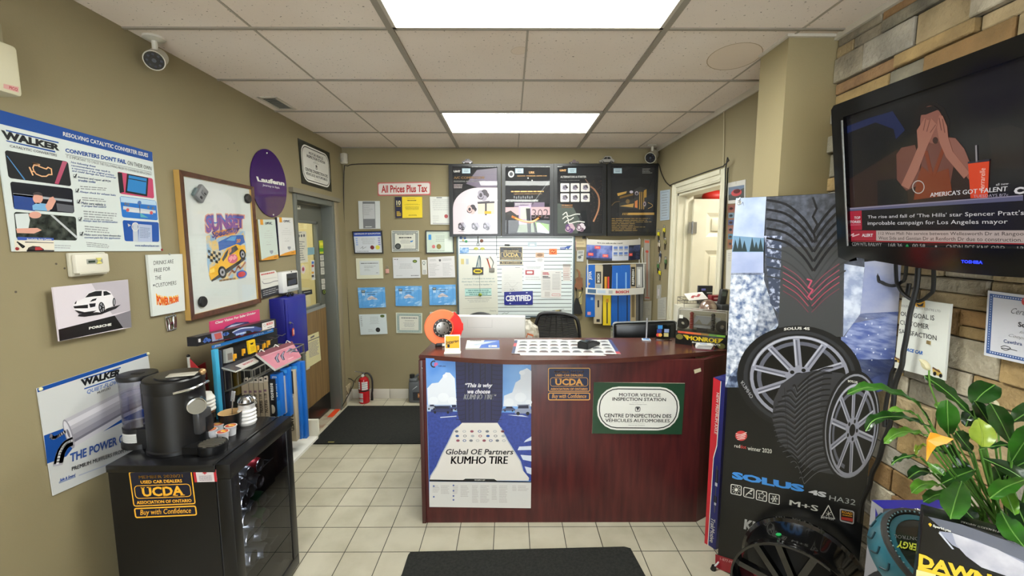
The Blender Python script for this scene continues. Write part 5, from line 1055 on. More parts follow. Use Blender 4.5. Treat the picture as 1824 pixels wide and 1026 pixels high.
# four dark framed posters
PS = FY(4.40); FK = M('#1d1e1f',.3)
def poster(x0,x1,y0,y1,ins,lb,f,base='#26272a',yl=None):
    c = [(x0,y0),(x1,y0 - .3),(x1 - (2 if x1 > 1170 else 0),y1 - .7),(x0 + (2 if x0 < 800 else 0),y1)]
    t = thing('framed_poster',lb,'poster',PS.p((x0 + x1) / 2,y1),0,'dark posters in a row'); A = Art(PS,c); q = A.c; S = PS
    W = q[1][0] - q[0][0]; bw = .036; u,v = bw / W,bw / abs(q[0][1] - q[3][1]) * .7; I = [Art.bil(q,a,b) for a,b in ((u,v),(1 - u,v),(1 - u,1 - v),(u,1 - v))]
    mb = MB(); X = lambda p,o: S.xyz(p[0],p[1],o)
    for i in range(4):
        j = (i + 1) % 4; mb.face([X(q[i],0),X(q[j],0),X(I[j],0),X(I[i],0)],FK); mb.face([X(q[i],0),X(q[j],0),X(q[j],-.048),X(q[i],-.048)],FK); mb.face([X(I[i],0),X(I[j],0),X(I[j],-.01),X(I[i],-.01)],FK)
    mb.face([X(p,-.048) for p in q],FK); mb.wb('frame',t)
    B = Art(PS.up(-.008),I,M(base,.6,sp=.15),.003,st=True); f(B); B.build('print',parent=t)
    mb = MB(); mb.face([X(p,-.003) for p in I],glass('#ffffff',.035,.015)); mb.wb('glazing',t); return t
GO = M('#d8a45c',.3); WP = M('#c9bcc2',.3); PU = M('#5c5064',.3); LB = M('#b8ccd4',.3)
def sticker(A,u,v): A.rect(u,v,u + .185,v + .075,M('#9ab4c4'),4); A.rect(u + .012,v + .008,u + .173,v + .067,LB,5); A.lines(u + .03,v + .015,u + .155,v + .06,2,M('#66788c'),6,center=True)
def gear(A,u,v,r,m1,m2):
    for k in range(5): a = k * 1.3; A.ell(u + r * .5 * math.cos(a),v + r * .35 * math.sin(a),r * .55,r * .34,(m1,m2)[k % 2],3 + k % 3,n=12)
    A.ell(u - r * .4,v,r * .5,r * .42,m2,6,n=14); A.ell(u - r * .4,v,r * .28,r * .24,m1,7,n=12)
G1_ = M('#3a363e',.3); G2_ = M('#8d8794',.3)
def f(A):
    A.poly([(.3,.25),(.55,.05),(.99,.02),(.99,.3),(.6,.32)],PU,1)
    A.poly([(0,1),(0,.62)] + [(.58 + .58 * math.cos(R(a)),.62 + .31 * math.sin(R(a))) for a in range(180,275,8)] + [(1,.31),(1,1)],WP,2)
    A.text('UHT',.03,.055,.175,.085,WHITE,3,.06); sticker(A,.215,.025); A.text('A/C COMPRESSOR',.03,.145,.72,.18,GO,3,.04); A.text('PROFESSIONAL AUTO PARTS PLATFORM',.03,.205,.72,.225,WHITE,3,.03); A.lines(.03,.255,.28,.32,3,M('#b0a0a0'),3,fill=.5)
    gear(A,.68,.42,.13,G1_,G2_); A.poly([(.55,.52),(.95,.50),(.93,.54),(.56,.55)],G1_,4); A.rect(.56,.53,.93,.70,M('#c4b8a4'),3); A.rect(.72,.53,.76,.72,G1_,4); A.rect(.71,.66,.86,.70,M('#d89a28'),5); gear(A,.42,.63,.11,G1_,M('#c8a8a4'))
    for u in (.2,.5,.76): gear(A,u,.885,.095,G2_,G1_); A.lines(u - .08,.955,u + .08,.97,1,TD,3)
poster(799,892.3,292,421.5,4,'leftmost dark framed poster, white compressor artwork',f)
def f(A):
    A.ell(.13,.11,.068,.05,M('#c8c8c8'),3); A.ell(.13,.11,.04,.03,M('#44464a'),4); sticker(A,.22,.025); A.text('URK',.53,.07,.66,.105,GO,3,.03); A.text('RADIATOR  CONDENSER  HEATER CORE',.27,.13,.93,.145,GO,3,.02)
    for q in ((.51,.17),(.6,.205)): A.ell(*q,.014,.01,WHITE,3)
    A.lines(.13,.355,.86,.38,1,GO,3,rag=0,fill=.7); A.text('engineered for reliability and performance',.19,.395,.82,.41,GO,3,.01)
    for k in range(9): A.ell(.2 + k * .05,.45 + .01 * (k % 2),.016,.022,M('#707276'),3,n=8)
    A.rect(.2,.53,.88,.60,M('#6c5c74'),2); A.lines(.22,.54,.6,.58,2,WHITE,3); A.rect(0,.60,1,.72,M('#b8989c'),1); A.rect(.3,.56,.58,.86,M('#a898b0'),3); A.rect(.34,.6,.54,.78,M('#b8c0a8'),4)
    A.poly([(0,.68),(.12,.65),(.3,.74),(.24,.98),(0,.98)],M('#1d1c20'),2); A.poly([(.26,.98),(.34,.8),(.62,.8),(.66,.98)],M('#8a9484'),2); A.poly([(.66,.82),(.98,.86),(.98,.98),(.72,.98)],M('#74984c'),2); A.poly([(.72,.98),(.7,.84),(.78,.84),(.98,.97),(.98,1)],M('#c4c8d4'),3); A.poly([(.46,.62),(.56,.62),(.58,.98),(.5,.98)],M('#26262a'),5)  # green area and pink band above: outdoor reflection painted into the print
    A.line([(.15,.74),(.4,.81),(.6,.82),(.78,.75)],.022,M('#d87a2a'),6,6); A.line([(.22,.765),(.42,.81),(.6,.815),(.74,.77)],.010,M('#f4d488'),7,6)
    A.text('302',.60,.63,.97,.77,M('#5c4c54'),6,.0); A.line([(.6,.56),(.99,.2)],.008,M('#606266'),2)  # number is a reflected outdoor sign, painted into the print
poster(893.8,986,292,421,4,'second dark framed poster from the left, glowing orange arc',f)
def f(A):
    A.text('UHT',.055,.045,.20,.075,GO,3,.06); sticker(A,.235,.025); A.text('ALTERNATORS & STARTER',.07,.14,.64,.17,M('#b8b8b4'),3,.03); A.text('PROFESSIONAL AUTO PARTS PLATFORM',.07,.20,.49,.213,M('#c0beb8'),3,.02)
    for i in range(3):
        for j in range(2): u = .07 + i * .225; v = .25 + j * .15; A.rr(u,v,u + .195,v + .125,M('#d4cec8'),3,.08); gear(A,u + .1,v + .062,.06,M('#4a4452'),M('#8c8494'))
    A.line([(.74,.30),(.82,.345),(.90,.43),(.925,.53),(.90,.66),(.80,.82)],.016,M('#c8906c'),3,6); A.line([(.62,.19),(.74,.30)],.008,M('#7c5a44'),3)
    for k in range(80): a = rs.uniform(0,1); A.ell(.72 + .24 * a + rs.uniform(0,.05),.2 + rs.random() * .62,.004,.003,M('#a87c60'),2,n=5)
    A.text('UHT TECHNOLOGY',.10,.565,.34,.585,M('#c88a50'),3,.02); A.text('AUTOMOTIVE EXPERT',.09,.595,.34,.615,M('#c88a50'),3,.02)
    A.poly([(0,.54),(.35,.6),(.5,.8),(.45,1),(0,1)],M('#414a44'),1)
    for q in ([(.12,.72),(.2,.68),(.24,.74),(.4,.71),(.5,.71)],[(.12,.78),(.2,.74),(.26,.8),(.36,.76)],[(.16,.84),(.24,.80),(.26,.85),(.45,.82),(.6,.83)]): A.line(q,.010,WHITE,3,3)
    gear(A,.28,.92,.11,M('#b89ca8'),M('#5a3a6c')); gear(A,.52,.91,.10,M('#c8bcc4'),M('#6c5464'))
poster(986.4,1080,291.5,420.5,4,'third dark framed poster from the left, white part thumbnails',f)
def f(A):
    sticker(A,.06,.03); A.lines(.70,.03,.92,.11,4,M('#a8a8a4'),3,fill=.3)
    BR1,BR2 = M('#b08a44',.3),M('#6c5226',.3)
    A.poly([(.14,.40),(.35,.36),(.5,.36),(.52,.62),(.2,.60),(.16,.5)],M('#17171a'),3); A.poly([(.14,.40),(.36,.37),(.34,.40),(.16,.44)],BR1,4); A.poly([(.2,.45),(.5,.40),(.5,.43),(.2,.48)],BR2,4); A.poly([(.2,.59),(.52,.55),(.5,.61)],BR1,4); A.ell(.38,.52,.045,.035,BR2,5)
    A.poly([(.52,.35),(.66,.30),(.8,.33),(.8,.62),(.62,.64),(.52,.62)],M('#222226'),4); A.poly([(.54,.52),(.6,.5),(.6,.62),(.54,.61)],M('#c8783c'),5)
    for k in range(3): A.rect(.64 + k * .045,.38,.658 + k * .045,.64,BR1,6)
    A.poly([(.74,.36),(.8,.34),(.8,.46),(.74,.47)],BR1,6); A.ell(.58,.40,.04,.03,M('#b8b0c0'),6); A.ell(.58,.405,.028,.02,G1_,7); A.ell(.46,.38,.04,.02,M('#b8b0c0'),6); A.ell(.76,.56,.03,.035,M('#b8a8b0'),7); A.ell(.76,.56,.018,.024,G1_,8)
    A.line([(.02,.58),(.1,.53),(.2,.52)],.006,BR2,3,4); A.line([(.84,.54),(.93,.57),(.93,.60),(.84,.63)],.006,BR1,3,4)
    A.poly([(.4,.69),(.98,.69),(.98,.725),(.38,.725)],BR1,4)
    for k in range(4): A.poly([(.255 + k * .035,.725),(.275 + k * .035,.69),(.29 + k * .035,.69),(.27 + k * .035,.725)],BR1,4)
    A.lines(.02,.765,.95,.97,8,M('#8a7038'),3,fill=.35,rag=.5)
poster(1082,1175,291.3,420.3,4,'rightmost dark framed poster, black and gold boxes',f)
# toy cars on the posters
def toy(px,w_,lb,body,kind=0):
    c = PS.up(.0).p(px,291.3 if px < 900 else 290); c.y = 4.425; c.z = PS.p(px,291.8 if px < 900 else 291.3)[2] + .001; t = thing('toy_car',lb,'toy car',c,0,'toy cars on the posters'); L = w_; h = L * .36
    prof = {0: [(-.5,.10),(-.48,.22),(-.30,.28),(-.12,.46),(.18,.46),(.34,.30),(.5,.24),(.5,.10)],1: [(-.5,.08),(-.5,.16),(-.2,.22),(-.1,.4),(.1,.4),(.2,.22),(.45,.24),(.5,.12),(.5,.08)],2: [(-.5,.10),(-.48,.22),(-.28,.28),(-.12,.5),(.26,.5),(.40,.3),(.5,.25),(.5,.10)]}[kind]
    mb = MB(); X = Matrix.Rotation(PI / 2,4,'X'); mb.prism([(x * L,y * L) for x,y in prof],-L * .17,L * .17,body,X); mb.build('body',t)
    if kind != 1:
        mb = MB(); mb.prism([(-.25 * L,.29 * L),(-.11 * L,.43 * L),(.0,.43 * L),(.0,.29 * L)],L * .171,L * .175,M('#24262a',.2),X); mb.prism([(.03 * L,.29 * L),(.03 * L,.43 * L),(.18 * L,.43 * L),(.28 * L,.30 * L)],L * .171,L * .175,M('#24262a',.2),X); mb.build('window',t)
    for sx in (-.3,.3):
        for sy in (-1,1):
            mb = MB(); mb.cyl((sx * L,sy * L * .13,.09 * L),(sx * L,sy * L * .19,.09 * L),.09 * L,BLACK,seg=14); mb.cyl((sx * L,sy * L * .191,.09 * L),(sx * L,sy * L * .195,.09 * L),.05 * L,CHROME,seg=10); mb.build('wheel',t)
toy(832,.105,'small grey toy car on top of the leftmost dark poster',M('#7a7478',.35,.4)); toy(1023,.095,'small dark open toy car on top of the third dark poster',M('#6a5a60',.4),1); toy(1081,.145,'largest toy car, silver beetle-like, between the two right posters',M('#a8a6a2',.3,.5),2)
# whiteboard with schedule lines
WB = BW.up(.025); t = sthing(BW,[(815.6,418),(1021,418),(1020,563),(817,563.6)],'whiteboard','ruled whiteboard covered with notes on the back wall below the posters','whiteboard')
A = Art(WB,[(815,420),(1022.5,420),(1021,563),(816.5,564)],M('#cdd6d6',.2),.02); K1 = M('#2c3236',.5)
for k in range(21): v = (423 + k * 6.88 - 420) / 143.5; A.rect(.015,v,.985,v + .0065,K1,1)
A.rect(.333,0,.338,1,K1,2); A.line([(.78,.95),(.82,.93),(.86,.925),(.92,.91)],.004,TD,3,3); A.line([(.38,.97),(.40,.955),(.42,.965),(.44,.95)],.004,TD,3); A.build('board',parent=t)
mb = MB(); q = A.c; FB_ = M('#4c5a60',.4); x0,x1,z0,z1 = q[0][0],q[1][0],q[2][1],q[0][1]
mb.b2((x0 - .012,YB - .032,z0 - .012),(x0 + .006,YB,z1),FB_,.003); mb.b2((x1 - .006,YB - .032,z0 - .012),(x1 + .012,YB,z1),FB_,.003); mb.b2((x0,YB - .032,z0 - .014),(x1,YB,z0 + .004),FB_,.003); mb.wb('frame',t)
mb = MB(); mb.b2((x0 + .1,YB - .06,z0 - .02),(x0 + .75,YB - .03,z0 - .008),M('#8a9294',.4),.003); mb.wb('pen_tray',t)
W2 = BW.up(.0262)
def note(c,base,name,lb,cat,f=None,th=.0012,grp=None): return sheet(W2,c,base,th,name,lb,cat,f,grp)
def f(A):
    A.rect(.06,.06,.14,.15,M('#c8b878'),1); A.rect(.19,.06,.26,.15,M('#a8b0b8'),1); GT = M('#5a7c80')
    A.text('« Le voyant de vérification du moteur est',.09,.375,.92,.405,GT,2,.01); A.text('allumé depuis 11 mois, mais mon véhicule',.07,.425,.94,.455,GT,2,.01); A.text('roule bien. Dois-je m’en inquiéter ? »',.14,.475,.86,.505,GT,2,.01)
    A.rect(.15,.555,.84,.675,M('#a9cdc6'),1); A.rect(.15,.552,.84,.558,M('#4a6c70'),2); A.rect(.15,.672,.84,.68,M('#4a6c70'),2); A.lines(.18,.57,.82,.665,3,M('#5a8482'),2,center=True)
    A.rect(.15,.715,.84,.722,M('#6a6c68'),1); A.lines(.18,.735,.82,.79,2,M('#9a9c98'),1,center=True,fill=.3); A.rect(.08,.885,.98,.89,M('#b0b0a8'),1); A.text('Ontario',.78,.925,.95,.95,M('#6a6c68'),1,.0)
note([(816.8,454.4),(885,455),(887.3,559.7),(818.4,562)],'#ccccc0','paper_poster','cream french poster covering the left third of the whiteboard','poster',f)
A = Art(W2.up(.002),[(890,439.6),(930.7,439.6),(930.7,471),(890,471)],M('#2a2a30',.3),.002); A.rect(0,.735,1,.81,M('#c0c8c8'),1); member_sign(A,'',M('#c8b070',.4),.80); A.build('member_plate','dark member plate with gold letters stuck on the whiteboard','sign')
def f(A): A.lines(.65,.03,.9,.06,1,TD); A.lines(.1,.3,.9,.95,9,M('#a8a8a4'),fill=.12,rag=.7); A.line([(.15,.7),(.3,.62),(.5,.8),(.8,.6)],.002,M('#9a9a98'),2,3); A.line([(.4,.93),(.42,.87),(.5,.93),(.55,.86),(.62,.94)],.003,TD,2)
note([(893.6,474.3),(930.7,474.3),(930.7,521),(893.6,521)],'#c8c8c4','paper_note','white handwritten paper above the blue certified plate','note',f)
def f(A): A.lines(.1,.2,.85,.32,2,M('#9aa0a0'),center=True); A.rect(.09,.40,.51,.65,M('#a84850'),1); A.rr(.16,.46,.44,.58,WHITE,2,.3); A.lines(.1,.72,.9,.95,2,M('#a8a8a8'),fill=.3)
note([(932.5,468),(969,468),(969,501),(932.5,501)],'#ccd0d0','paper_note','white paper with a small red badge, middle of the whiteboard','note',f)
def f(A): A.rect(0,0,1,.52,M('#b89c84'),1); A.ell(.5,.25,.35,.16,M('#8a6c58'),2); A.lines(.15,.6,.85,.92,3,TX,center=True)
note([(954,449.8),(969.2,449.8),(969.2,467),(954,467)],'#cccccc','photo_card','small card with a brownish picture on the whiteboard','card',f,.0025)
note([(940,431.5),(956,431.5),(956,439.6),(940,439.6)],'#98a4ac','grey_card','small grey card near the top middle of the whiteboard','card',lambda A: A.lines(.15,.3,.85,.8,2,WHITE,center=True),.0025)
note([(978,443),(992,443),(992,453.4),(978,453.4)],'#d8743c','orange_sticker','orange sticker at the right of the whiteboard','sticker',lambda A: (A.ell(.5,.5,.35,.35,M('#b84a24')),A.line([(.25,.6),(.4,.35),(.55,.6),(.75,.4)],.004,M('#e0c080'),2)))
t_ = W2.up(.002); A = Art(t_,[(997.7,440),(1017.5,438),(1013,442),(1009,444.3)]); A.px = True; A.poly([(997.7,440.5),(1008,440),(1010,438.5),(1017.5,438),(1012,444.3),(1009,441.5),(1007.5,444),(997.7,444)],M('#2c4f98',.3),0); A.lines(0,0,0,0,1,WHITE,2,q=TQ(998.5,443,1006.5,443,2),rag=0); A.build('blue_magnet','blue arrow-like magnet at the whiteboard’s upper right','magnet')
def f(A): A.lines(.08,.06,.42,.16,2,M('#a83c44'),2,fill=.7); A.lines(.08,.19,.45,.29,2,INK,2,fill=.6); A.lines(.7,.06,.95,.09,1,TD); A.lines(.08,.33,.48,.72,16,TX,fill=.3,rag=.1); A.lines(.55,.12,.95,.64,22,TX,fill=.3,rag=.1); A.rect(.55,.66,.93,.67,INK,2); A.rect(.18,.77,.44,.95,M('#b4b0ac'),1); A.rr(.53,.84,.96,.92,M('#b83c44'),2,.4,w=.15)
note([(963.7,481.7),(1000.4,482),(999.5,531.3),(963.7,530.5)],'#c8c6c2','news_page','printed newspaper page with red heading on the whiteboard','newspaper',f,.003)
def f(A): A.rect(0,0,1,.14,M('#8a8480'),1); A.lines(.05,.18,.95,.95,7,M('#b07c78'),1,fill=.25); A.lines(.05,.55,.95,.95,4,TX,2,fill=.2)
note([(1002.7,470.5),(1016.5,470.5),(1016.2,500.4),(1002.7,500)],'#c6c0ba','wall_calendar','small calendar sheet at the right edge of the whiteboard','calendar',f)
A = Art(W2.up(.006),[(898,520),(949,518.2),(949,543),(898.3,543.3)],M('#20267c',.3),.003); A.text('CERTIFIED',.05,.27,.95,.72,M('#d8dae0',.3),2,.045)
for u,v in ((.21,.11),(.79,.11),(.21,.89),(.79,.89)): A.ell(u,v,.03,.04,M('#b8c0d0'),2)
A.build('licence_plate','blue certified licence plate on the whiteboard','plate')
note([(819,441),(835,441),(835,451.3),(819,451.3)],M('#5f8cc0',.4,noise=('#a8c0d8',30,3,.4,.6)),'blue_card','blue picture card at the upper left of the whiteboard','card',None,.003)
for px,lb in ((847.9,'left of two yellow-green oval magnets'),(859.3,'right of two yellow-green oval magnets')):
    mb = MB(); X = W2.mat(px,443); mb.lathe([(0,.004),(.020,.003),(.024,0)],M('#a8a848',.3),20,X @ Matrix.Diagonal((1,.62,1,1))); tag(mb.build('oval_magnet'),lb,'magnet','oval magnets on the whiteboard')
t = thing('lanyard','blue lanyard with a black and yellow badge hanging on the whiteboard','lanyard',W2.p(851,489)); mb = MB(); mb.tube([W2.p(x,y,.006) for x,y in ((848,477),(851,464),(853.8,455),(856,464),(856,477))],.004,M('#3c5a6a',.6),6,4); mb.tube([W2.p(x,y,.007) for x,y in ((851,477),(851,464),(854,455),(854,465),(853,477))],.003,M('#6c8a96',.6),6,4); mb.wb('strap',t)
A = Art(W2.up(.008),[(841.3,476.3),(861,476),(861,489),(841.6,489.4)],M('#23231e',.3),.006,px=True); A.ell(851,483,8,4,M('#d8c02c'),1); A.lines(0,0,0,0,1,INK,2,q=TQ(846,485,856,485,4),rag=0,fill=.8); A.build('badge',parent=t)
t = thing('key_tool','red-handled tool and key hanging on the whiteboard near its divider','tool',W2.p(875,486)); mb = MB(); mb.tube([W2.p(868,461,.006),W2.p(875,483,.006)],.006,M('#b8482c',.4),8); mb.box(W2.p(868,460,.006),(.03,.012,.012),STEEL,.002); mb.wb('handle',t)
mb = MB(); mb.tube([W2.p(x,y,.006) for x,y in ((873,457),(879,466),(877,474),(876,480))],.005,M('#8a8c88',.4),6,3); mb.box(W2.p(876,481,.006),(.055,.012,.045),M('#77756e',.5),.004); mb.wb('key',t)
t = thing('hanging_ornament','yellow-green bauble hanging on a long string over the french poster','ornament',W2.p(855.4,529)); mb = MB(); mb.cyl(W2.p(854,490,.004),W2.p(855.3,521,.008),.0014,M('#4a4c48'),seg=5); mb.wb('string',t); mb = MB(); mb.sph(W2.p(855.4,524.6,.012),.018,M('#a8b83c',.4,noise=('#5c7020',60,2,.4,.6)),(1,.6,1)); mb.wb('bauble',t)
for x,y,m,lb,r_ in ((821,423.5,'#2c4a80','dark blue round magnet at the whiteboard’s top left',.014),(828,424,'#30508c','second dark blue round magnet at the whiteboard’s top left',.012),(825,428,'#c8a860','tan round magnet at the whiteboard’s top left',.010),(830.5,430,'#3a8a5a','green round magnet at the whiteboard’s top left',.014),(858,429,'#6a3c28','brown round magnet on the whiteboard under the first poster',.018)):
    mb = MB(); mb.lathe([(0,.01),(r_ * .7,.009),(r_,.003),(r_,0)],M(m,.4),14,W2.mat(x,y)); tag(mb.build('round_magnet'),lb,'magnet','round magnets on the whiteboard')
t = thing('hook','black hook with a ring hanging at the whiteboard’s top','hook',W2.p(851.5,439)); mb = MB(); mb.cyl(W2.p(851.5,421,.006),W2.p(851.5,432,.006),.004,BLACK,seg=8); mb.tube([W2.p(851.5 + 2 * math.cos(R(a)),435 + 3 * math.sin(R(a)),.006) for a in range(0,360,40)],.003,BLACK,6,closed=True); mb.wb('hook_body',t)
for a,b,m,lb in (((899,436),(908.5,436.3),'#2e2a24','dark pen lying on the whiteboard above the member plate'),((989,553.5),(1000,553),'#8a7a2c','yellow and black pen at the bottom right of the whiteboard')):
    t = thing('pen',lb,'pen',W2.p(*b)); P0,P1 = W2.p(*a,.008),W2.p(*b,.008); mb = MB(); mb.cyl(P0,P0.lerp(P1,.7),.006,M(m,.4),seg=10); mb.wb('barrel',t); mb = MB(); mb.cyl(P0.lerp(P1,.7),P1,.0065,BLACK,.003,seg=10); mb.wb('cap',t)

# things hanging right of the whiteboard
t = thing('note_block','cream note sheet held by a black clip at the posters’ lower edge','note',BW.p(1033,441)); A = Art(BW.up(.006),[(1023,423),(1043.5,423),(1043.5,440.6),(1023.3,440.6)],M('#b8a884',.5),.004); A.lines(.2,.2,.9,.8,2,M('#a09070')); A.build('sheet',parent=t); mb = MB(); mb.box(BW.p(1040,423,.012),(.035,.016,.025),BLACK,.003); mb.wb('clip',t)
mb = MB(); mb.tube([BW.p(x,y,.008) for x,y in ((1022,447),(1024,438),(1026,432),(1023.5,431),(1025,440),(1027,447))],.005,M('#c8a4a0',.5),6,4); tag(mb.build('ribbon'),'pale pink ribbon hanging right of the whiteboard','ribbon')
def f(A): A.rect(.15,.08,.85,.3,M('#8a8a88'),1); A.ell(.4,.62,.25,.14,M('#55585a'),1); A.rect(.5,.4,.9,.5,M('#6a6c6e'),1)
sheet(BW,[(1028,446),(1040.7,445.5),(1039,466),(1027.4,465.5)],'#b4b4ae',.008,'bagged_card','clear bagged part card hanging right of the whiteboard','card',f)
t = thing('guitar_ornament','brown wooden guitar-shaped hook board right of the whiteboard','ornament',BW.p(1030,517)); mb = MB(); gp = [(1026,479),(1028.5,479.5),(1033,484),(1033.5,494),(1037.5,495),(1037,501),(1038,508),(1036,516),(1030,514.5),(1023,516),(1022.5,508),(1026,503),(1024.5,497),(1028,494),(1030,494),(1030,486)]
P2 = [BW.hit(*q) for q in gp]; mb.mesh([BW.xyz(*q,.004) for q in P2] + [BW.xyz(*q,.020) for q in P2],[tuple(range(len(P2)))[::-1],tuple(range(len(P2),2 * len(P2)))] + [(i,(i + 1) % len(P2),len(P2) + (i + 1) % len(P2),len(P2) + i) for i in range(len(P2))],M('#6c4226',.5,noise=('#8a5a34',12,4,.3,.7))); mb.wb('board',t)
for x in (1025,1036):
    mb = MB(); mb.tube([BW.p(x,512,.02),BW.p(x,515,.04),BW.p(x,517,.04),BW.p(x + .5,513,.05)],.005,BLACK,6,3); mb.wb('hook',t)
t = thing('pouch','black pouch hanging under the guitar-shaped hook board','pouch',BW.p(1028,558)); mb = MB(); P2 = [BW.hit(*q) for q in ((1025,530),(1029,531),(1033,545),(1036.5,557),(1030,558.5),(1021,558),(1021.5,542))]
mb.mesh([BW.xyz(*q,.022) for q in P2] + [BW.xyz(*q,.045) for q in P2],[tuple(range(7))[::-1],tuple(range(7,14))] + [(i,(i + 1) % 7,7 + (i + 1) % 7,7 + i) for i in range(7)],M('#121315',.7)); mb.wb('bag',t); mb = MB(); mb.tube([BW.p(1026,516,.045),BW.p(1027,531,.035)],.003,BLACK,6); mb.tube([BW.p(1036,516,.045),BW.p(1033,528,.035),BW.p(1028,532,.035)],.003,BLACK,6); mb.wb('strap',t)
sheet(BW,[(1032,520),(1037,519.5),(1036,542),(1032,542)],'#c4b66c',.018,'paper_tag','pale yellow tag hanging beside the black pouch','tag',lambda A: A.lines(.1,.1,.9,.9,5,TX))
# blade rack with curved banner
t = thing('blade_rack','white wire wiper rack with curved brake-light banner right of the whiteboard','display rack',BW.p(1095,526))
mb = MB(); WR = M('#c8c6be',.35)
for x in (1046,1138): mb.tube([BW.p(x,424,.012),BW.p(x,470,.012),BW.p(x + (-2 if x < 1100 else 4),470,.09),BW.p(x + (-2 if x < 1100 else 4),512,.10)],.006,WR,6)
mb.tube([BW.p(1044,470,.09),BW.p(1146,468,.09)],.005,WR,6); mb.wb('wire_frame',t)
def arc_strip(x0,x1,ya0,ya1,bulge,base,art,name,depth=.06,n=14):
    a = BW.up(depth).hit(x0,ya0); b = BW.up(depth).hit(x1,ya1); W = b[0] - a[0]; z1 = a[1]; z0 = b[1]
    mb = MB(); P = lambda u,v,o=0: (a[0] + W * u,YB - depth - bulge * math.sin(PI * u) - o,z1 + (z0 - z1) * v - .010 * math.sin(PI * u))
    for k in range(n): mb.face([P(k / n,0),P((k + 1) / n,0),P((k + 1) / n,1),P(k / n,1)],base)
    art(mb,P); return mb.build(name,t,world=True)
def strip_poly(mb,P,u0,v0,u1,v1,m,l=1,n=4):
    for k in range(n): a = u0 + (u1 - u0) * k / n; b = u0 + (u1 - u0) * (k + 1) / n; mb.face([P(a,v0,.0012 * l),P(b,v0,.0012 * l),P(b,v1,.0012 * l),P(a,v1,.0012 * l)],m)
def strip_text(mb,P,s,u0,v0,u1,v1,m,l=3,b=.03):
    vs,fs = glyphs(s,b,0); k = mb.mi(m); bv = [mb.bm.verts.new(V(P(u0 + (u1 - u0) * x,v1 + (v0 - v1) * y,.0012 * l))) for x,y in vs]
    for f_ in fs: mb.bm.faces.new([bv[i] for i in f_]).material_index = k
def f(mb,P):
    strip_poly(mb,P,0,0,1,.25,M('#c4c0b8'),1,10); strip_text(mb,P,'Are you safe on the roads?',.18,.12,.64,.2,INK)
    strip_poly(mb,P,.0,.27,.45,1,M('#2a3a80',.4,noise=('#6c7cb8',12,3,.4,.65)),1,8); strip_poly(mb,P,.45,.25,.76,1,M('#b8bcc8'),1,5); strip_poly(mb,P,.76,.27,1,1,M('#1c2238',.4,noise=('#54608a',14,3,.45,.7)),1,5)
    for i in range(3):
        for j in range(2): strip_poly(mb,P,.475 + i * .1,.31 + j * .28,.545 + i * .1,.43 + j * .28,M('#5a74b0'),2,2); strip_poly(mb,P,.475 + i * .1,.45 + j * .28,.55 + i * .1,.5 + j * .28,TX,2,2)
    for u,v,w in ((.14,.31,.10),(.03,.66,.09),(.28,.70,.10),(.77,.66,.07)): strip_poly(mb,P,u,v,u + w,v + .14,M('#d04848',.4),2,3); strip_poly(mb,P,u + w * .2,v + .03,u + w * .8,v + .1,M('#f08070',.4),3,2)
    strip_poly(mb,P,.0,.9,.45,1,M('#18203c'),2,8)
arc_strip(1045,1139.8,426,462,.07,M('#c4c0b8',.4),f,'banner',.02)
def f(mb,P): strip_poly(mb,P,.03,.2,.17,.8,M('#3a5a78'),1,3); strip_poly(mb,P,.19,.25,.33,.75,M('#a8b8c8'),1,3); strip_text(mb,P,'BOSCH',.50,.28,.73,.70,M('#b03038'),2,.05); strip_poly(mb,P,.38,.25,.45,.75,M('#a4a4a0'),1,2)
arc_strip(1043.5,1146.5,512,523.5,.035,M('#cbc9c0',.35),f,'front_strip',.11)
def pk(x0,x1,y0,y1,base,lb,bands=(),off=.06,dep=.03):
    S = BW.up(off + dep); a = S.hit(x0,y0); b = S.hit(x1,y1); c = V(((a[0] + b[0]) / 2,YB - off,b[1])); t = thing('wiper_pack',lb,'wiper pack',c,0,'wiper packs on the back wall rack')
    mb = MB(); mb.b2((a[0],YB - off - dep,b[1]),(b[0],YB - off,a[1] - .02),base,.004); mb.wb('carton',t)
    mb = MB(); mb.b2((a[0] + .005,YB - off - dep * .5 - .002,a[1] - .02),(b[0] - .005,YB - off - dep * .5 + .002,a[1]),base,.0008); mb.box(((a[0] + b[0]) / 2,YB - off - dep * .5 - .0025,a[1] - .01),(.022,.001,.006),BLACK); mb.wb('hang_tab',t)
    A = Art(S.up(.0006),[(x0,y0),(x1,y0),(x1,y1),(x0,y1)]); A.rect(0,0,1,1,base,0)
    for k in bands:
        if isinstance(k[0],str): A.text(k[0],0,0,0,0,k[5],3,.03,q=[(k[1],k[4]),(k[1],k[2]),(k[3],k[2]),(k[3],k[4])])
        else: A.rect(*k[:4],k[4],k[5] if len(k) > 5 else 1)
    A.build('print',parent=t); return t
BB = M('#1a5cb0',.3); BE = M('#b4a88e',.45)
pk(1044.8,1059.6,472,564.6,BB,'blue wiper pack, leftmost on the back wall rack',(('JOYA',.25,.12,.7,.28,WHITE),(.15,.34,.4,.38,M('#c8a070')),(.1,.9,.5,.96,M('#c88a94')),(.5,.62,.8,.67,M('#7aa8d8'))))
pk(1060,1072,471,576.7,BE,'tan wiper pack left of the yellow one',((.1,.12,.9,.32,M('#2a2826')),('BOSCH',.3,.15,.7,.3,WHITE),(.15,.33,.85,.42,M('#8e9698')),(.35,.6,.6,.72,INK),(.2,.92,.7,.97,INK)))
pk(1074,1088,471,579.4,M('#1a1a1a',.3),'black and yellow wiper pack, third from left',((0,.5,1,1,M('#d8c020')),(.2,.2,.5,.42,M('#c88c20')),(.58,.2,.8,.42,M('#c03830')),(.4,.56,.7,.62,M('#c88c20'),2),(.45,.62,.6,.97,M('#2a2a20'),2)))
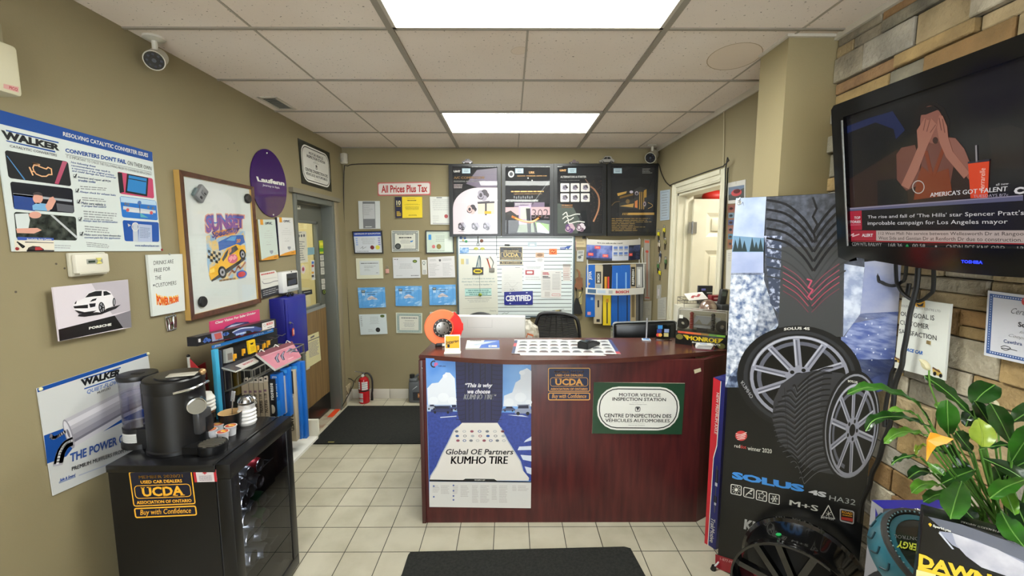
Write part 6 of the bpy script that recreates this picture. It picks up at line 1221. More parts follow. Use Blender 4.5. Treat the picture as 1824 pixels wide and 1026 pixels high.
pk(1090.7,1106,473,580,BB,'left of two plain blue wiper packs side by side',((.45,.12,.6,.42,M('#7aa8d8')),(.6,.5,.72,.98,M('#12284c'))))
pk(1106.5,1122.6,472,579.4,BB,'right of two plain blue wiper packs side by side',((.45,.12,.6,.42,M('#7aa8d8')),(.6,.5,.72,.98,M('#12284c'))))
pk(1123,1132.4,469,575.7,M('#a89878',.45),'narrow tan wiper pack with black top, second from right',((.1,.06,.9,.38,M('#1c1a18')),('REFRESH',.3,.1,.7,.35,WHITE),(.2,.5,.8,.9,M('#6a5c40'))))
pk(1133,1145,469,574,M('#5c5c5c',.25),'grey clear wiper pack, rightmost on the back wall rack',((.1,.06,.9,.4,M('#a8a8a4')),(.3,.1,.6,.36,M('#d0d0cc'),2),(.35,.45,.6,.98,M('#1c1c1c'),2)))
def f(A): A.rect(.1,.02,.9,.06,M('#c86048'),1); A.ell(.5,.2,.28,.022,M('#b84838'),2); A.rect(.42,.2,.58,.94,M('#a86850'),1); A.rect(.1,.95,.9,.97,M('#b05844'),1)
sheet(BW,[(1147.6,425.7),(1157.2,426.5),(1157.8,535),(1148,534)],'#9a948a',.012,'blade_refill','long clear pack with a red strip hanging right of the blade rack','wiper pack',f)
mb = MB(); mb.tube([BW.p(x,y,.01) for x,y in ((1144,441),(1143,455),(1144,468))],.006,M('#c8c8c0'),6,3); tag(mb.build('cable_tie'),'white plastic clip hanging beside the blade rack banner','clip')
def f(A): A.lines(.1,.1,.9,.92,12,TX,fill=.3)
sheet(BW,[(1139.8,537),(1160.7,536),(1159.5,574),(1138.5,576)],'#a8a69a',.004,'paper_note','greyish printed note low on the back wall near the corner','note',f)
t = thing('wall_outlet','white wall outlet with plug below the blade rack','outlet',BW.p(1092,604)); mb = MB(); a = BW.p(1087.5,604); b = BW.p(1097,582,.012); mb.b2(a,b,M('#c4c2b4',.4),.003); mb.wb('plate',t); mb = MB(); mb.box(BW.p(1091.5,587,.013),(.04,.004,.008),M('#4a9a5c',.4)); mb.box(BW.p(1092,594,.03),(.035,.04,.03),M('#b4b2a4',.4),.004); mb.wb('plug',t)
# fire extinguisher and oil jug on the floor
p = FL.p(648,716); p.y = 4.335; p.x = -1.53
t = thing('fire_extinguisher','red fire extinguisher standing on the floor in the far left corner','fire extinguisher',p); r_ = .055; H = .275
mb = MB(); mb.lathe([(0,0),(r_ * .9,0),(r_,.008),(r_,H - .05),(r_ * .85,H - .018),(r_ * .5,H),(.018,H + .006),(0,H + .006)],M('#a8141c',.25,coat=.4),28); mb.build('cylinder',t)
mb = MB(); P = lambda a,z: (r_ * 1.006 * math.cos(a),r_ * 1.006 * math.sin(a),z)
for (a0,a1,z0,z1) in ((-165,-112,.155,.235),(-95,-30,.15,.235),(-150,-85,.02,.055),(-150,-85,.065,.115)):
    for k in range(6):
        a,b = R(a0 + (a1 - a0) * k / 6),R(a0 + (a1 - a0) * (k + 1) / 6); mb.face([P(a,z0),P(b,z0),P(b,z1),P(a,z1)],M('#cfccc8',.4))
        for q in range(3): zz = z0 + (z1 - z0) * (.2 + .27 * q); mb.face([tuple(x * 1.004 for x in P(a,zz)[:2]) + (zz,),tuple(x * 1.004 for x in P(b,zz)[:2]) + (zz,),tuple(x * 1.004 for x in P(b,zz)[:2]) + (zz + .006,),tuple(x * 1.004 for x in P(a,zz)[:2]) + (zz + .006,)],TX)
mb.build('label',t)
mb = MB(); mb.lathe([(r_ * 1.01,.132),(r_ * 1.03,.135),(r_ * 1.03,.143),(r_ * 1.01,.146)],BLACK,28); mb.build('strap',t)
mb = MB(); mb.cyl((0,0,H),(0,0,H + .04),.016,CHROME); mb.build('valve',t); mb = MB(); mb.tube([(.02,0,H + .04),(-.02,0,H + .048),(-.085,-.01,H + .062)],.006,CHROME,8); mb.tube([(.01,0,H + .022),(-.04,0,H + .012),(-.085,-.005,H - .03),(-.09,-.005,H - .06)],.0045,CHROME,8,3); mb.cyl((0,-.02,H + .02),(0,-.03,H + .02),.014,M('#c8c8c0')); mb.build('handle',t)
mb = MB(); mb.tube([(.01,0,H + .035),(.05,0,H + .035),(.085,0,H - .02),(.088,0,.15),(.082,0,.10)],.0095,M('#1a1a1c',.5),8,5); mb.cyl((.082,0,.10),(.08,0,.025),.0105,BLACK,.014,10); mb.build('hose',t)
p = FL.p(736,713); p.y = 4.36; p.x = -.985
t = thing('oil_jug','grey plastic oil jug on the floor beside the counter','jug',p); G = M('#54575a',.4)
def ring(w_,d_,z_): return [(-w_,-d_,z_),(w_,-d_,z_),(w_,d_,z_),(-w_,d_,z_)]
mb = MB(); mb.box((.02,0,.11),(.19,.10,.22),G,.015); mb.box((-.03,0,.235),(.09,.07,.05),G,.018); mb.build('bottle',t)
mb = MB(); mb.tube([(-.01,0,.25),(.01,0,.285),(.06,0,.292),(.10,0,.27),(.108,0,.20)],.014,G,10,4); mb.build('handle',t)
mb = MB(); mb.cyl((-.045,0,.255),(-.045,0,.292),.026,M('#1a1b1c',.5),seg=20); mb.build('cap',t)
mb = MB(); mb.b2((-.03,-.0525,.03),(.10,-.0505,.12),M('#2c2e32',.4)); mb.b2((.02,-.0535,.06),(.075,-.0525,.105),M('#a8703c',.4)); mb.b2((.03,-.0545,.075),(.065,-.0535,.09),M('#d8b890')); mb.mesh([(-.04,-.052,.14),(-.03,-.052,.15),(.01,-.052,.185),(.02,-.052,.18)],[(0,3,2,1)],M('#b8bcc0')); mb.build('label',t)
# ================================================================== RECEPTION COUNTER
CF = 2.405; CT_ = 1.03; WD = M('#572423',.35,noise=('#3e191b',7,5,.3,.7,(5,5,.5)),sp=.4); WT = M('#553028',.22,noise=('#452420',6,5,.3,.7,(.6,6,6)))
t = thing('reception_counter','dark mahogany reception counter with bowed top in the middle of the room','counter',(.4,2.7,0)); H3 = HZ(CT_)
fr = [H3.p(*q) for q in ((746,632),(800,635.5),(849,639),(900,641),(950,641.5),(1000,641),(1053,640),(1106,638),(1185,632.5),(1240,628),(1294,623.5))]
mb = MB(); P = [(p.x,p.y) for p in fr] + [(1.33,2.51),(1.385,2.60),(1.12,2.83),(1.10,2.86),(-.50,2.86)]
mb.prism(P,CT_ - .026,CT_,WT); bmesh.ops.bevel(mb.bm,geom=[e for e in mb.bm.edges if abs(e.verts[0].co.z - e.verts[1].co.z) < 1e-5],offset=.004,segments=2,affect='EDGES'); mb.build('top',t,world=True,ang=50)
mb = MB(); mb.b2((-.505,CF,.0),(1.12,CF + .03,CT_ - .026),WD,.001); mb.prism([(1.12,CF),(1.325,2.53),(1.325,2.56),(1.12,CF + .03)],0,CT_ - .026,WD); mb.wb('front_panel',t)
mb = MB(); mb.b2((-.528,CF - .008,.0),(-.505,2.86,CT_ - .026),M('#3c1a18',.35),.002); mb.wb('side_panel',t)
mb = MB(); mb.b2((1.085,2.50,.0),(1.11,2.85,CT_ - .026),WD,.002); mb.wb('side_panel',t)
t = thing('desk','low dark desk behind the reception counter','desk',(.3,3.15,0)); mb = MB(); mb.b2((-.505,2.87,.715),(1.16,3.46,.74),WT,.003); mb.wb('desk_top',t)
for x in (-.49,1.145): mb = MB(); mb.b2((x - .012,2.9,0),(x + .012,3.42,.715),WD); mb.wb('side_panel',t)
t = D.objects['reception_counter']
mb = MB(); X = FY(CF - .009).p(752,656); mb.sph(X,.004,CHROME,seg=8); mb.wb('screw',t)
CS = FY(CF - .0025)
# tyre poster on the front
A = Art(CS,[(758.3,638),(946,647),(945.5,905),(765,903)],M('#4f86d4',.25,noise=('#84b0e4',3,3,.35,.7)),.002,px=True)
TB_ = M('#20224c',.3); TB2_ = M('#14142c',.3); SEA = M('#31489c',.3,noise=('#22347c',60,4,.3,.7)); WPp = M('#d2cec8',.3); CL = M('#d4dae4',.3)
c_ = lambda *p: [(740 + x / 3.421,620 + y / 3.42) for x,y in p]
A.poly(c_((72,385),(705,395),(705,808),(85,805)),SEA,1)
for q in (((75,345),(72,245),(100,215),(140,210),(160,185),(185,148),(210,150),(240,185),(250,345)),((535,355),(540,290),(590,270),(610,210),(640,190),(640,140),(680,122),(706,140),(706,355))): A.poly(c_(*q),CL,1)
for x,y,r_ in ((110,320,30),(170,300,34),(225,320,28),(570,330,30),(640,300,36),(690,330,20),(180,170,14),(650,150,18)): A.ell(*c_((x,y))[0],r_ / 3.4,r_ / 4.2,M('#dde2ea',.3),2,n=12)
A.poly(c_((70,345),(250,345),(252,385),(72,385)),M('#a8bcd8'),2)
A.poly(c_((243,75),(533,88),(531,360),(518,420),(500,455),(278,455),(262,420),(252,370)),TB_,3)
for x in (303,325,350,395,425,465): A.line(c_((x,80),(x + (388 - x) * .03,440)),.005,TB2_,4)
for k in range(13):
    y = 95 + k * 27; A.line(c_((248,y + 14),(275,y + 16),(303,y + 10)),.003,TB2_,4,3); A.line(c_((465,y + 10),(500,y + 16),(528,y + 14)),.003,TB2_,4,3); A.line(c_((328,y + 18),(348,y)),.0025,TB2_,4); A.line(c_((398,y + 18),(422,y)),.0025,TB2_,4)
A.poly(c_((285,455),(500,455),(520,485),(560,560),(600,625),(640,690),(655,745),(692,790),(690,808),(86,805),(92,780),(130,720),(165,640),(200,575),(235,500),(262,478)),WPp,3)
A.line(c_((262,478),(235,500),(200,575),(165,640),(130,720),(92,780)),.006,M('#a8b0bc'),4); A.line(c_((520,485),(560,560),(600,625),(640,690),(655,745)),.006,M('#a8b0bc'),4)
for i,(y,n) in enumerate(((507,7),(535,7),(563,8))):
    for k in range(n): x = 255 + k * (280 / (n - 1)) + (i - 1) * 4; A.ell(*c_((x,y))[0],3.2,2.2,(M('#6c7078'),M('#33548c'),M('#8a4a58'),M('#a0a4a8'))[(k * 3 + i) % 4],4,inner=(.6 if k % 2 else 0),n=14)
A.tx('Global OE Partners',INK,5,.02,.2,q=c_((185,614),(597,614),(597,648),(185,648))); A.tx('KUMHO TIRE',INK,5,.03,.1,q=c_((215,658),(565,658),(565,705),(215,705)))
for s,q in (('“This is why',(303,212,470,246)),('we choose',(317,250,455,277)),('KUMHO TIRE”',(293,281,493,312))): A.tx(s,M('#dcdce4',.3),6,.03,.3,q=c_((q[0],q[1]),(q[2],q[1]),(q[2],q[3]),(q[0],q[3])))
def pcar(x0,x1,y0,y1,m,suv=0):
    w_ = x1 - x0; h_ = y1 - y0; f = lambda u,v: (x0 + w_ * u,y1 - h_ * v)
    A.poly(c_(f(0,.15),f(.02,.5),f(.2,.6),f(.3 - suv * .15,.98),f(.75 + suv * .15,1),f(.92,.6),f(1,.5),f(1,.15)),M(m,.3),4); A.poly(c_(f(.28 - suv * .1,.62),f(.34 - suv * .1,.9),f(.72 + suv * .1,.92),f(.84,.62)),M('#20243c',.2),5)
    for u in (.2,.78): A.ell(*c_(f(u,.15))[0],h_ * .16 / 3.4,h_ * .17 / 3.4,BLACK,6,n=12)
pcar(92,228,350,398,'#2a3260',1); pcar(72,125,342,375,'#a8b0c4'); pcar(215,252,345,378,'#3a4470',1); pcar(530,608,355,386,'#4a5474'); pcar(605,706,342,408,'#8890a8',1)
for q in (((150,420),(250,412),(250,417),(152,425)),((560,406),(650,408),(690,420),(600,412)),((672,560),(706,538),(706,562),(660,575)),((632,600),(706,596),(706,620),(622,622)),((640,650),(706,655),(706,690),(655,680)),((665,720),(706,730),(706,770),(680,760))): A.poly(c_(*q),M('#c4ccdc'),2)
A.poly(c_((85,800),(290,803),(305,795),(480,797),(497,808),(705,812),(705,818),(85,812)),BLACK,4); A.tx('OE SUPPLY LIST',WHITE,5,.03,q=c_((360,800),(425,801),(425,807),(360,806)))
A.poly(c_((85,813),(705,819),(703,975),(85,967)),M('#c9c8c4',.3),3)
for x0,x1,n in ((105,150,5),(155,210,6),(228,262,6),(275,330,8),(345,385,12),(395,450,12),(465,500,10),(510,565,12),(590,620,4),(625,690,4)): A.lines(0,0,0,0,n,M('#a09a98'),4,q=c_((x0,835),(x1,835),(x1,835 + n * 9),(x0,835 + n * 9)),fill=.3)
for x,y in ((232,836),(232,868),(232,900),(232,924),(112,840),(112,905)): A.ell(*c_((x,y))[0],1.6,1.6,M('#4a5c94'),5,n=10)
A.ell(*c_((112,97))[0],6,6.5,M('#22242e'),3,60,300,inner=.62); A.tx('go',M('#c85a84'),4,.05,q=c_((114,88),(138,88),(136,113),(114,113))); A.tx('with you',M('#1c2450'),4,.03,q=c_((138,104),(184,105),(184,116),(138,115))); A.tx('kumho tire',CL,4,.0,.2,q=c_((628,96),(684,99),(684,104),(628,101)))
A.build('tyre_poster','blue tyre poster with sky and cars on the left of the counter front','poster')
A = Art(CS,[(976.3,655.3),(1051.3,655.3),(1051,713),(976.3,713)],M('#182346',.4),.002); member_sign(A,'2018/19',M('#dca050',.4),.75); A.build('member_sign','gold on navy member 2018/19 sign on the counter front','sign')
A = Art(FY(CF - .008),[(1058,681),(1220.3,683),(1214.7,773.8),(1054.7,772.3)],M('#21412c',.3),.007,edge=M('#b8b0a0')); inspection_sign(A); A.build('inspection_sign','green inspection station sign with white panel on the counter front','sign')
A = Art(CS,[(1236,659),(1248,655.5),(1249,661.5),(1237.5,665.5)],M('#c4bc9c',.6),.0015); A.build('tape_piece','small piece of cream tape on the counter front','tape')

# ---- on the counter
p = H3.p(781,616); t = thing('brake_disc_display','orange brake disc with red caliper standing on the counter’s left end','brake disc',p,R(16)); S = FY(p.y - .01); zc = S.p(787,583.3).z - CT_; r_ = S.hit(787,552)[1] - S.hit(787,583.3)[1]; dx = S.p(787,583.3).x - p.x
ORG = M('#ff7a4a',.4); RD = M('#e62622',.35)
X = Matrix.Translation((dx,-.012,zc)) @ Matrix.Rotation(PI / 2,4,'X')
mb = MB(); mb.lathe([(r_ * .42,-.014),(r_ * .98,-.014),(r_,-.012),(r_,-.004),(r_ * .95,-.003),(r_ * .95,.003),(r_,.004),(r_,.012),(r_ * .98,.014),(r_ * .42,.014)],ORG,48,X); disc = mb.build('disc',t)
mb = MB(); mb.lathe([(r_ * .52,.0142),(r_ * .53,.022),(r_ * .40,.024),(r_ * .36,.020),(0,.020)],M('#1c1a1a',.4),36,X); mb.lathe([(0,.021),(r_ * .37,.021),(r_ * .37,.026),(r_ * .2,.030),(0,.030)],M('#8e8c88',.3,.8),30,X)
for k in range(12): a = k * PI / 6; q = X @ V((r_ * .46 * math.cos(a),r_ * .46 * math.sin(a),.025)); mb.sph(q,.0045,M('#c8bcb0',.3,.6),seg=8)
for k in range(5): a = k * 2 * PI / 5; q = X @ V((r_ * .25 * math.cos(a),r_ * .25 * math.sin(a),.029)); mb.sph(q,.004,BLACK,seg=8)
mb.build('hub',t)
mb = MB(); ap = [(r_ * f * math.cos(R(a)),r_ * f * math.sin(R(a))) for f,rng in ((.62,range(-48,52,12)),(1.1,range(48,-50,-12))) for a in rng]; mb.prism(ap,-.03,.034,RD,X); mb.box(X @ V((r_ * 1.08,0,0)),(.018,.05,.05),RD,.006); mb.build('caliper',t)
mb = MB(); mb.box((dx,0,.012),(.085,.06,.024),BLACK,.004); mb.box((dx - .005,-.012,.035),(.05,.02,.05),M('#a8a29c',.4),.004); mb.box((dx + .02,-.031,.012),(.05,.002,.016),WHITE); mb.build('stand',t)
p = H3.p(806,629); t = thing('payment_sign','small white stand with yellow payment sign, before the orange brake disc','sign',p,R(4)); S = FY(p.y); a = S.hit(791.5,628); b = S.hit(819,597); w_ = b[0] - a[0]; h_ = b[1] - CT_
mb = MB(); mb.box((0,0,.003),(w_ * 1.05,.045,.006),WHITE,.001); mb.box((0,.012,h_ / 2),(w_,.006,h_),WHITE,.001); mb.build('stand',t)
B = Art(Surf(V((0,.0085,0)),(1,0,0),(0,0,1)),[(-w_ * .43,h_ * .93),(w_ * .43,h_ * .93),(w_ * .43,h_ * .26),(-w_ * .43,h_ * .26)],M('#e8ac10',.35),.0006,st=True); B.text('Interac',.03,.28,.97,.58,INK,2,.02,q=[(.03,.36),(.97,.26),(.97,.48),(.03,.74)]); B.rr(.12,.68,.3,.95,INK,2,.3)
o = B.mb.build('print',t)
def flat(q,z,base,th,name,lb,cat,f=None,grp=None):
    A = Art(HZ(z),q,base,th * .98); 
    if f: f(A)
    return A.build(name,lb,cat,grp)
def f(A): A.poly([(.55,0),(1,0),(1,1),(.40,1)],M('#2456a8',.3),1); A.lines(.1,.03,.45,.13,1,INK,2,rag=0,fill=.8); A.poly([(.2,.55),(.6,.2),(.95,.12),(.7,.4),(.3,.75)],M('#a8b4c0'),2); A.line([(.15,.7),(.5,.45),(.9,.22)],.003,M('#5c6470'),3); A.rect(.68,.7,.92,.9,WHITE,3); A.rect(.70,.75,.78,.85,BLUE,4)
flat([(832,606),(889,606),(890,619.5),(829,620)],CT_ + .009,M('#c8cac4',.3),.009,'wiper_booklet','white and blue wiper booklet lying on the counter beside the payment sign','booklet',f)
def f(A):
    A.rect(0,0,.03,1,M('#3a4260'),1); A.rect(.965,0,1,1,M('#34406c'),1); A.rect(.96,.85,1,1,M('#a84048'),2); A.rect(.0,.25,.03,.5,M('#b04a50'),2)
    for j in range(4):
        for i in range(9):
            u = .05 + i * .102; v = .06 + j * .235; A.rect(u,v - .03,u + .088,v + .02,M('#b4b8bc'),1); m = M(('#77797c','#5c5c60','#8c8c8a','#6a5c5c')[(i * 2 + j) % 4]); A.poly([(u,v + .16),(u + .005,v + .08),(u + .02,v + .03),(u + .065,v + .03),(u + .082,v + .08),(u + .086,v + .16)],m,1); A.poly([(u + .02,v + .09),(u + .028,v + .05),(u + .06,v + .05),(u + .068,v + .09)],M('#3a3c44'),2)
flat([(917,606),(1089,605),(1106,630.5),(911,629.5)],CT_ + .004,M('#cfd1cf',.15),.0015,'laminated_sheet','laminated sheet of little car pictures lying on the counter','sheet',f)
flat([(916,604.8),(1000,604.6),(1080,633),(927,632.5)],CT_ + .002,M('#c8c8c4',.3),.0018,'paper_stack','white papers under the laminated car picture sheet','papers')
p = H3.p(1049,618); p.z += .004; t = thing('card_terminal','black card payment terminal on the laminated car sheet','card terminal',p,R(52)); mb = MB(); mb.prism([(-.085,0),(.085,0),(.085,.018),(.03,.030),(-.03,.045),(-.085,.040)],-.036,.036,M('#17181a',.35),Matrix.Rotation(PI / 2,4,'X')); bmesh.ops.bevel(mb.bm,geom=mb.bm.edges[:],offset=.004,segments=2,affect='EDGES'); mb.build('body',t)
mb = MB(); mb.box((-.055,0,.045),(.045,.052,.003),M('#2a3438',.1),.001,rot=Matrix.Rotation(-.05,4,'Y')); mb.build('screen',t); mb = MB()
for i in range(4):
    for j in range(3): mb.box((.0 + i * .019,(j - 1) * .019,.0375 - i * .004),(.012,.013,.004),M('#3a3c40',.5),.001)
mb.build('keypad',t)
p = H3.p(1151,606); t = thing('pen_stand','clear pen rod on a small blue and white base on the counter','pen stand',p,R(-10)); h_ = FY(p.y).p(1152,566.7).z - CT_; mb = MB(); mb.box((0,0,.004),(.055,.05,.008),M('#b4c0cc',.3),.002); mb.box((0,0,.0085),(.04,.03,.001),M('#2c74b8')); mb.build('base',t); mb = MB(); mb.cyl((.0,0,.008),(.002,0,h_),.0055,M('#a8aab0',.15,.5),seg=10); mb.build('rod',t)
p = H3.p(1181,604.5); t = thing('card_sign','clear acrylic stand with payment card logos near the black box with yellow lettering','sign',p,R(-8)); S = FY(p.y); w_ = .095; h_ = S.p(1181,579).z - CT_; mb = MB(); mb.box((0,.008,h_ / 2),(w_,.003,h_),glass('#cfd8d8',.08)); mb.box((0,-.012,.0025),(w_ * 1.06,.045,.005),glass('#d8d8d4',.15),.001); mb.build('stand',t)
mb = MB()
for x,z,m in ((-.02,.082,'#2c86c8'),(-.025,.055,'#1c2c80'),(.022,.058,'#8a9cc4'),(.02,.03,'#c4b878')): mb.box((x,.0055,z),(.030,.001,.024),M(m,.4))
mb.cyl((-.032,.0062,.028),(-.032,.0052,.028),.012,M('#d03c30'),seg=16); mb.cyl((-.018,.0058,.028),(-.018,.0048,.028),.012,M('#e0a038'),seg=16); mb.build('logos',t)
# boxed model under a clear cover
a = H3.p(1202,612); b = H3.p(1294.5,622.8); d = (b - a); W = d.length; t = thing('display_box','black display box with yellow lettering and clear cover on the counter’s right end','display box',a,math.atan2(d.y,d.x)); hb = .088; ht = FY(a.y).p(1207,551).z - CT_; dp = .10; MK2 = M('#121312',.35)
mb = MB(); mb.b2((0,0,0),(W,dp,hb),MK2,.003); mb.build('base',t)
S = Surf((0,-.0004,0),(1,0,0),(0,0,1)); A = Art(S,[(0,hb),(W,hb),(W,0),(0,0)],st=True)
for k,m in enumerate(('#c8482c','#d85a28','#c86a30','#8c6c2c','#5c8c34','#78b03c')): A.rect(.05 + k * .15,.03,.21 + k * .15,.17,M(m),1)
A.text('MONROE',.24,.30,.84,.62,M('#e8cc20',.4),2,.06); A.text('SHOCKS & STRUTS',.34,.68,.88,.80,WHITE,2,.03)
for s in (0,1):
    for k in range(4): y = .28 + k * .08; u0 = .16 + k * .02; A.poly([(u0,y),(.25,y),(.25,y + .05),(u0 + .012,y + .05)] if s == 0 else [(.84,y),(.93 - k * .02,y),(.918 - k * .02,y + .05),(.84,y + .05)],M('#e8cc20',.4),2)
A.ell(.09,.45,.07,.2,M('#6a6428',.4),1); A.ell(.9,.8,.07,.2,M('#5a5a28',.4),1); A.mb.build('print',t)
mb = MB(); cc = glass('#e2e2e0',.05); c = .03
P0 = [(.006,.004,hb),(W - .006,.004,hb),(W - .006,dp - .004,hb),(.006,dp - .004,hb)]; P1 = [(.012,.012,ht),(W - .012,.012,ht),(W - .012,dp - .012,ht),(.012,dp - .012,ht)]
mb.mesh(P0 + P1,[(0,1,5,4),(1,2,6,5),(2,3,7,6),(3,0,4,7),(4,5,6,7)],cc); mb.build('clear_cover',t)
mb = MB()
for i in range(4):
    j = (i + 1) % 4; mb.cyl(P1[i],P1[j],.0025,M('#a4a29c',.2),seg=6); mb.cyl(P0[i],P1[i],.002,M('#a4a29c',.2),seg=6)
mb.box((.03,.006,ht - .045),(.022,.001,.022),WHITE); mb.build('cover_edge',t)
t2 = thing('model_chassis','grey toy chassis with red shock absorber inside the clear covered box','model',(a + b) / 2 + V((0,0,hb)),math.atan2(d.y,d.x))
mb = MB(); gm = M('#8c8e92',.4); mb.mesh([(-.10,.05,.02),(.12,.05,.02),(.12,.09,.02),(-.10,.09,.02),(-.11,.05,.035),(.12,.05,.035),(.12,.09,.035),(-.11,.09,.035)],[(3,2,1,0),(4,5,6,7),(0,1,5,4),(1,2,6,5),(2,3,7,6),(3,0,4,7)],gm)
mb.prism([(-.075,.03),(-.055,.03),(-.02,.075),(.0,.045),(.03,.045),(.05,.075),(.085,.06),(.09,.03),(.11,.03),(.10,.09),(.04,.095),(-.04,.095)],-.075,-.055,gm,Matrix.Rotation(PI / 2,4,'X') @ Matrix.Identity(4)); mb.b2((-.03,.045,.0),(.03,.08,.02),BLACK); mb.build('frame',t2)
for x in (-.115,.115):
    mb = MB(); mb.lathe([(.012,-.018),(.034,-.018),(.038,-.01),(.038,.01),(.034,.018),(.012,.018)],RUBBER,20,Matrix.Translation((x,.055,.04)) @ Matrix.Rotation(PI / 2,4,'X')); mb.build('wheel',t2)
for x,m in ((-.062,'#7c2c24'),(.062,'#17181a')):
    mb = MB(); mb.cyl((x,.045,.012),(x,.045,.105),.011,M(m,.35),seg=14)
    for k in range(5): mb.lathe([(.011,0),(.0145,.004),(.011,.008)],M(m,.35),14,Matrix.Translation((x,.045,.03 + k * .012)))
    mb.sph((x,.045,.108),.013,M(m,.35),seg=12); mb.build('shock_absorber',t2)
p = H3.p(1249,620); p.y -= .025; t = thing('business_card_dish','burgundy dish holding white business cards before the clear covered box','card dish',p,R(-22)); mb = MB(); mb.prism([(-.055,.0),(.055,.0),(.062,.02),(.056,.02),(.05,.006),(-.05,.006),(-.056,.02),(-.062,.02)],-.035,.035,M('#5c1620',.25),Matrix.Rotation(PI / 2,4,'X')); mb.build('dish',t)
t2 = thing('business_cards','stack of white business cards in the burgundy dish','cards',p + V((0,0,.0065)),R(-14)); mb = MB()
for k in range(5): mb.box((.002 * k,0,.004 + k * .005),(.085,.05,.0035),M('#d2d2d0',.4),rot=Matrix.Rotation(.05 * (k - 2),4,'Z') @ Matrix.Rotation(.05,4,'X'))
mb.box((.0,-.003,.0275),(.04,.018,.0008),M('#8c9cc0')); mb.build('card_stack',t2)

# ---- behind the counter
S = FY(3.06); a = S.hit(799,610); b = S.hit(936,564); t = thing('white_carton','large plain white carton standing behind the counter’s left half','carton',((a[0] + b[0]) / 2,3.10,.74),R(-3)); w_ = b[0] - a[0]; h_ = b[1] - .74
mb = MB(); mb.box((0,0,h_ / 2),(w_,.08,h_),M('#c9c7c4',.45),.004); mb.build('box',t)
mb = MB()
for q in (((-.14,h_ - .02),(-.14,h_ - .08)),((-.14,h_ - .08),(.04,h_ - .08)),((.04,h_ - .08),(.04,h_ - .02))): mb.cyl((q[0][0],-.0405,q[0][1]),(q[1][0],-.0405,q[1][1]),.0009,PALE,seg=5)
mb.build('flap_cut',t); mb = MB(); mb.tube([(-w_ * .46,-.05,h_ - .06),(-w_ * .38,-.07,h_ - .10),(-w_ * .39,-.065,h_ - .18),(-w_ * .42,-.06,h_ - .22)],.0018,M('#b8b8b6'),6,5); mb.build('cord',t)
S = FY(3.66); zt = S.p(1000,559).z; xl = S.p(953,600).x; xr = S.p(1036,600).x; t = thing('office_chair','black mesh back office chair behind the counter','chair',((xl + xr) / 2 - .01,3.75,0),R(-6)); hw = (xr - xl) / 2; FRm = M('#141415',.45); zb = .56
o_ = [(-hw * .82,zb),(-hw * 1.0,zb + .12),(-hw * .96,zb + .30),(-hw * .80,zt - .05),(-hw * .62,zt),(0,zt + .008),(hw * .66,zt - .015),(hw * .9,zt - .06),(hw * 1.0,zb + .30),(hw,zb + .12),(hw * .82,zb)]
mb = MB(); mb.tube([(x,-.09,z) for x,z in o_],.016,FRm,8,4,closed=True); mb.build('back_frame',t)
mb = MB(); n = 40
def wid(z):
    f = (z - zb) / (zt - zb); return hw * (.84 + .16 * min(1,f * 4)) * (1 - .32 * max(0,f - .55) / .45)
for k in range(n): z = zb + .012 + (zt - zb - .02) * k / (n - 1); w2 = wid(z); mb.tube([(-w2,-.09,z),(0,-.055,z),(w2,-.09,z)],.0062,M('#1a1a1b',.6),5,4)
for x in (-.6,-.3,0,.3,.6): mb.tube([(x * wid(zb),-.085,zb),(x * wid(.8),-.06,.82),(x * wid(zt),-.085,zt - .01)],.003,M('#1a1a1b',.6),5,4)
mb.build('mesh_back',t)
mb = MB(); mb.box((0,-.32,.47),(.50,.48,.08),M('#161617',.8),.035); mb.build('seat',t); mb = MB(); mb.cyl((0,-.3,.08),(0,-.3,.44),.03,FRm); mb.box((0,-.1,.47),(.06,.12,.03),FRm); mb.box((0,-.07,.54),(.06,.02,.18),FRm); mb.build('column',t)
for k in range(5):
    a_ = k * 2 * PI / 5; mb = MB(); mb.tube([(0,-.3,.09),(.28 * math.cos(a_),-.3 + .28 * math.sin(a_),.06)],.018,FRm,8); mb.cyl((.28 * math.cos(a_),-.31 + .28 * math.sin(a_),.028),(.28 * math.cos(a_),-.29 + .28 * math.sin(a_),.028),.028,FRm); mb.build('leg',t)
S = FY(3.06); a = S.p(1098,584); b = FY(3.01).p(1208,568); ang = 0; t = thing('monitor','black backed monitor with silver rim standing behind the counter’s right half','monitor',((a.x + b.x) / 2,3.07,.74),R(-6)); w_ = (b.x - a.x) / 2 + .005; zt = (a.z + b.z) / 2 - .74; tl = Matrix.Rotation(R(-3.0),4,'Y')
mb = MB(); mb.box((0,0,zt - .155),(w_ * 2,.03,.31),M('#101112',.3),.02,rot=tl,seg=3); mb.build('back_shell',t); mb = MB(); mb.box((0,.008,zt - .155),(w_ * 2 + .016,.018,.326),M('#b0b2b4',.3,.6),.024,rot=tl,seg=3); mb.build('rim',t); mb = MB(); mb.box((0,.02,.006),(.2,.16,.012),M('#a8aaac',.3,.8),.004); mb.box((0,.04,.06),(.06,.02,.14),M('#a8aaac',.3,.8),.004); mb.build('stand',t)
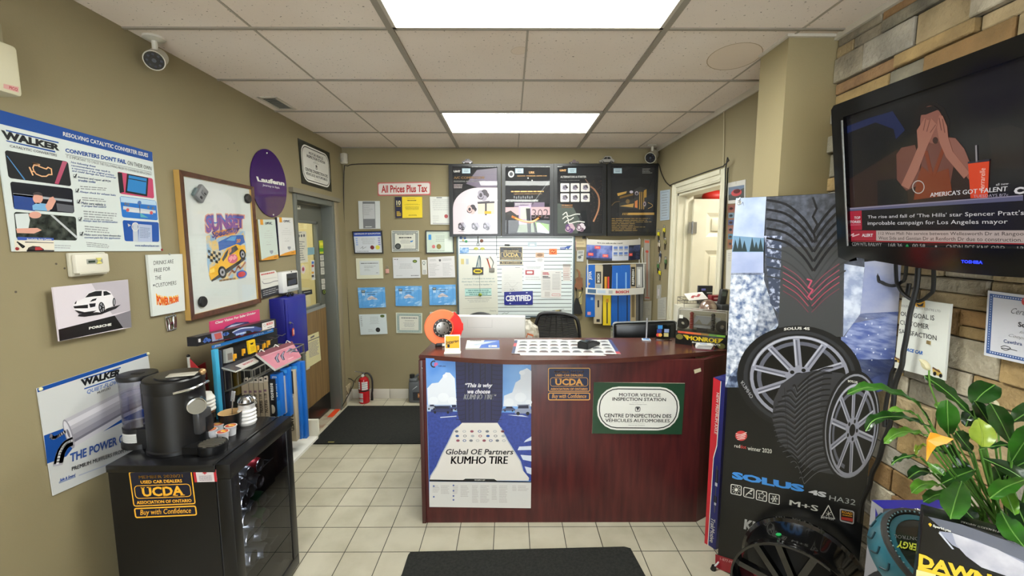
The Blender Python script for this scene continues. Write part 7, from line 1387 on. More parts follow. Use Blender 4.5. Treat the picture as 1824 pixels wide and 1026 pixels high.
# clutter on the worktop
t = thing('plastic_bag','clear bag of small parts between the white carton and the chair','bag',(.12,3.35,.74)); mb = MB(); mb.sph((0,0,.16),.15,M('#a09a8a',.25,noise=('#c8c4b8',18,4,.4,.6)),(.75,.4,1.1),20); 
for v in mb.bm.verts: v.co += V((rs.uniform(-1,1),rs.uniform(-1,1),rs.uniform(-1,1))) * .012; v.co.z = max(v.co.z,.0)
mb.build('bag',t,ang=10); mb = MB(); mb.box((.03,-.075,.20),(.05,.004,.05),M('#c86a3c'),rot=Matrix.Rotation(.3,4,'Y')); mb.box((.03,-.078,.195),(.04,.004,.035),WHITE,rot=Matrix.Rotation(.3,4,'Y')); mb.box((.045,-.07,.035),(.09,.02,.06),M('#1c2c80'),.01); mb.build('parts',t)
mb = MB(); q = FY(3.42); mb.tube([q.p(830,566),q.p(845,562),q.p(860,561.5),q.p(876,566),q.p(884,572)],.018,M('#121214',.5),8,4,rr=lambda f: .010 + .016 * math.sin(PI * f)); tag(mb.build('headset'),'black headset-like item on top of things behind the white carton','headset')
mb = MB(); q = FY(3.40); a = q.p(888,575); b = q.p(915,563.5); mb.b2((a.x,3.38,.74),(b.x,3.42,b.z),M('#1c3488',.4),.004); tag(mb.build('binder'),'blue binder standing behind the white carton','binder')
mb = MB(); a = q.p(826,575); b = q.p(887,567.5); mb.b2((a.x,3.36,.74),(b.x,3.46,b.z),M('#5c6268',.5),.006); tag(mb.build('file_box'),'grey file box behind the white carton','box')
# filing cabinet at the right with papers
FZ = 1.225; t = thing('filing_cabinet','beige filing cabinet by the white door, under the paper tray','cabinet',(1.33,2.94,0)); mb = MB(); mb.b2((1.205,2.785,0),(1.462,3.11,FZ),M('#b4b0a0',.45),.004); mb.wb('body',t)
for k in range(4): mb = MB(); mb.b2((1.20,2.778,.04 + k * .295),(1.452,2.785,.32 + k * .295),M('#aca898',.45),.002); mb.box((1.33,2.772,.22 + k * .295),(.10,.012,.015),STEEL,.003); mb.wb('drawer',t)
S = HZ(FZ); p = V((1.275,2.99,FZ)); t = thing('paper_tray','wire paper tray beside the white door','tray',p,R(-6))
t.scale = (.72,.72,1); mb = MB()
for zz in (.03,.055): mb.tube([(-.09,-.10,zz),(.13,-.10,zz),(.13,.13,zz),(-.09,.13,zz)],.0025,M('#77756e',.4,.6),6,closed=True)
for k in range(9): x = -.09 + k * .0275; mb.tube([(x,-.10,.055),(x,-.10,.03),(x,.13,.03),(x,.13,.055)],.0016,M('#77756e',.4,.6),5)
for x,y in ((-.09,-.10),(.13,-.10),(.13,.13),(-.09,.13)): mb.cyl((x,y,0),(x,y,.055),.0025,M('#77756e',.4,.6),seg=6)
mb.build('wire_basket',t)
P = [p + V(q) for q in ((-.05,.05,.075),(.09,.07,.085),(.07,-.07,.05),(-.07,-.09,.045))]; P = [q + V((.02,0,.01)) for q in P]
sheet4(P,'paper','white sheet with a red drawing lying in the wire paper tray','paper',M('#cfcbc8',.4),.002,lambda A: A.line([(.25,.7),(.4,.45),(.55,.6),(.75,.3)],.018,M('#a84048'),1,3))
mb = MB(); S = FY(2.84); q = S.p(1262,553); mb.sph((q.x,2.845,FZ + .008),.058,M('#a08478',.15,.7,noise=('#d8c8bc',22,4,.4,.6)),(1,1,1.05),24); bmesh.ops.bisect_plane(mb.bm,geom=mb.bm.verts[:] + mb.bm.edges[:] + mb.bm.faces[:],plane_co=(0,0,FZ + .001),plane_no=(0,0,1),clear_inner=True); tag(mb.build('shiny_dome'),'shiny mirrored dome beside the paper tray, above the clear covered box','dome')
a = FY(2.96).p(1273,533); mb = MB(); mb.box((a.x,2.96,FZ + .065),(.075,.06,.04),M('#7a1c24',.35),.004); mb.box((a.x,2.93,FZ + .065),(.04,.002,.012),M('#b88c88')); mb.box((a.x,2.96,FZ + .022),(.08,.06,.044),M('#c8c4b8',.5),.003); tag(mb.build('red_box'),'small dark red box on a white block beside the desk phone','box')
t = thing('desk_phone','dark grey desk phone handset standing beside the red box','phone',(1.424,2.84,FZ),R(8)); mb = MB(); mb.box((0,0,.02),(.07,.10,.04),M('#3a3c3e',.5),.006); mb.build('base',t); mb = MB(); mb.box((0,.0,.085),(.05,.035,.11),M('#303234',.4),.010,rot=Matrix.Rotation(.15,4,'Y')); mb.box((-.002,-.0185,.11),(.028,.002,.03),M('#56605c',.3)); mb.build('handset',t)
a = FY(3.08).p(1244,527); b = FY(3.08).p(1270,509); mb = MB(); mb.b2((a.x,3.08,FZ),(b.x,3.105,b.z),M('#15161c',.35),.003); mb.b2((a.x + .02,3.079,b.z - .035),(a.x + .05,3.08,b.z - .02),M('#6a6cb0')); mb.b2((a.x + .06,3.079,b.z - .055),(b.x - .004,3.08,b.z - .048),PALE); tag(mb.build('black_box'),'black printed box standing upright before the white door','box')
# ================================================================== RIGHT WALL, by the white door
RWs = lambda *a,**k: sheet(RW,*a,**k)
RWs([(1175.8,340),(1193,337.4),(1191.6,391.3),(1175.8,393.4)],'#aab8c4',.004,'wall_notice','blue-grey printed sheet on the right wall beside the white door','notice',lambda A: (A.rr(.08,.06,.92,.94,M('#7c8a9c'),1,.03,w=.02),A.lines(.15,.12,.85,.88,9,TX,2,fill=.3,center=True)))
RWs([(1171.5,531),(1186.5,529),(1186,569),(1171,569.5)],'#b4b2a6',.004,'paper_note','printed sheet hanging low on the right wall below the keys','note',lambda A: A.lines(.1,.1,.9,.9,12,TX,fill=.3))
RWs([(1170,508),(1177,507),(1176,531),(1169.5,532)],'#a4a29a',.008,'clear_pack','small clear pack hanging above the low sheet on the right wall','pack',lambda A: A.rect(.3,.3,.7,.8,M('#c4bcc0'),1))
for px,py,tm,km,lb in ((1174.6,417,'#d8cc20','#3c3a36','yellow-tagged keys at the top of the left column of keys'),(1184.5,410,'#c8bc28','#4a4838','yellow-tagged keys at the top of the right column of keys'),(1175.5,436,'#c4b8a4','#5a4a3c','tan-tagged keys just below the top keys in the left column'),(1186,431,'#8a8250','#5c5440','brass keys in the middle of the right column'),(1177.5,455,'#2c3448','#b8b8b8','dark fob with a silver key in the left column'),(1173.5,474,'#3c6a3a','#2c2e2a','green-tagged keys in the left column'),(1187,466,'#4a6a3c','#3c3a30','dark green tagged keys low in the right column'),(1176.5,486,'#d8cc20','#6c6a5c','yellow-tagged keys at the bottom of the left column')):
    p = RW.p(px,py,.01); t = thing('key_bunch',lb,'keys',p - V((0,0,.05)),0,'keys hanging beside the white door')
    mb = MB(); mb.tube([p + V((0,.012 * math.cos(R(a)),.03 + .012 * math.sin(R(a)))) for a in range(0,360,45)],.0018,STEEL,5,closed=True); mb.cyl(p + V((.01,0,.042)),p + V((-.012,0,.045)),.003,STEEL,seg=6); mb.wb('ring',t)
    mb = MB(); mb.box(p,(.008,.055,.04),M(tm,.4),.003); mb.wb('tag',t)
    mb = MB(); mb.box(p + V((.004,.012,-.045)),(.006,.022,.055),M(km,.35,.3),.003,rot=Matrix.Rotation(.2,4,'X')); mb.box(p + V((-.006,-.012,-.04)),(.006,.014,.06),M(km,.35,.5),.002,rot=Matrix.Rotation(-.2,4,'X')); mb.wb('key',t)
def f(A): A.rect(.05,.22,.95,.85,M('#6a7c94',.3),1); A.poly([(.05,.6),(.95,.35),(.95,.85),(.05,.85)],M('#4a4c4c',.3),2); A.ell(.52,.52,.3,.16,M('#b8484c',.3),3); A.ell(.55,.46,.2,.1,M('#5c2024',.3),4); A.line([(.5,.0),(.5,.14)],.002,TD,3)
RWs([(1296.3,326),(1327.6,319.7),(1327,361),(1296.3,363)],'#c8c6c0',.005,'wall_calendar','calendar page with a red car photo right of the white door','calendar',f)
def f(A):
    for k,m in enumerate(('#8c5450','#6c8494','#4c5c80','#8a605c','#4c7c94','#8c5a3c')): v = .03 + k * .16; A.rect(.1,v,.95,v + .12,M(m,.3),1); A.ell(.5,v + .065,.25,.03,M(('#3a2420','#28303a')[k % 2],.3),2)
RWs([(1296.3,364.5),(1309.5,363.5),(1305,442.6),(1296,442.3)],'#8c6450',.004,'photo_strip','strip of small car photos below the calendar right of the white door','photos',f)
RWs([(1294,445.5),(1305,444),(1301,516),(1292.5,514)],'#cac8be',.003,'wall_notice','plain white sheet under the strip of car photos','notice',lambda A: A.lines(.3,.08,.9,.3,5,TX,fill=.3))
mb = MB(); mb.tube([RW.p(x,y,.006) for x,y in ((1289,186),(1291,192),(1291,240),(1290,304))],.004,M('#b4aa8c',.5),6,3); tag(mb.build('wire'),'thin beige wire running down from the ceiling to the white door casing','cable')
mb = MB(); mb.tube([RW.p(x,y,.012) for x,y in ((1176,293),(1180,308),(1188,324),(1197,331))] + [V((XR - .032,OY1 + .05,OZ + .093)),V((XR - .032,OY0 - .06,OZ + .093)),V((XR - .034,OY0 - .10,OZ + .07)),V((XR - .012,OY0 - .10,1.3)),V((XR - .012,OY0 - .10,.4))],.0045,M('#1c1b18',.6),6,3); tag(mb.build('cable'),'dark cable looping from the rightmost poster over the white door casing','cable')
mb = MB(); a = FY(4.3).p(1255,347); mb.sph((2.02,4.3,a.z - .02),.11,M('#c0281e',.5),(1.1,.8,.6),18); mb.b2((1.78,4.2,2.02),(2.3,4.42,2.06),M('#9c9484')); tag(mb.build('baseball_cap'),'red cap on a shelf in the room behind the white door','cap')

# ================================================================== TALL BOX beside the banner
a = FL.p(1255,967); b = FL.p(1275,980); d = b - a; W = d.length; t = thing('axle_box','tall narrow red and navy parts box standing left of the tyre banner','box',a,math.atan2(d.y,d.x)); h_ = FY(a.y).p(1273,672).z; NV = M('#1c2066',.3)
mb = MB(); mb.b2((0,0,0),(W,.13,h_),NV,.002); mb.build('carton',t)
A = Art(Surf((0,-.0006,0),(1,0,0),(0,0,1)),[(0,h_),(W,h_),(W,0),(0,0)],st=True); A.poly([(0,0),(.62,.01),(.58,.38),(.35,.46),(.28,1),(0,1)],M('#b82430',.3),1); A.poly([(.62,.01),(.68,.01),(.64,.385),(.41,.465),(.34,1),(.28,1),(.35,.46),(.58,.38)],WHITE,2)
VT(A,'NEW PREMIUM AXLE',.34,.08,.56,.32,WHITE,3); VT(A,'TrakMotive',.45,.82,.82,.97,WHITE,3,.02)
A.q = None; A.line([(.72,.5),(.72,.78)],.006,M('#4a4c58'),3); A.rect(.62,.52,.86,.60,M('#15161c'),3); A.rect(.64,.60,.84,.62,M('#b8bac0'),4); A.rect(.6,.68,.86,.72,M('#15161c'),3); A.rect(.66,.72,.82,.735,M('#b8bac0'),4); A.mb.build('print',t)

# ================================================================== TYRE BANNER
Lb = V((1.074,2.044,0)); Rb = V((1.445,1.63,0)); BN = Surf(Lb,Rb - Lb,(0,0,1)); bw_ = (Rb - Lb).length
t = thing('banner_stand','tall tyre banner with two alloy wheels standing at the right before the pillar','banner',(Lb + Rb) / 2)
A = Art(BN,[(1311,353),(1608,339),(1560,1110),(1274.5,1012)],px=True); BLK = M('#0d0e10',.3)
zt_ = BN.hit(1311,353)[1]; zb_ = .03; A.c = [(0,zt_),(bw_,zt_ - .01),(bw_,zb_),(0,zb_)]; A.th = .002; A.slab(A.c,BLK,BLK)
SKY = M('#8c9cc0',.3,noise=('#c4cede',5,4,.35,.65)); SPL = M('#50648c',.3,noise=('#e2e8f2',42,12,.33,.66)); SNOW = M('#7e8ab4',.3,noise=('#b4b4c4',7,5,.35,.7)); SNW2 = M('#4c5e9c',.3,noise=('#98a4cc',20,6,.4,.7,(1,1,3)))
A.poly([(1311,353),(1365,350.5),(1360,440),(1304,437)],SKY,1); A.poly([(1306,420),(1361,424),(1360,449),(1304,449)],M('#6c8ca8',.3),2); A.poly([(1304,448),(1360,448),(1360,490),(1302,490)],M('#94a0c4',.3,noise=('#b8c0d8',8,3,.3,.7)),1)
A.poly([(1302,486),(1361,486),(1386,575),(1340,620),(1318,690),(1292,690)],SPL,1); A.poly([(1361,500),(1390,500),(1386,580),(1372,600),(1340,620)],SPL,1)
A.poly([(1292,690),(1318,690),(1330,640),(1300,668)],M('#2c3854',.3,noise=('#8494b4',30,8,.45,.62)),2)
GT_ = M('#2e3c40',.3)
for x,h in ((1310,22),(1318,27),(1326,20),(1340,26),(1347,18),(1355,24)): A.poly([(x - 5,448),(x,448 - h),(x + 5,448)],GT_,3)
TRD = M('#393c44',.3,noise=('#555a68',40,5,.4,.7)); TR2 = M('#4a4c52',.3); TR3 = M('#1c1d22',.3)
A.poly([(1365,351),(1494,344),(1538,342),(1540,480),(1530,560),(1504,600),(1390,600),(1386,575),(1361,499)],TRD,2); A.poly([(1361,420),(1393,420),(1388,560),(1372,540)],M('#3c4458',.3,noise=('#a8b0c8',50,8,.5,.62)),3); A.poly([(1392,440),(1503,440),(1500,600),(1386,600)],M('#3f4144',.3),3); A.poly([(1504,470),(1540,476),(1532,560),(1502,600)],M('#8c98b8',.3,noise=('#c8d0e0',30,7,.4,.65)),3)
for k in range(9):
    y = 352 + k * 17; A.line([(1366,y + 4),(1400,y + 12),(1430,y + 36),(1448,y + 62)],.010 if k < 5 else .006,TR3 if k < 5 else M('#34363a',.3),4,4); A.line([(1530 - k * 3,y - 6),(1500 - k,y + 4),(1472,y + 30),(1450,y + 62)],.010 if k < 5 else .006,TR3 if k < 5 else M('#34363a',.3),4,4)
A.line([(1448,352),(1455,372),(1448,386),(1456,400),(1449,414),(1454,430)],.008,TR3,5)
for k in range(5):
    y = 488 + k * 11; m = M(('#7a4450','#94485a','#a44a60','#9c4658','#6c3c48')[k],.3); A.line([(1395,y - 14),(1420,y + 2),(1440,y + 24)],.0035,m,5,4); A.line([(1495,y - 18),(1470,y),(1446,y + 24)],.0035,m,5,4)
A.line([(1438,497),(1446,500),(1440,512),(1448,516),(1440,528),(1446,534)],.006,M('#b04c64',.3),6)
A.poly([(1503,470),(1606,460),(1600,560),(1499,580)],SNOW,1); A.poly([(1499,560),(1600,555),(1592,660),(1500,690),(1498,600)],SNW2,1); A.poly([(1496,640),(1594,640),(1590,690),(1500,720)],M('#27325c',.3,noise=('#4c5c94',10,4,.4,.7)),1)
for k in range(26): A.ell(1506 + rs.random() * 88,560 + rs.random() * 110,.9 + rs.random(),1 + rs.random() * 1.2,M('#c8d0e4',.3),2,n=6)
AL = M('#8e90a0',.3); AL2 = M('#5c5e6c',.3); AL3 = M('#b4b6c4',.3)
def wheelart(cx,cy,rx,ry,tilt,tyre,n,l,bolts=5):
    tt = R(tilt); pt = lambda f,a: (cx + rx * f * math.cos(a) * math.cos(tt) - ry * f * math.sin(a) * math.sin(tt),cy + rx * f * math.cos(a) * math.sin(tt) + ry * f * math.sin(a) * math.cos(tt))
    if tyre: A.ell(cx,cy,rx * 1.26,ry * 1.24,M('#17181b',.3),l,tilt=tilt,n=44); A.ell(cx,cy,rx * 1.13,ry * 1.12,M('#2e3036',.3),l + 1,tilt=tilt,inner=.93,n=44)
    A.ell(cx,cy,rx,ry,BLK,l + 2,tilt=tilt,n=40); A.ell(cx,cy,rx,ry,AL,l + 3,tilt=tilt,inner=.93,n=40); A.ell(cx,cy,rx * .86,ry * .86,AL2,l + 3,100,330,tilt=tilt,inner=.9,n=30); A.ell(cx,cy,rx * .98,ry * .98,AL3,l + 4,190,300,tilt=tilt,inner=.97,n=20)
    for k in range(n):
        a = 2 * PI * k / n + .15; A.poly([pt(.2,a - .35),pt(.2,a + .35),pt(.94,a + .07),pt(.94,a - .07)],AL,l + 4); A.poly([pt(.3,a - .04),pt(.3,a + .04),pt(.9,a + .02),pt(.9,a - .02)],AL2,l + 5); A.poly([pt(.3,a - .12),pt(.3,a - .2),pt(.92,a - .06),pt(.92,a - .03)],AL3,l + 5)
    A.ell(cx,cy,rx * .27,ry * .27,AL,l + 6,tilt=tilt); A.ell(cx,cy,rx * .13,ry * .13,BLK,l + 7,tilt=tilt)
    for k in range(bolts): q = pt(.2,2 * PI * k / bolts); A.ell(*q,rx * .045,ry * .045,BLK,l + 7,tilt=tilt,n=12)
wheelart(1425,673,89,75,6,True,10,6)
A.tx('SOLUS 4S',WHITE,15,.03,q=[(1397,584),(1443,583),(1443,588),(1397,588.5)],arc=.3); A.tx('KUMHO',M('#b4b6bc'),15,.02,q=[(1324,677),(1343,706),(1338,710),(1320,682)])
A.poly([(1376,745),(1379,712),(1392,684),(1418,666),(1455,659),(1500,664),(1530,678),(1545,700),(1560,760),(1550,810),(1520,850),(1490,845),(1450,838),(1415,815),(1388,785)],M('#34353b',.3),16)
XL_ = lambda y: 1376 + .0105 * (y - 748) ** 2 * (.55 if y > 748 else 1)
for k in range(19):
    y = 664 + k * 9.4; s = k / 19; cx = 1416 + 16 * (s - .35) ** 2 * 3; xl = XL_(min(y + 16,838)) + 1
    if xl < cx - 4: A.line([(xl,y + 14),((xl + cx) / 2,y + 12),(cx,y + 24)],.0055,M('#121315',.3),17,4); A.line([(xl + 1,y + 18),((xl + cx) / 2,y + 16),(cx,y + 28)],.0022,M('#585a62',.3),17,4)
    A.line([(cx,y + 24),(cx + 22,y + 4),(cx + 46,y - 8 + s * 6),(cx + 62,y - 10 + s * 8)],.0055,M('#121315',.3),17,4); A.line([(cx,y + 28),(cx + 22,y + 8),(cx + 46,y - 4 + s * 6)],.0022,M('#5c5e66',.3),17,4)
for a,b in (((1440,672),(1436,835)),((1398,690),(1404,800))): A.line([a,b],.0016,M('#1a1b1e',.3),18)
A.ell(1517,757,50,98,M('#17181b',.3),18,tilt=7,n=44); A.ell(1518,758,47,93,M('#8a8c98',.3),19,tilt=7,inner=.96,n=40); wheelart(1519,765,41,83,7,False,10,18)
A.tx('SOLUS 4S',WHITE,26,.03,q=[(1511,676),(1536,682),(1536,686),(1511,680)],arc=.4)
A.ell(1320.5,776,10.5,9,M('#c03a3a',.3),6)
for k in range(4): A.line([(1311 + k,772 + k * 3.5),(1320,774 + k * 2.5),(1330 - k,770 + k * 3.5)],.003,M('#e8dcd8',.3),7,3)
A.tx('red',WHITE,6,.0,q=[(1308.5,790.5),(1318.5,792),(1318.5,798),(1308.5,796.5)]); A.tx('dot',M('#c84444',.3),6,.0,q=[(1319,792),(1329.5,793.5),(1329.5,799.5),(1319,798)]); A.tx('winner 2020',WHITE,6,.0,q=[(1332,794),(1375,800),(1375,807.5),(1332,801.5)])
A.tx('SOLUS',M('#3a86d4',.3),6,.06,q=[(1304,839),(1433,864),(1433,877),(1304,852)]); A.tx('4S',M('#c4c6ca',.3),6,.05,q=[(1441,871),(1473,877),(1472,886.5),(1440,879)]); A.tx('HA32',M('#a8acae',.3),6,.0,q=[(1478,882),(1525,890),(1523.5,900),(1477,890)])
for k in range(4):
    x = 1302 + k * 22.6; y = 861.5 + k * 5.4; A.ro(WHITE,6,.14,q=[(x,y),(x + 19.5,y + 3.5),(x + 19,y + 21.5),(x - .5,y + 17.5)],w=.07); cx,cy = x + 9.7,y + 10.6
    if k == 0:
        A.ell(cx,cy,3,2.9,WHITE,6)
        for q in range(10): a = q * PI / 5; A.line([(cx + 4.5 * math.cos(a),cy + 4.5 * math.sin(a)),(cx + 7 * math.cos(a),cy + 7 * math.sin(a))],.0025,WHITE,6)
    elif k == 1: A.line([(cx - 6,cy + 5),(cx,cy - 1),(cx + 7,cy - 5)],.003,WHITE,6,3); A.ell(cx,cy + 3,5,3,WHITE,6,180,360,inner=.6); A.ell(cx + 4,cy - 4,2,2,WHITE,6,inner=.6)
    elif k == 2: A.line([(cx + r_ * math.cos(R(a)),cy + r_ * math.sin(R(a))) for a,r_ in zip(range(0,361,36),(7,3.5) * 6)],.0022,WHITE,6)
    else:
        for q in range(6): a = q * PI / 3; A.line([(cx,cy),(cx + 6.5 * math.cos(a),cy + 6.5 * math.sin(a))],.0022,WHITE,6); A.line([(cx + 5 * math.cos(a + .3),cy + 5 * math.sin(a + .3)),(cx + 3.2 * math.cos(a),cy + 3.2 * math.sin(a)),(cx + 5 * math.cos(a - .3),cy + 5 * math.sin(a - .3))],.0018,WHITE,6)
A.tx('M+S',WHITE,6,.05,q=[(1407,890),(1458,901),(1457,911),(1406,899)]); A.line([(1463,922),(1476,900),(1487,924),(1463,921)],.003,WHITE,6)
for q in range(3): a = q * PI / 3 + .4; A.line([(1476 - 5 * math.cos(a),915 - 5 * math.sin(a)),(1476 + 5 * math.cos(a),915 + 5 * math.sin(a))],.0022,WHITE,6)
A.tx('3PMSF',M('#b8babc',.3),6,.01,q=[(1462,918),(1487.5,922),(1487.5,927),(1462,923)]); A.ro(M('#a8a8ac',.3),6,.15,q=[(1496,905),(1522,910),(1521,934),(1496,928)]); A.ro(M('#2a1a14',.3),7,.12,q=[(1498,907.5),(1520,912),(1519.5,931),(1498,926)]); A.poly([(1499,920),(1519.5,923),(1519,929),(1499,925)],M('#a8342c',.3),8); A.tx('ROAD',M('#e0a030',.3),8,.02,q=[(1500,909),(1518.5,913),(1518.5,917.5),(1500,913.5)]); A.lines(0,0,0,0,1,M('#e0a030',.3),8,q=[(1501,915),(1518,918),(1518,921),(1501,918)],rag=0)
A.tx('KUMHO',M('#c8cacc',.3),6,.04,q=[(1327,924),(1415,946),(1412,968),(1325,942)])
A.poly([(1274.5,986.7),(1560,1078),(1560,1110),(1274.5,1011.5)],M('#8c1c28',.3),5); A.tx('1-877-MY-KUMHO',M('#d0a8a8',.3),6,.0,q=[(1283,992.5),(1336,1008),(1336,1013),(1283,997)])
A.build('banner_print',parent=t)
mb = MB(); q = BN.n * -.03; U = BN.u
for s,e in ((BN.xyz(.02,zt_ - .02),BN.xyz(bw_ - .02,.05)),(BN.xyz(bw_ - .02,zt_ - .02),BN.xyz(.02,.05))): mb.tube([s - BN.n * .006,s.lerp(e,.5) + q,e - BN.n * .006],.007,M('#38393c',.4),8,5)
mb.wb('cross_pole',t)
for k,s in ((0,1),(1,-1)):
    p = BN.xyz(.006 if k == 0 else bw_ - .006,.035); mb = MB(); mb.tube([p - BN.n * .004,p + BN.n * .02,p + BN.n * .03 - V((0,0,.02)) - U * s * .012],.004,M('#c4c6c8',.3),8); mb.cyl(p + BN.n * .03 - V((0,0,.035)) - U * s * .014,p + BN.n * .03 - V((0,0,.012)) - U * s * .010,.014,BLACK,.011,14); mb.wb('foot',t)
p = BN.p(1317,361); mb = MB(); mb.tube([p + BN.n * .002 + (U * math.cos(R(a)) + V((0,0,1)) * math.sin(R(a))) * .008 for a in range(0,360,40)],.003,M('#b8b8b0',.3,.6),6,closed=True); mb.tube([p,p + BN.n * .012 + V((0,0,.012)),p - BN.n * .004 + V((0,0,.022))],.004,M('#c4c6c8',.3),6,3); mb.wb('hook',t)

# ================================================================== TELEVISION
p0 = FY(1.62).p(1480,190); u_ = V((.068,-1,0)).normalized(); dd = ray(1493,465); t_ = (p0 - EYE).dot(u_) / dd.dot(u_); p1 = EYE + dd * t_
TV = Surf(p1,u_,p0 - p1); TW,TH_ = 1.02,(p0 - p1).length; t = thing('television','large black wall-mounted television showing a talent show and news ticker','television',TV.xyz(TW / 2,0)); TVB = M('#0a0b0e',.10,sp=.6)
X4 = Matrix.Identity(4)
for i,a_ in enumerate((TV.u,TV.v,TV.n)):
    for j in range(3): X4[j][i] = a_[j]
X4 = Matrix.Translation(TV.o) @ X4
tl = TV.hit(1502,208.5); bl = TV.hit(1511,438); sw = TW - tl[0] - .03; sx0,sx1,sz0,sz1 = (tl[0] + bl[0]) / 2,TW - .03,bl[1],tl[1]
prof = [(0,TH_ - .012),(.012,TH_),(TW - .012,TH_),(TW,TH_ - .012),(TW,.03)] + [(TW * (1 - k / 12),.03 - .045 * math.sin(PI * k / 12)) for k in range(1,12)] + [(0,.015)]
mb = MB(); mb.T = X4; hole = [(sx0,sz1),(sx1,sz1),(sx1,sz0),(sx0,sz0)]
mb.prism(prof,-.085,-.03,TVB)
fr_ = lambda pts,z: [(x,y,z) for x,y in pts]
mb.prism([(0,.015),(0,TH_ - .012),(.012,TH_),(sx0,TH_),(sx0,.0)],-.03,0,TVB); mb.prism([(sx1,TH_),(TW - .012,TH_),(TW,TH_ - .012),(TW,.03),(sx1,.0)],-.03,0,TVB); mb.prism([(sx0,sz1),(sx0,TH_),(sx1,TH_),(sx1,sz1)],-.03,0,TVB)
mb.prism([(sx0,sz0),(sx1,sz0),(sx1,.0)] + [(TW * (1 - k / 12),.03 - .045 * math.sin(PI * k / 12)) for k in range(1,12)] + [(sx0,.005)],-.03,.004,TVB)
mb.wb('bezel',t)
mb = MB(); mb.T = X4; mb.cyl((sx0 - .003,sz0,.001),(sx0 - .003,sz1 - .01,.001),.0035,M('#a8aaac',.15,.9),seg=8); mb.cyl((sx0 - .003,sz0 - .002,.001),(sx1,sz0 - .002,.001),.002,M('#54565a',.2,.8),seg=8); mb.wb('screen_trim',t)
Z = lambda h: M(h,.12,e=.42,kind='screen')
A = Art(TV.up(-.014),[(sx0,sz1),(sx1,sz1),(sx1,sz0),(sx0,sz0)],Z('#0b0b0d'),.01,st=True); A.px = True
DKs = Z('#16120f'); A.poly([(1549,210),(1590,198),(1610,228),(1612,232),(1596,248),(1592,230),(1560,218),(1508,238),(1506,226)],Z('#142048'),1); A.poly([(1760,230),(1800,222),(1824,230),(1824,300),(1770,300)],Z('#1c1614'),1)
SKN = Z('#8a584a'); SK2 = Z('#6c4036'); SK3 = Z('#a06a58'); HR = Z('#150e0c')
A.poly([(1630,200),(1640,185),(1664,180),(1682,192),(1692,215),(1690,245),(1700,265),(1640,290),(1622,270),(1624,225)],HR,1)
A.poly([(1512,376),(1512,320),(1596,268),(1616,262),(1640,256),(1680,240),(1704,246),(1722,272),(1734,300),(1728,352),(1620,365)],Z('#2c1a14'),1)
A.poly([(1597,275),(1606,263),(1630,258),(1640,290),(1636,330),(1614,340),(1598,320)],SK2,2); A.poly([(1690,245),(1702,246),(1718,265),(1732,300),(1726,320),(1704,290)],SKN,2); A.poly([(1642,250),(1690,244),(1700,290),(1690,345),(1640,350)],SK2,2); A.poly([(1642,296),(1660,310),(1690,300),(1696,340),(1690,348),(1628,356),(1634,320)],Z('#7a3418'),3); A.line([(1660,312),(1650,270)],.010,Z('#7a3418'),4); A.line([(1664,312),(1682,262)],.010,Z('#7a3418'),4)
A.ell(1661,222,21,34,SKN,3,tilt=-8); A.poly([(1638,205),(1645,192),(1664,188),(1678,198),(1670,196),(1650,204)],HR,4); A.ell(1667,250,5,6,Z('#3a201c'),4)
A.poly([(1634,232),(1648,210),(1654,214),(1660,211),(1670,222),(1660,244),(1652,262),(1636,305),(1620,337),(1606,330),(1622,295),(1636,262)],SK3,5); A.poly([(1671,216),(1674,205),(1680,206),(1688,225),(1690,245),(1698,270),(1728,308),(1718,318),(1686,280),(1675,255),(1670,228)],SK3,5)
for q in (((1646,232),(1650,212)),((1652,234),(1658,212)),((1658,236),(1668,222)),((1678,232),(1674,210)),((1684,236),(1680,212))): A.line(q,.0022,SK2,6)
A.poly([(1563,322),(1596,318),(1616,340),(1618,364),(1564,370)],Z('#100e10'),2); A.ell(1637,333,11,12,Z('#b8b0a8'),6,inner=.86)
A.poly([(1725.5,291),(1763.4,286.4),(1760.6,352),(1730,353)],Z('#d8421c'),6); A.poly([(1725,288),(1764,283),(1763.6,287),(1725.4,291.5)],Z('#202030'),7); A.line([(1740,259),(1741,288)],.004,Z('#8c8688'),7); A.tx('Ferrarelle',Z('#f0c8b8'),8,.0,.2,q=[(1746,340),(1747,300),(1757,299),(1755,340)])
A.poly([(1512,370.5),(1824,347),(1824,357),(1512,376)],Z('#5c5c78'),7); A.poly([(1512,370.5),(1824,347),(1824,349),(1512,373)],Z('#8c8498'),8)
WT_ = Z('#d8d4d4'); A.tx("AMERICA'S GOT TALENT",WT_,9,.02,q=[(1658.4,343),(1797,331),(1796,340),(1658.4,350.7)]); A.tx('all new',WT_,9,.0,q=TQ(1776,330.5,1798.5,328.5,4)); A.tx('TUESDAYS 8/7c',Z('#a8a0b0'),9,.0,q=TQ(1736,352,1798,349,5)); A.tx('C',WT_,9,.06,q=[(1808,333.5),(1826,332),(1826,345),(1808,346.5)])
A.poly([(1512,376.4),(1824,357),(1900,357),(1900,413),(1824,411),(1512,410)],Z('#121113'),7); A.poly([(1512,376.4),(1536,375),(1536.7,409),(1512.5,410)],Z('#a81c34'),8); A.tx('TOP',WT_,9,.02,q=TQ(1523,390.5,1534,390,5)); A.tx('STORIES',WT_,9,.02,q=TQ(1513,397.5,1534.5,397,4.5)); A.lines(0,0,0,0,1,Z('#c87080'),9,q=TQ(1514,402,1534.5,401.5,3),rag=0)
A.tx("The rise and fall of 'The Hills' star Spencer Pratt's",WT_,9,.0,q=[(1547,383.5),(1826,374),(1826,385),(1547,390.5)]); A.tx('improbable campaign for Los Angeles mayor',WT_,9,.0,q=[(1547,394),(1797,390),(1797,400.5),(1547,402.5)])
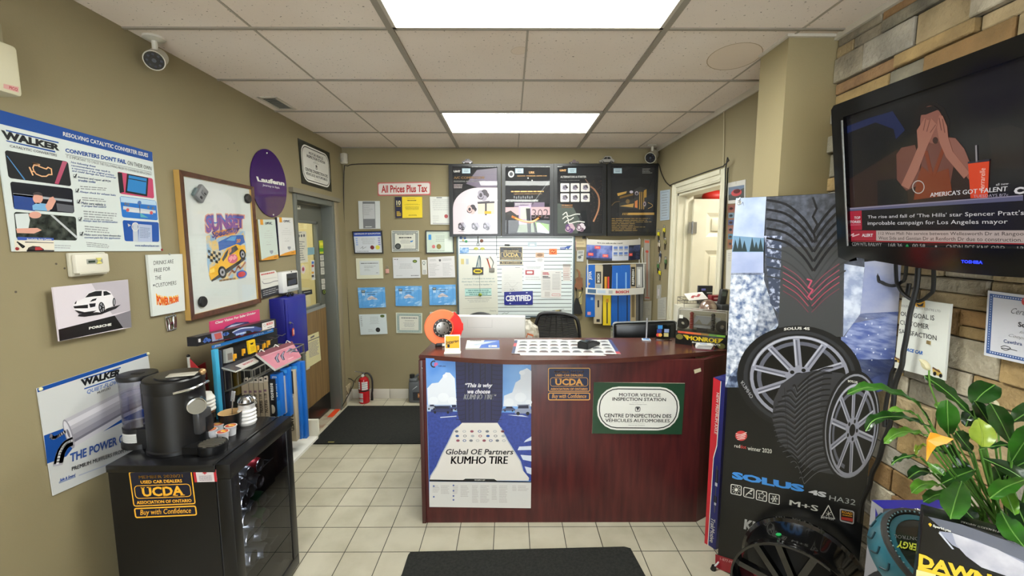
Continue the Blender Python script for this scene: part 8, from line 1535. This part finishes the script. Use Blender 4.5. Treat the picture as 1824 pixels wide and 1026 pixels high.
A.poly([(1562,410.5),(1826,410),(1900,411),(1900,436),(1826,433),(1562,428.5)],Z('#b4a49c'),8); A.poly([(1512.6,410.4),(1561.8,410.4),(1561.8,428.4),(1512.6,428)],Z('#a02434'),8); A.tx('ALERT',WT_,9,.03,q=TQ(1536.7,421.6,1556.4,421.6,5.5)); A.line([(1514,421),(1522,416),(1520,421),(1532,417)],.004,Z('#d8b0b0'),9)
TXs = Z('#2a201e'); A.tx('112 West Mall: No service between Wellesworth Dr at Rangoon',TXs,9,.0,q=[(1566.4,413),(1832,412.5),(1832,421.5),(1566.4,419.5)]); A.tx('West Side and Gentian Dr at Renforth Dr due to construction.',TXs,9,.0,q=[(1566.4,420.7),(1823,423),(1823,430.5),(1566.4,426.5)])
A.poly([(1512.6,428.6),(1562,429),(1826,433.5),(1900,436.5),(1900,438),(1826,435),(1512.6,429.8)],Z('#a82c30'),9); TK = Z('#9a9894')
for s,x0,y0,x1,y1,h in (('CDN NTL RAILWY',1519,437,1572,438,5.5),('168.36',1584,439,1608.5,439.6,6),('00.58',1627,440.5,1649.5,441,6.5),('CNDN PCF KNS ORD',1687,443.5,1792,446,8),('12',1814,446.5,1826,447,8)): A.tx(s,TK,9,.0,q=TQ(x0,y0,x1,y1,h))
A.poly([(1613.5,440),(1617.5,434),(1621.5,440.3)],Z('#1c8c4c'),9); A.ell(1669,438.5,1.8,1.8,TK,9); A.build('screen',parent=t)
A = Art(TV.up(.006),[(1712,463),(1750,464),(1750,471),(1712,470)],px=True); A.tx('TOSHIBA',M('#2030e0',.3,e=1.6),0,.02,q=[(1712,463),(1750,464.5),(1750,470.5),(1712,468.5)]); A.build('logo',parent=t)
mb = MB(); c = TV.xyz(TW * .45,TH_ * .5,-.085); mb.box(c + V((.05,0,0)),(.10,.05,.06),BLACK,.004); mb.b2((XB - .07,c.y - .12,c.z - .1),(XB - .03,c.y + .12,c.z + .1),BLACK); mb.b2((c.x + .08,c.y - .03,c.z - .03),(XB - .04,c.y + .03,c.z + .03),BLACK); mb.wb('wall_mount',t)
# cables under the television
def cab(pts,r_,lb,off=.075):
    mb = MB(); mb.tube([KW.p(x,y,off) for x,y in pts],r_,M('#131312',.5),8,4); tag(mb.build('cable'),lb,'cable','black cables under the television')
cab([(1596,400),(1598,490),(1606,503),(1625,509),(1641,503),(1650,488),(1655,400)],.006,'black cable making the small loop left under the television')
cab([(1636,400),(1637,490),(1643,512),(1657,528),(1679,537),(1700,525),(1708,506),(1706,410)],.006,'black cable making the large loop under the television',.085)
cab([(1690,400),(1686,495),(1679,530),(1671,560),(1665.5,596),(1659,627),(1656,650),(1647,673),(1641.5,690),(1640,716),(1632,760),(1621,787),(1612,818),(1599,843),(1594,866),(1581,893),(1575,930)],.008,'thick black cable hanging in front of the customer satisfaction notice',.10)
cab([(1644,505),(1634,560),(1622,640),(1612,665),(1607,691),(1600,728),(1598,760)],.007,'black cable passing behind the customer satisfaction notice',.05)
# customer satisfaction notice and framed certificate on the stone
A = Art(KW.up(.062),[(1607,529.5),(1693.5,541.5),(1681.5,678),(1593,655)],M('#cfd2cc',.15),.008,px=True); K3 = M('#26272c')
A.tx('SOUTHSIDE AUTO CENTRE LTD',M('#6a6c70'),1,.0,q=[(1605.5,542.5),(1675.6,552.5),(1675.6,556.5),(1605.5,546.5)])
for s,q in (('OUR GOAL IS',[(1604.3,554.7),(1664.4,562),(1664.4,571.3),(1604.3,562.4)]),('CUSTOMER',[(1603.2,569.8),(1654.8,577.6),(1654.8,587),(1603.2,577.6)]),('SATISFACTION',[(1601.6,585.4),(1668.5,597.8),(1668.5,606.9),(1601.6,593.3)])): A.tx(s,K3,1,.012,q=q)
A.tx('RACE CAR',M('#1c5aa8'),1,.05,.2,q=[(1611.3,618.6),(1644.5,625.8),(1643.5,632.5),(1611,624.7)]); A.ro(M('#d8a020',.4),2,.1,q=[(1631,534),(1648,536.5),(1648,548),(1631,546)]); A.poly([(1632,540),(1639,543),(1646,539),(1644,546),(1636,546)],K3,3)
for x,y,s in ((1599.5,641,1.0),(1670,662.5,1.5)): A.poly([(x - 6 * s,y - 4 * s),(x + 2 * s,y - 3 * s),(x + 6 * s,y + 3 * s),(x + 4 * s,y + 6 * s),(x - 5 * s,y + 2 * s)],M('#b89c4c'),2); A.ell(x - 3 * s,y + 2 * s,2 * s,2.4 * s,BLACK,3); A.ell(x + 4 * s,y + 4.5 * s,2 * s,2.4 * s,BLACK,3); A.line([(x - 5 * s,y - 5 * s),(x + 3 * s,y)],.006,M('#5c4030'),4)
nt_ = A.build('wall_notice','white customer satisfaction notice on the stone wall under the television','notice')
for px,py in ((1687,610),(1637,666)): mb = MB(); mb.box(KW.p(px,py,.064),(.004,.012,.012),M('#a89468',.4,.6)); mb.build('clip',nt_,world=True)
A = Art(KW.up(.05),[(1759.7,517.5),(1905,536),(1903,666),(1752.5,632.5)],M('#c6c8d0',.2),.01); A.rr(.03,.04,.97,.96,M('#3a5890',.4),1,.01,w=.055)
for k in range(22): A.rect(.05,.08 + k * .038,.062,.098 + k * .038,M('#b8c4dc'),2)
for k in range(26): A.rect(.08 + k * .033,.058,.096 + k * .033,.076,M('#b8c4dc'),2); A.rect(.08 + k * .033,.922,.096 + k * .033,.94,M('#b8c4dc'),2)
A.px = True; A.tx('Certificate',TD,2,.0,.5,q=[(1802,548),(1860,556),(1860,568),(1801,558)]); A.tx('Southside',K3,2,.03,q=[(1814,573),(1870,582),(1870,591),(1814,582)]); A.tx('for your',TX,2,.0,.5,q=[(1816,589),(1850,594),(1850,601),(1816,595)]); A.tx('Cooperation',TX,2,.0,.5,q=[(1797,594),(1860,606),(1860,614),(1797,601)]); A.tx('Cawthra',M('#3a4a78'),2,.012,q=[(1788,604),(1821,609.5),(1821,616),(1788,610.5)]); A.line([(1783,618),(1790,616),(1800,620),(1792,624),(1784,620),(1800,622),(1812,625)],.002,TD,2,4); A.ell(1826,537,6,7,M('#c04a4c'),2)
A.build('wall_certificate','blue bordered certificate on the stone wall at the right edge','certificate')

# ================================================================== BLACK ALLOY WHEEL leaning on the banner
wb = V((1.285,1.73,.24)); wf = V((1.14,1.57,.237)); ax = (wf - wb).normalized(); Xw = Matrix.Translation(wb) @ V((0,0,1)).rotation_difference(ax).to_matrix().to_4x4(); Lw = (wf - wb).length; RW_ = .238; GB = M('#0a0a0b',.10,coat=.5)
t = thing('alloy_wheel','glossy black alloy wheel standing on the floor against the tyre banner','wheel',(1.14,1.66,0)); mb = MB()
mb.lathe([(RW_ * .96,-.004),(RW_,0),(RW_,.012),(RW_ * .95,.022),(RW_ * .93,.04),(RW_ * .90,Lw * .5),(RW_ * .93,Lw - .03),(RW_ * .98,Lw - .012),(RW_ * .985,Lw),(RW_ * .95,Lw + .002),(RW_ * .90,Lw - .03),(RW_ * .86,Lw * .4),(RW_ * .9,.01),(RW_ * .96,-.004)],GB,56,Xw); mb.wb('rim',t)
for k in range(6):
    a = k * PI / 3 + .35; mb = MB(); Y_ = Xw @ Matrix.Translation((0,0,Lw - .055)) @ Matrix.Rotation(a,4,'Z')
    for s in (-1,1): mb.prism([(.04,s * .012),(RW_ * .9,s * .034),(RW_ * .9,s * .058),(.04,s * .036)] if s > 0 else [(.04,-.036),(RW_ * .9,-.058),(RW_ * .9,-.034),(.04,-.012)],-.012,.02,GB,Y_)
    mb.wb('spoke',t)
mb = MB(); mb.lathe([(0,Lw - .02),(.055,Lw - .024),(.062,Lw - .04),(.06,Lw - .08),(0,Lw - .08)],GB,28,Xw); mb.wb('hub',t)
q = FY(1.63).p(1374.6,962.5); dv = (q - wb); al = dv.dot(ax); rad = (dv - ax * al).normalized(); mb = MB(); c = wb + ax * (Lw * .55) + rad * (RW_ * .912); mb.cyl(c,c + rad * .003,.011,M('#1c9c50',.4),seg=18); mb.wb('green_dot',t)

# ================================================================== CORNER WITH THE PLANT: tables, tyre, boxes, pot
t = thing('round_table','black round table under the teal tyre and the black headlight bulb box','table',(1.04,.84,0)); mb = MB(); mb.lathe([(0,.785),(.215,.785),(.215,.815),(0,.815)],M('#1a1a1a',.4),36); mb.build('table_top',t); mb = MB(); mb.cyl((0,0,.02),(0,0,.785),.03,BLACK); mb.lathe([(0,0),(.2,0),(.18,.02),(0,.025)],BLACK,28); mb.build('pedestal',t)
mb = MB(); mb.b2((1.115,1.17,0),(1.42,1.34,.50),M('#2a2622',.5),.004); tag(mb.build('low_stand'),'dark low stand behind the round table by the stone wall','stand')
a = HZ(.888).p(1562,898); t = thing('parts_box','blue and grey parts box standing behind the teal tyre','box',(a.x + .14,1.26,.50)); mb = MB(); mb.b2((a.x,1.20,.50),(a.x + .27,a.y + .02,.888),M('#8c8c94',.4),.001); mb.wb('carton',t)
A = Art(HZ(.8884),[(a.x,a.y + .02),(a.x + .27,a.y + .02),(a.x + .27,1.20),(a.x,1.20)],st=True); A.rect(0,0,1,1,M('#26248c',.3),0); A.px = True; A.ell(1608,911,10,6.5,WHITE,1,tilt=8); A.ell(1608,911,6,3.5,M('#26248c'),2); A.tx('UMI',WHITE,1,.0,q=[(1622,906),(1646,905),(1648,914),(1625,915)]); A.poly([(1608,919),(1650,917),(1650,917.6),(1608,919.6)],WHITE,1); A.tx('ISO 14',WHITE,1,.0,q=[(1617,922),(1650,920),(1652,927),(1621,928)]); A.build('print',parent=t)
A = Art(Surf((a.x - .0005,0,0),(0,-1,0),(0,0,1)),[(-a.y - .02,.888),(-1.20,.888),(-1.20,.60),(-a.y - .02,.60)],st=True); A.poly([(.4,.05),(.75,.12),(1,.3),(1,.6),(.6,.35)],M('#2c2c8c',.3),1); A.ell(.62,.35,.2,.08,M('#26262c'),2); A.build('side_print',parent=t)
# teal tyre
tc = HZ(.925).p(1668,1012); ax = V((.10,-.46,.88)).normalized(); Xt = Matrix.Translation(tc) @ V((0,0,1)).rotation_difference(ax).to_matrix().to_4x4(); TE = M('#1d4c58',.3,coat=.4,noise=('#2c6878',12,3,.3,.7)); TRd = .13; Wt = .035
t = thing('tyre','teal tyre display lying tilted in front of the blue parts box','tyre',tc - V((0,0,.13))); mb = MB(); mb.lathe([(TRd * .55,-Wt),(TRd * .85,-Wt * 1.05),(TRd * .97,-Wt * .8),(TRd,-Wt * .4),(TRd,Wt * .5),(TRd * .97,Wt * .85)],TE,44,Xt)
mbt = mb; mb = MB(); mb.lathe([(TRd * .97,Wt * .85),(TRd * .96,Wt * 1.0),(TRd * .9,Wt * 1.1),(TRd * .86,Wt)],M('#2c2a28',.4),44,Xt)
for k in range(60):
    a_ = k * 2 * PI / 60; mb.box(Xt @ V((TRd * .88 * math.cos(a_),TRd * .88 * math.sin(a_),Wt * 1.08)),(.003,.003,.003),M('#6c8c94'))
mb.wb('rim_band',t)
mb = mbt
for k in range(22):
    a_ = k * 2 * PI / 22; P3 = lambda da,z: Xt @ V((TRd * 1.004 * math.cos(a_ + da),TRd * 1.004 * math.sin(a_ + da),z)); mb.tube([P3(0,-Wt * .4),P3(.10,0),P3(.04,Wt * .5)],.0022,M('#0f2c36',.4),5,3)
mb.wb('tread',t)
mb = MB(); mb.lathe([(TRd * .86,Wt),(TRd * .84,Wt * .9),(0,Wt * .9)],M('#232625',.12,coat=.6),44,Xt); mb.lathe([(TRd * .84,Wt * .93),(TRd * .76,Wt * .95),(TRd * .74,Wt * .93)],M('#2c6474',.2,coat=.6),44,Xt); mb.wb('glass_disc',t)
SD = Surf(Xt @ V((0,0,Wt * .96)),Xt.to_3x3() @ V((1,0,0)),Xt.to_3x3() @ V((0,1,0))); A = Art(SD,[(1600,960),(1640,960),(1640,985),(1600,985)],px=True); A.tx('ENERGY',M('#c8d048',.4),0,.03,.2,q=[(1652,985),(1597,975),(1598,962),(1652,972)]); A.tx('CONTROL',M('#77797a'),0,.0,q=[(1645,964),(1592,958),(1593,952),(1645,958)]); A.build('lettering',parent=t)
# headlight bulb box
a = FY(.80).p(1645,918); zt2 = a.z; b = HZ(zt2).p(1824,970.5); d = V((b.x - a.x,b.y - a.y,0)); u_ = d.normalized(); W = .32; t = thing('bulb_box','black bulb box with big yellow lettering at the bottom right corner','box',(a.x,a.y,.815),math.atan2(d.y,d.x)); h_ = zt2 - .815; mb = MB(); mb.b2((0,0,0),(W,.05,h_),M('#131312',.25),.0015); mb.build('carton',t)
S = Surf((a.x,a.y,0),u_,(0,0,1)).up(.0006); A = Art(S,[(0,zt2),(W,zt2),(W,.815),(0,.815)],st=True); A.px = True; c5 = lambda *p: [(1540 + x / 5.518,840 + y / 5.518) for x,y in p]
A.poly(c5((730,585),(860,600),(1100,680),(1567,880),(1567,1000),(1250,900),(1000,790),(860,720)),M('#8c90a4',.3),1); A.poly(c5((860,600),(1300,760),(1567,900),(1567,1026),(1400,1026),(1150,940),(1000,830),(900,720)),M('#c8c8d0',.3,noise=('#9c9cac',20,4,.4,.7)),2); A.poly(c5((620,440),(960,520),(1567,740),(1567,880),(1100,680),(760,560)),M('#5c606e',.3),1); A.poly(c5((740,590),(880,760),(860,760),(725,600)),M('#b8bcc8',.3),3)
A.tx('DAWN',M('#d8b82c',.35),5,.05,q=c5((535,800),(1250,1010),(1240,1130),(527,925))); A.poly(c5((525,925),(700,975),(1240,1130),(1240,1160),(520,960)),M('#d8b82c',.35),4); A.tx('SparkLyte',WHITE,4,.03,q=c5((672,515),(850,570),(848,600),(670,545))); A.poly(c5((625,510),(645,500),(662,520),(645,540)),M('#e0b030',.35),4)
A.poly(c5((510,960),(700,1010),(700,1026),(505,1026)),M('#d8cc90',.4),3); A.build('print',parent=t)
A = Art(HZ(zt2 + .0006),[(0,0),(1,0),(1,1),(0,1)],st=True); A.px = True; A.tx('VIEW HEADLIGHT AMPOULE',WHITE,0,.02,q=c5((1390,620),(945,500),(947,483),(1395,600))); A.build('top_print',parent=t)
# peace lily
pc = V((1.17,.93,.815)); t = thing('potted_plant','peace lily with broad glossy leaves in the lower right corner','plant',pc); mb = MB(); mb.lathe([(0,0),(.065,0),(.085,.18),(.09,.185),(.09,.20),(.082,.20),(.08,.18)],M('#3a2c24',.5),28); mb.build('pot',t); mb = MB(); mb.lathe([(0,.185),(.08,.182)],M('#2a2018',.95,noise=('#4c3c2c',60,4,.4,.7)),20); mb.build('soil',t)
LG = [M(a_,.28,sp=.6,noise=(b_,14,4,.3,.7)) for a_,b_ in (('#102c0b','#24501a'),('#184210','#3a7422'),('#2c5c12','#629430'),('#0a200a','#1a4016'),('#647c20','#94a83c'))]; RIB = M('#6c9c48',.35)
soil = pc + V((0,0,.185)); mbs = MB(); mb = MB()
def leaf(pts,wpx,c,d0=.9,d1=None,face=0.0):
    """midrib photo points from tip to base at depths d0..d1, width in pixels, face 0 flat .. 1 towards the viewer"""
    d1 = d0 if d1 is None else d1; n = len(pts); Q = [FY(d0 + (d1 - d0) * i / max(1,n - 1)).p(*p) for i,p in enumerate(pts)]
    if n == 2: Q = [Q[0],Q[0].lerp(Q[1],.5) + V((0,0,.006)),Q[1]]; n = 3
    out = []; g = lambda k: Q[min(max(k,0),n - 1)]
    for i in range(n - 1):
        for k in range(5):
            s = k / 5; a_,b_,c_,e_ = g(i - 1),g(i),g(i + 1),g(i + 2); out.append(.5 * ((2 * b_) + (c_ - a_) * s + (2 * a_ - 5 * b_ + 4 * c_ - e_) * s * s + (3 * b_ - a_ - 3 * c_ + e_) * s ** 3))
    out.append(Q[-1]); m = len(out); hw = wpx * d0 / F * .39; P = []; fs = []
    for i,q in enumerate(out):
        tg = (out[min(i + 1,m - 1)] - out[max(i - 1,0)]).normalized(); vw = (q - EYE).normalized(); up = (V((0,0,1)) * (1 - face) - vw * face).normalized(); sd = tg.cross(up).normalized(); nn = sd.cross(tg).normalized()
        if nn.dot(up) < 0: nn = -nn
        f_ = i / (m - 1); w_ = hw * 1.12 * math.sin(PI * min(1,f_ ** .78)) ** .95 if 0 < f_ < 1 else .0004
        wv = .004 * math.sin(i * 1.7)
        P += [q - sd * w_ + nn * (w_ * .28 + wv),q - sd * w_ * .5 + nn * w_ * .18,q,q + sd * w_ * .5 + nn * w_ * .18,q + sd * w_ + nn * (w_ * .28 - wv)]
    for i in range(m - 1):
        for k in range(4): fs.append((i * 5 + k,i * 5 + k + 1,i * 5 + k + 6,i * 5 + k + 5))
    mb.mesh(P,fs,LG[c]); mb.tube([q - V((0,0,.0002)) + (EYE - q).normalized() * .0012 for q in out],.0011,RIB if c < 4 else LG[4],5)
    e = out[-1]; mid = e.lerp(soil,.45) + V((0,0,-.01)); mbs.tube([e,mid,soil + V((rs.uniform(-.04,.04),rs.uniform(-.04,.04),-.01))],.0024,M('#4c7a2c',.4),6,4)
for a_ in (
    ([(1509,702),(1547,690),(1594,700),(1631,717),(1657,754)],30,1,.92,.95,.35),([(1572,740),(1600,730),(1634,739)],15,2,.96,.96,.2),([(1542,768),(1559,747),(1598,742),(1631,750),(1659,762)],26,0,.9,.95,.4),([(1575,790),(1600,771),(1631,770),(1652,776)],24,2,.86,.9,.3),
    ([(1687,712),(1688,745),(1690,775)],37,1,.92,.94,.8),([(1646,669),(1673,687),(1701,710),(1736,745)],26,0,.98,.96,.6),([(1772,685),(1748,703),(1733,722)],46,0,.99,.97,.85),([(1736,714),(1752,738),(1768,764)],26,3,.96,.95,.7),([(1749,796),(1750,771),(1743,745)],42,4,.88,.92,.8),([(1764,718),(1782,750),(1802,792)],38,0,.9,.92,.8),
    ([(1856,722),(1824,738),(1803,752)],36,0,.95,.95,.6),([(1803,792),(1775,794),(1745,800)],16,3,.9,.9,.3),([(1852,758),(1824,788),(1802,822)],42,1,.84,.9,.7),([(1702,768),(1717,788),(1733,806)],36,3,.9,.93,.7),([(1631,810),(1636,796),(1651,792)],10,4,.88,.9,.3),([(1618,852),(1638,839),(1660,842)],24,3,.92,.95,.6),([(1681,847),(1668,836),(1653,824)],22,2,.88,.92,.7),
    ([(1624,878),(1645,863),(1675,863)],26,2,.86,.92,.5),([(1676,862),(1710,846),(1738,836)],30,0,.9,.93,.6),([(1693,924),(1703,888),(1713,858)],50,1,.75,.88,.8),([(1645,894),(1667,882),(1694,876)],26,1,.84,.9,.5),([(1763,888),(1793,867),(1830,853)],34,1,.78,.84,.5),([(1808,917),(1795,884),(1788,866)],28,2,.76,.84,.7),([(1826,976),(1801,943),(1784,912)],48,1,.70,.8,.75),
    ([(1832,945),(1817,912),(1806,884)],44,3,.78,.86,.7),([(1738,928),(1722,912),(1707,896)],30,3,.84,.9,.6),([(1832,860),(1799,838),(1748,815)],34,3,.88,.92,.6),([(1724,850),(1712,832),(1698,812)],30,3,.93,.95,.7),([(1772,830),(1782,852),(1790,880)],34,0,.93,.95,.8),([(1640,815),(1622,812),(1600,818),(1588,828)][::-1],12,0,.93,.95,.4),([(1720,760),(1730,740),(1738,770)],26,3,.98,.98,.7),([(1664,722),(1680,726),(1698,744)],20,2,.99,.98,.5),([(1835,820),(1812,830),(1790,850)],30,0,.9,.93,.6),([(1660,800),(1676,800),(1700,812)],24,3,.95,.96,.6),([(1690,790),(1700,810),(1715,830)],20,0,.95,.95,.6)):
    leaf(*a_)
mb.build('foliage',t,world=True,ang=60); mbs.wb('stems',t)
mb = MB(); S = FY(.80); OF = M('#e8951c',.45,noise=('#f0b040',20,3,.3,.7)); c6 = lambda x,y,o=0: S.p(1500 + x / 4.275,640 + y / 4.275,o); P = [c6(655,548,.006),c6(720,565,.0),c6(775,588,-.004),c6(835,600,.004),c6(800,640,.0),c6(740,675,-.006),c6(690,712,-.002),c6(615,760,.008),c6(632,690,.004),c6(630,620,.006)]; ctr = c6(700,640,-.014)
for o in (0,.0015):
    for i in range(10): mb.face([P[i] + V((0,o,0)),P[(i + 1) % 10] + V((0,o,0)),ctr + V((0,o,0))],OF)
for i in range(10): mb.face([P[i],P[(i + 1) % 10],P[(i + 1) % 10] + V((0,.0015,0)),P[i] + V((0,.0015,0))],OF)
mb.build('orange_flower',t,world=True,ang=60)
for (tx,ty),(bx_,by_),sx,sy in (((1637,640),(1655,658),1670,722),((1768,713),(1772,726),1778,770)):
    mb = MB(); a = FY(.97).p(tx,ty); b = FY(.97).p(bx_,by_); mb.tube([a,a.lerp(b,.35) + V((.003,0,.001)),a.lerp(b,.7),b],.006,M('#cfc8a4',.5),8,3,rr=lambda f: .0006 + .0075 * math.sin(PI * min(1,f * .85 + .02)) ** 1.2); mb.tube([b,FY(.97).p(sx,sy),soil],.002,M('#5c8a34',.4),6,3); mb.wb('white_flower',t)
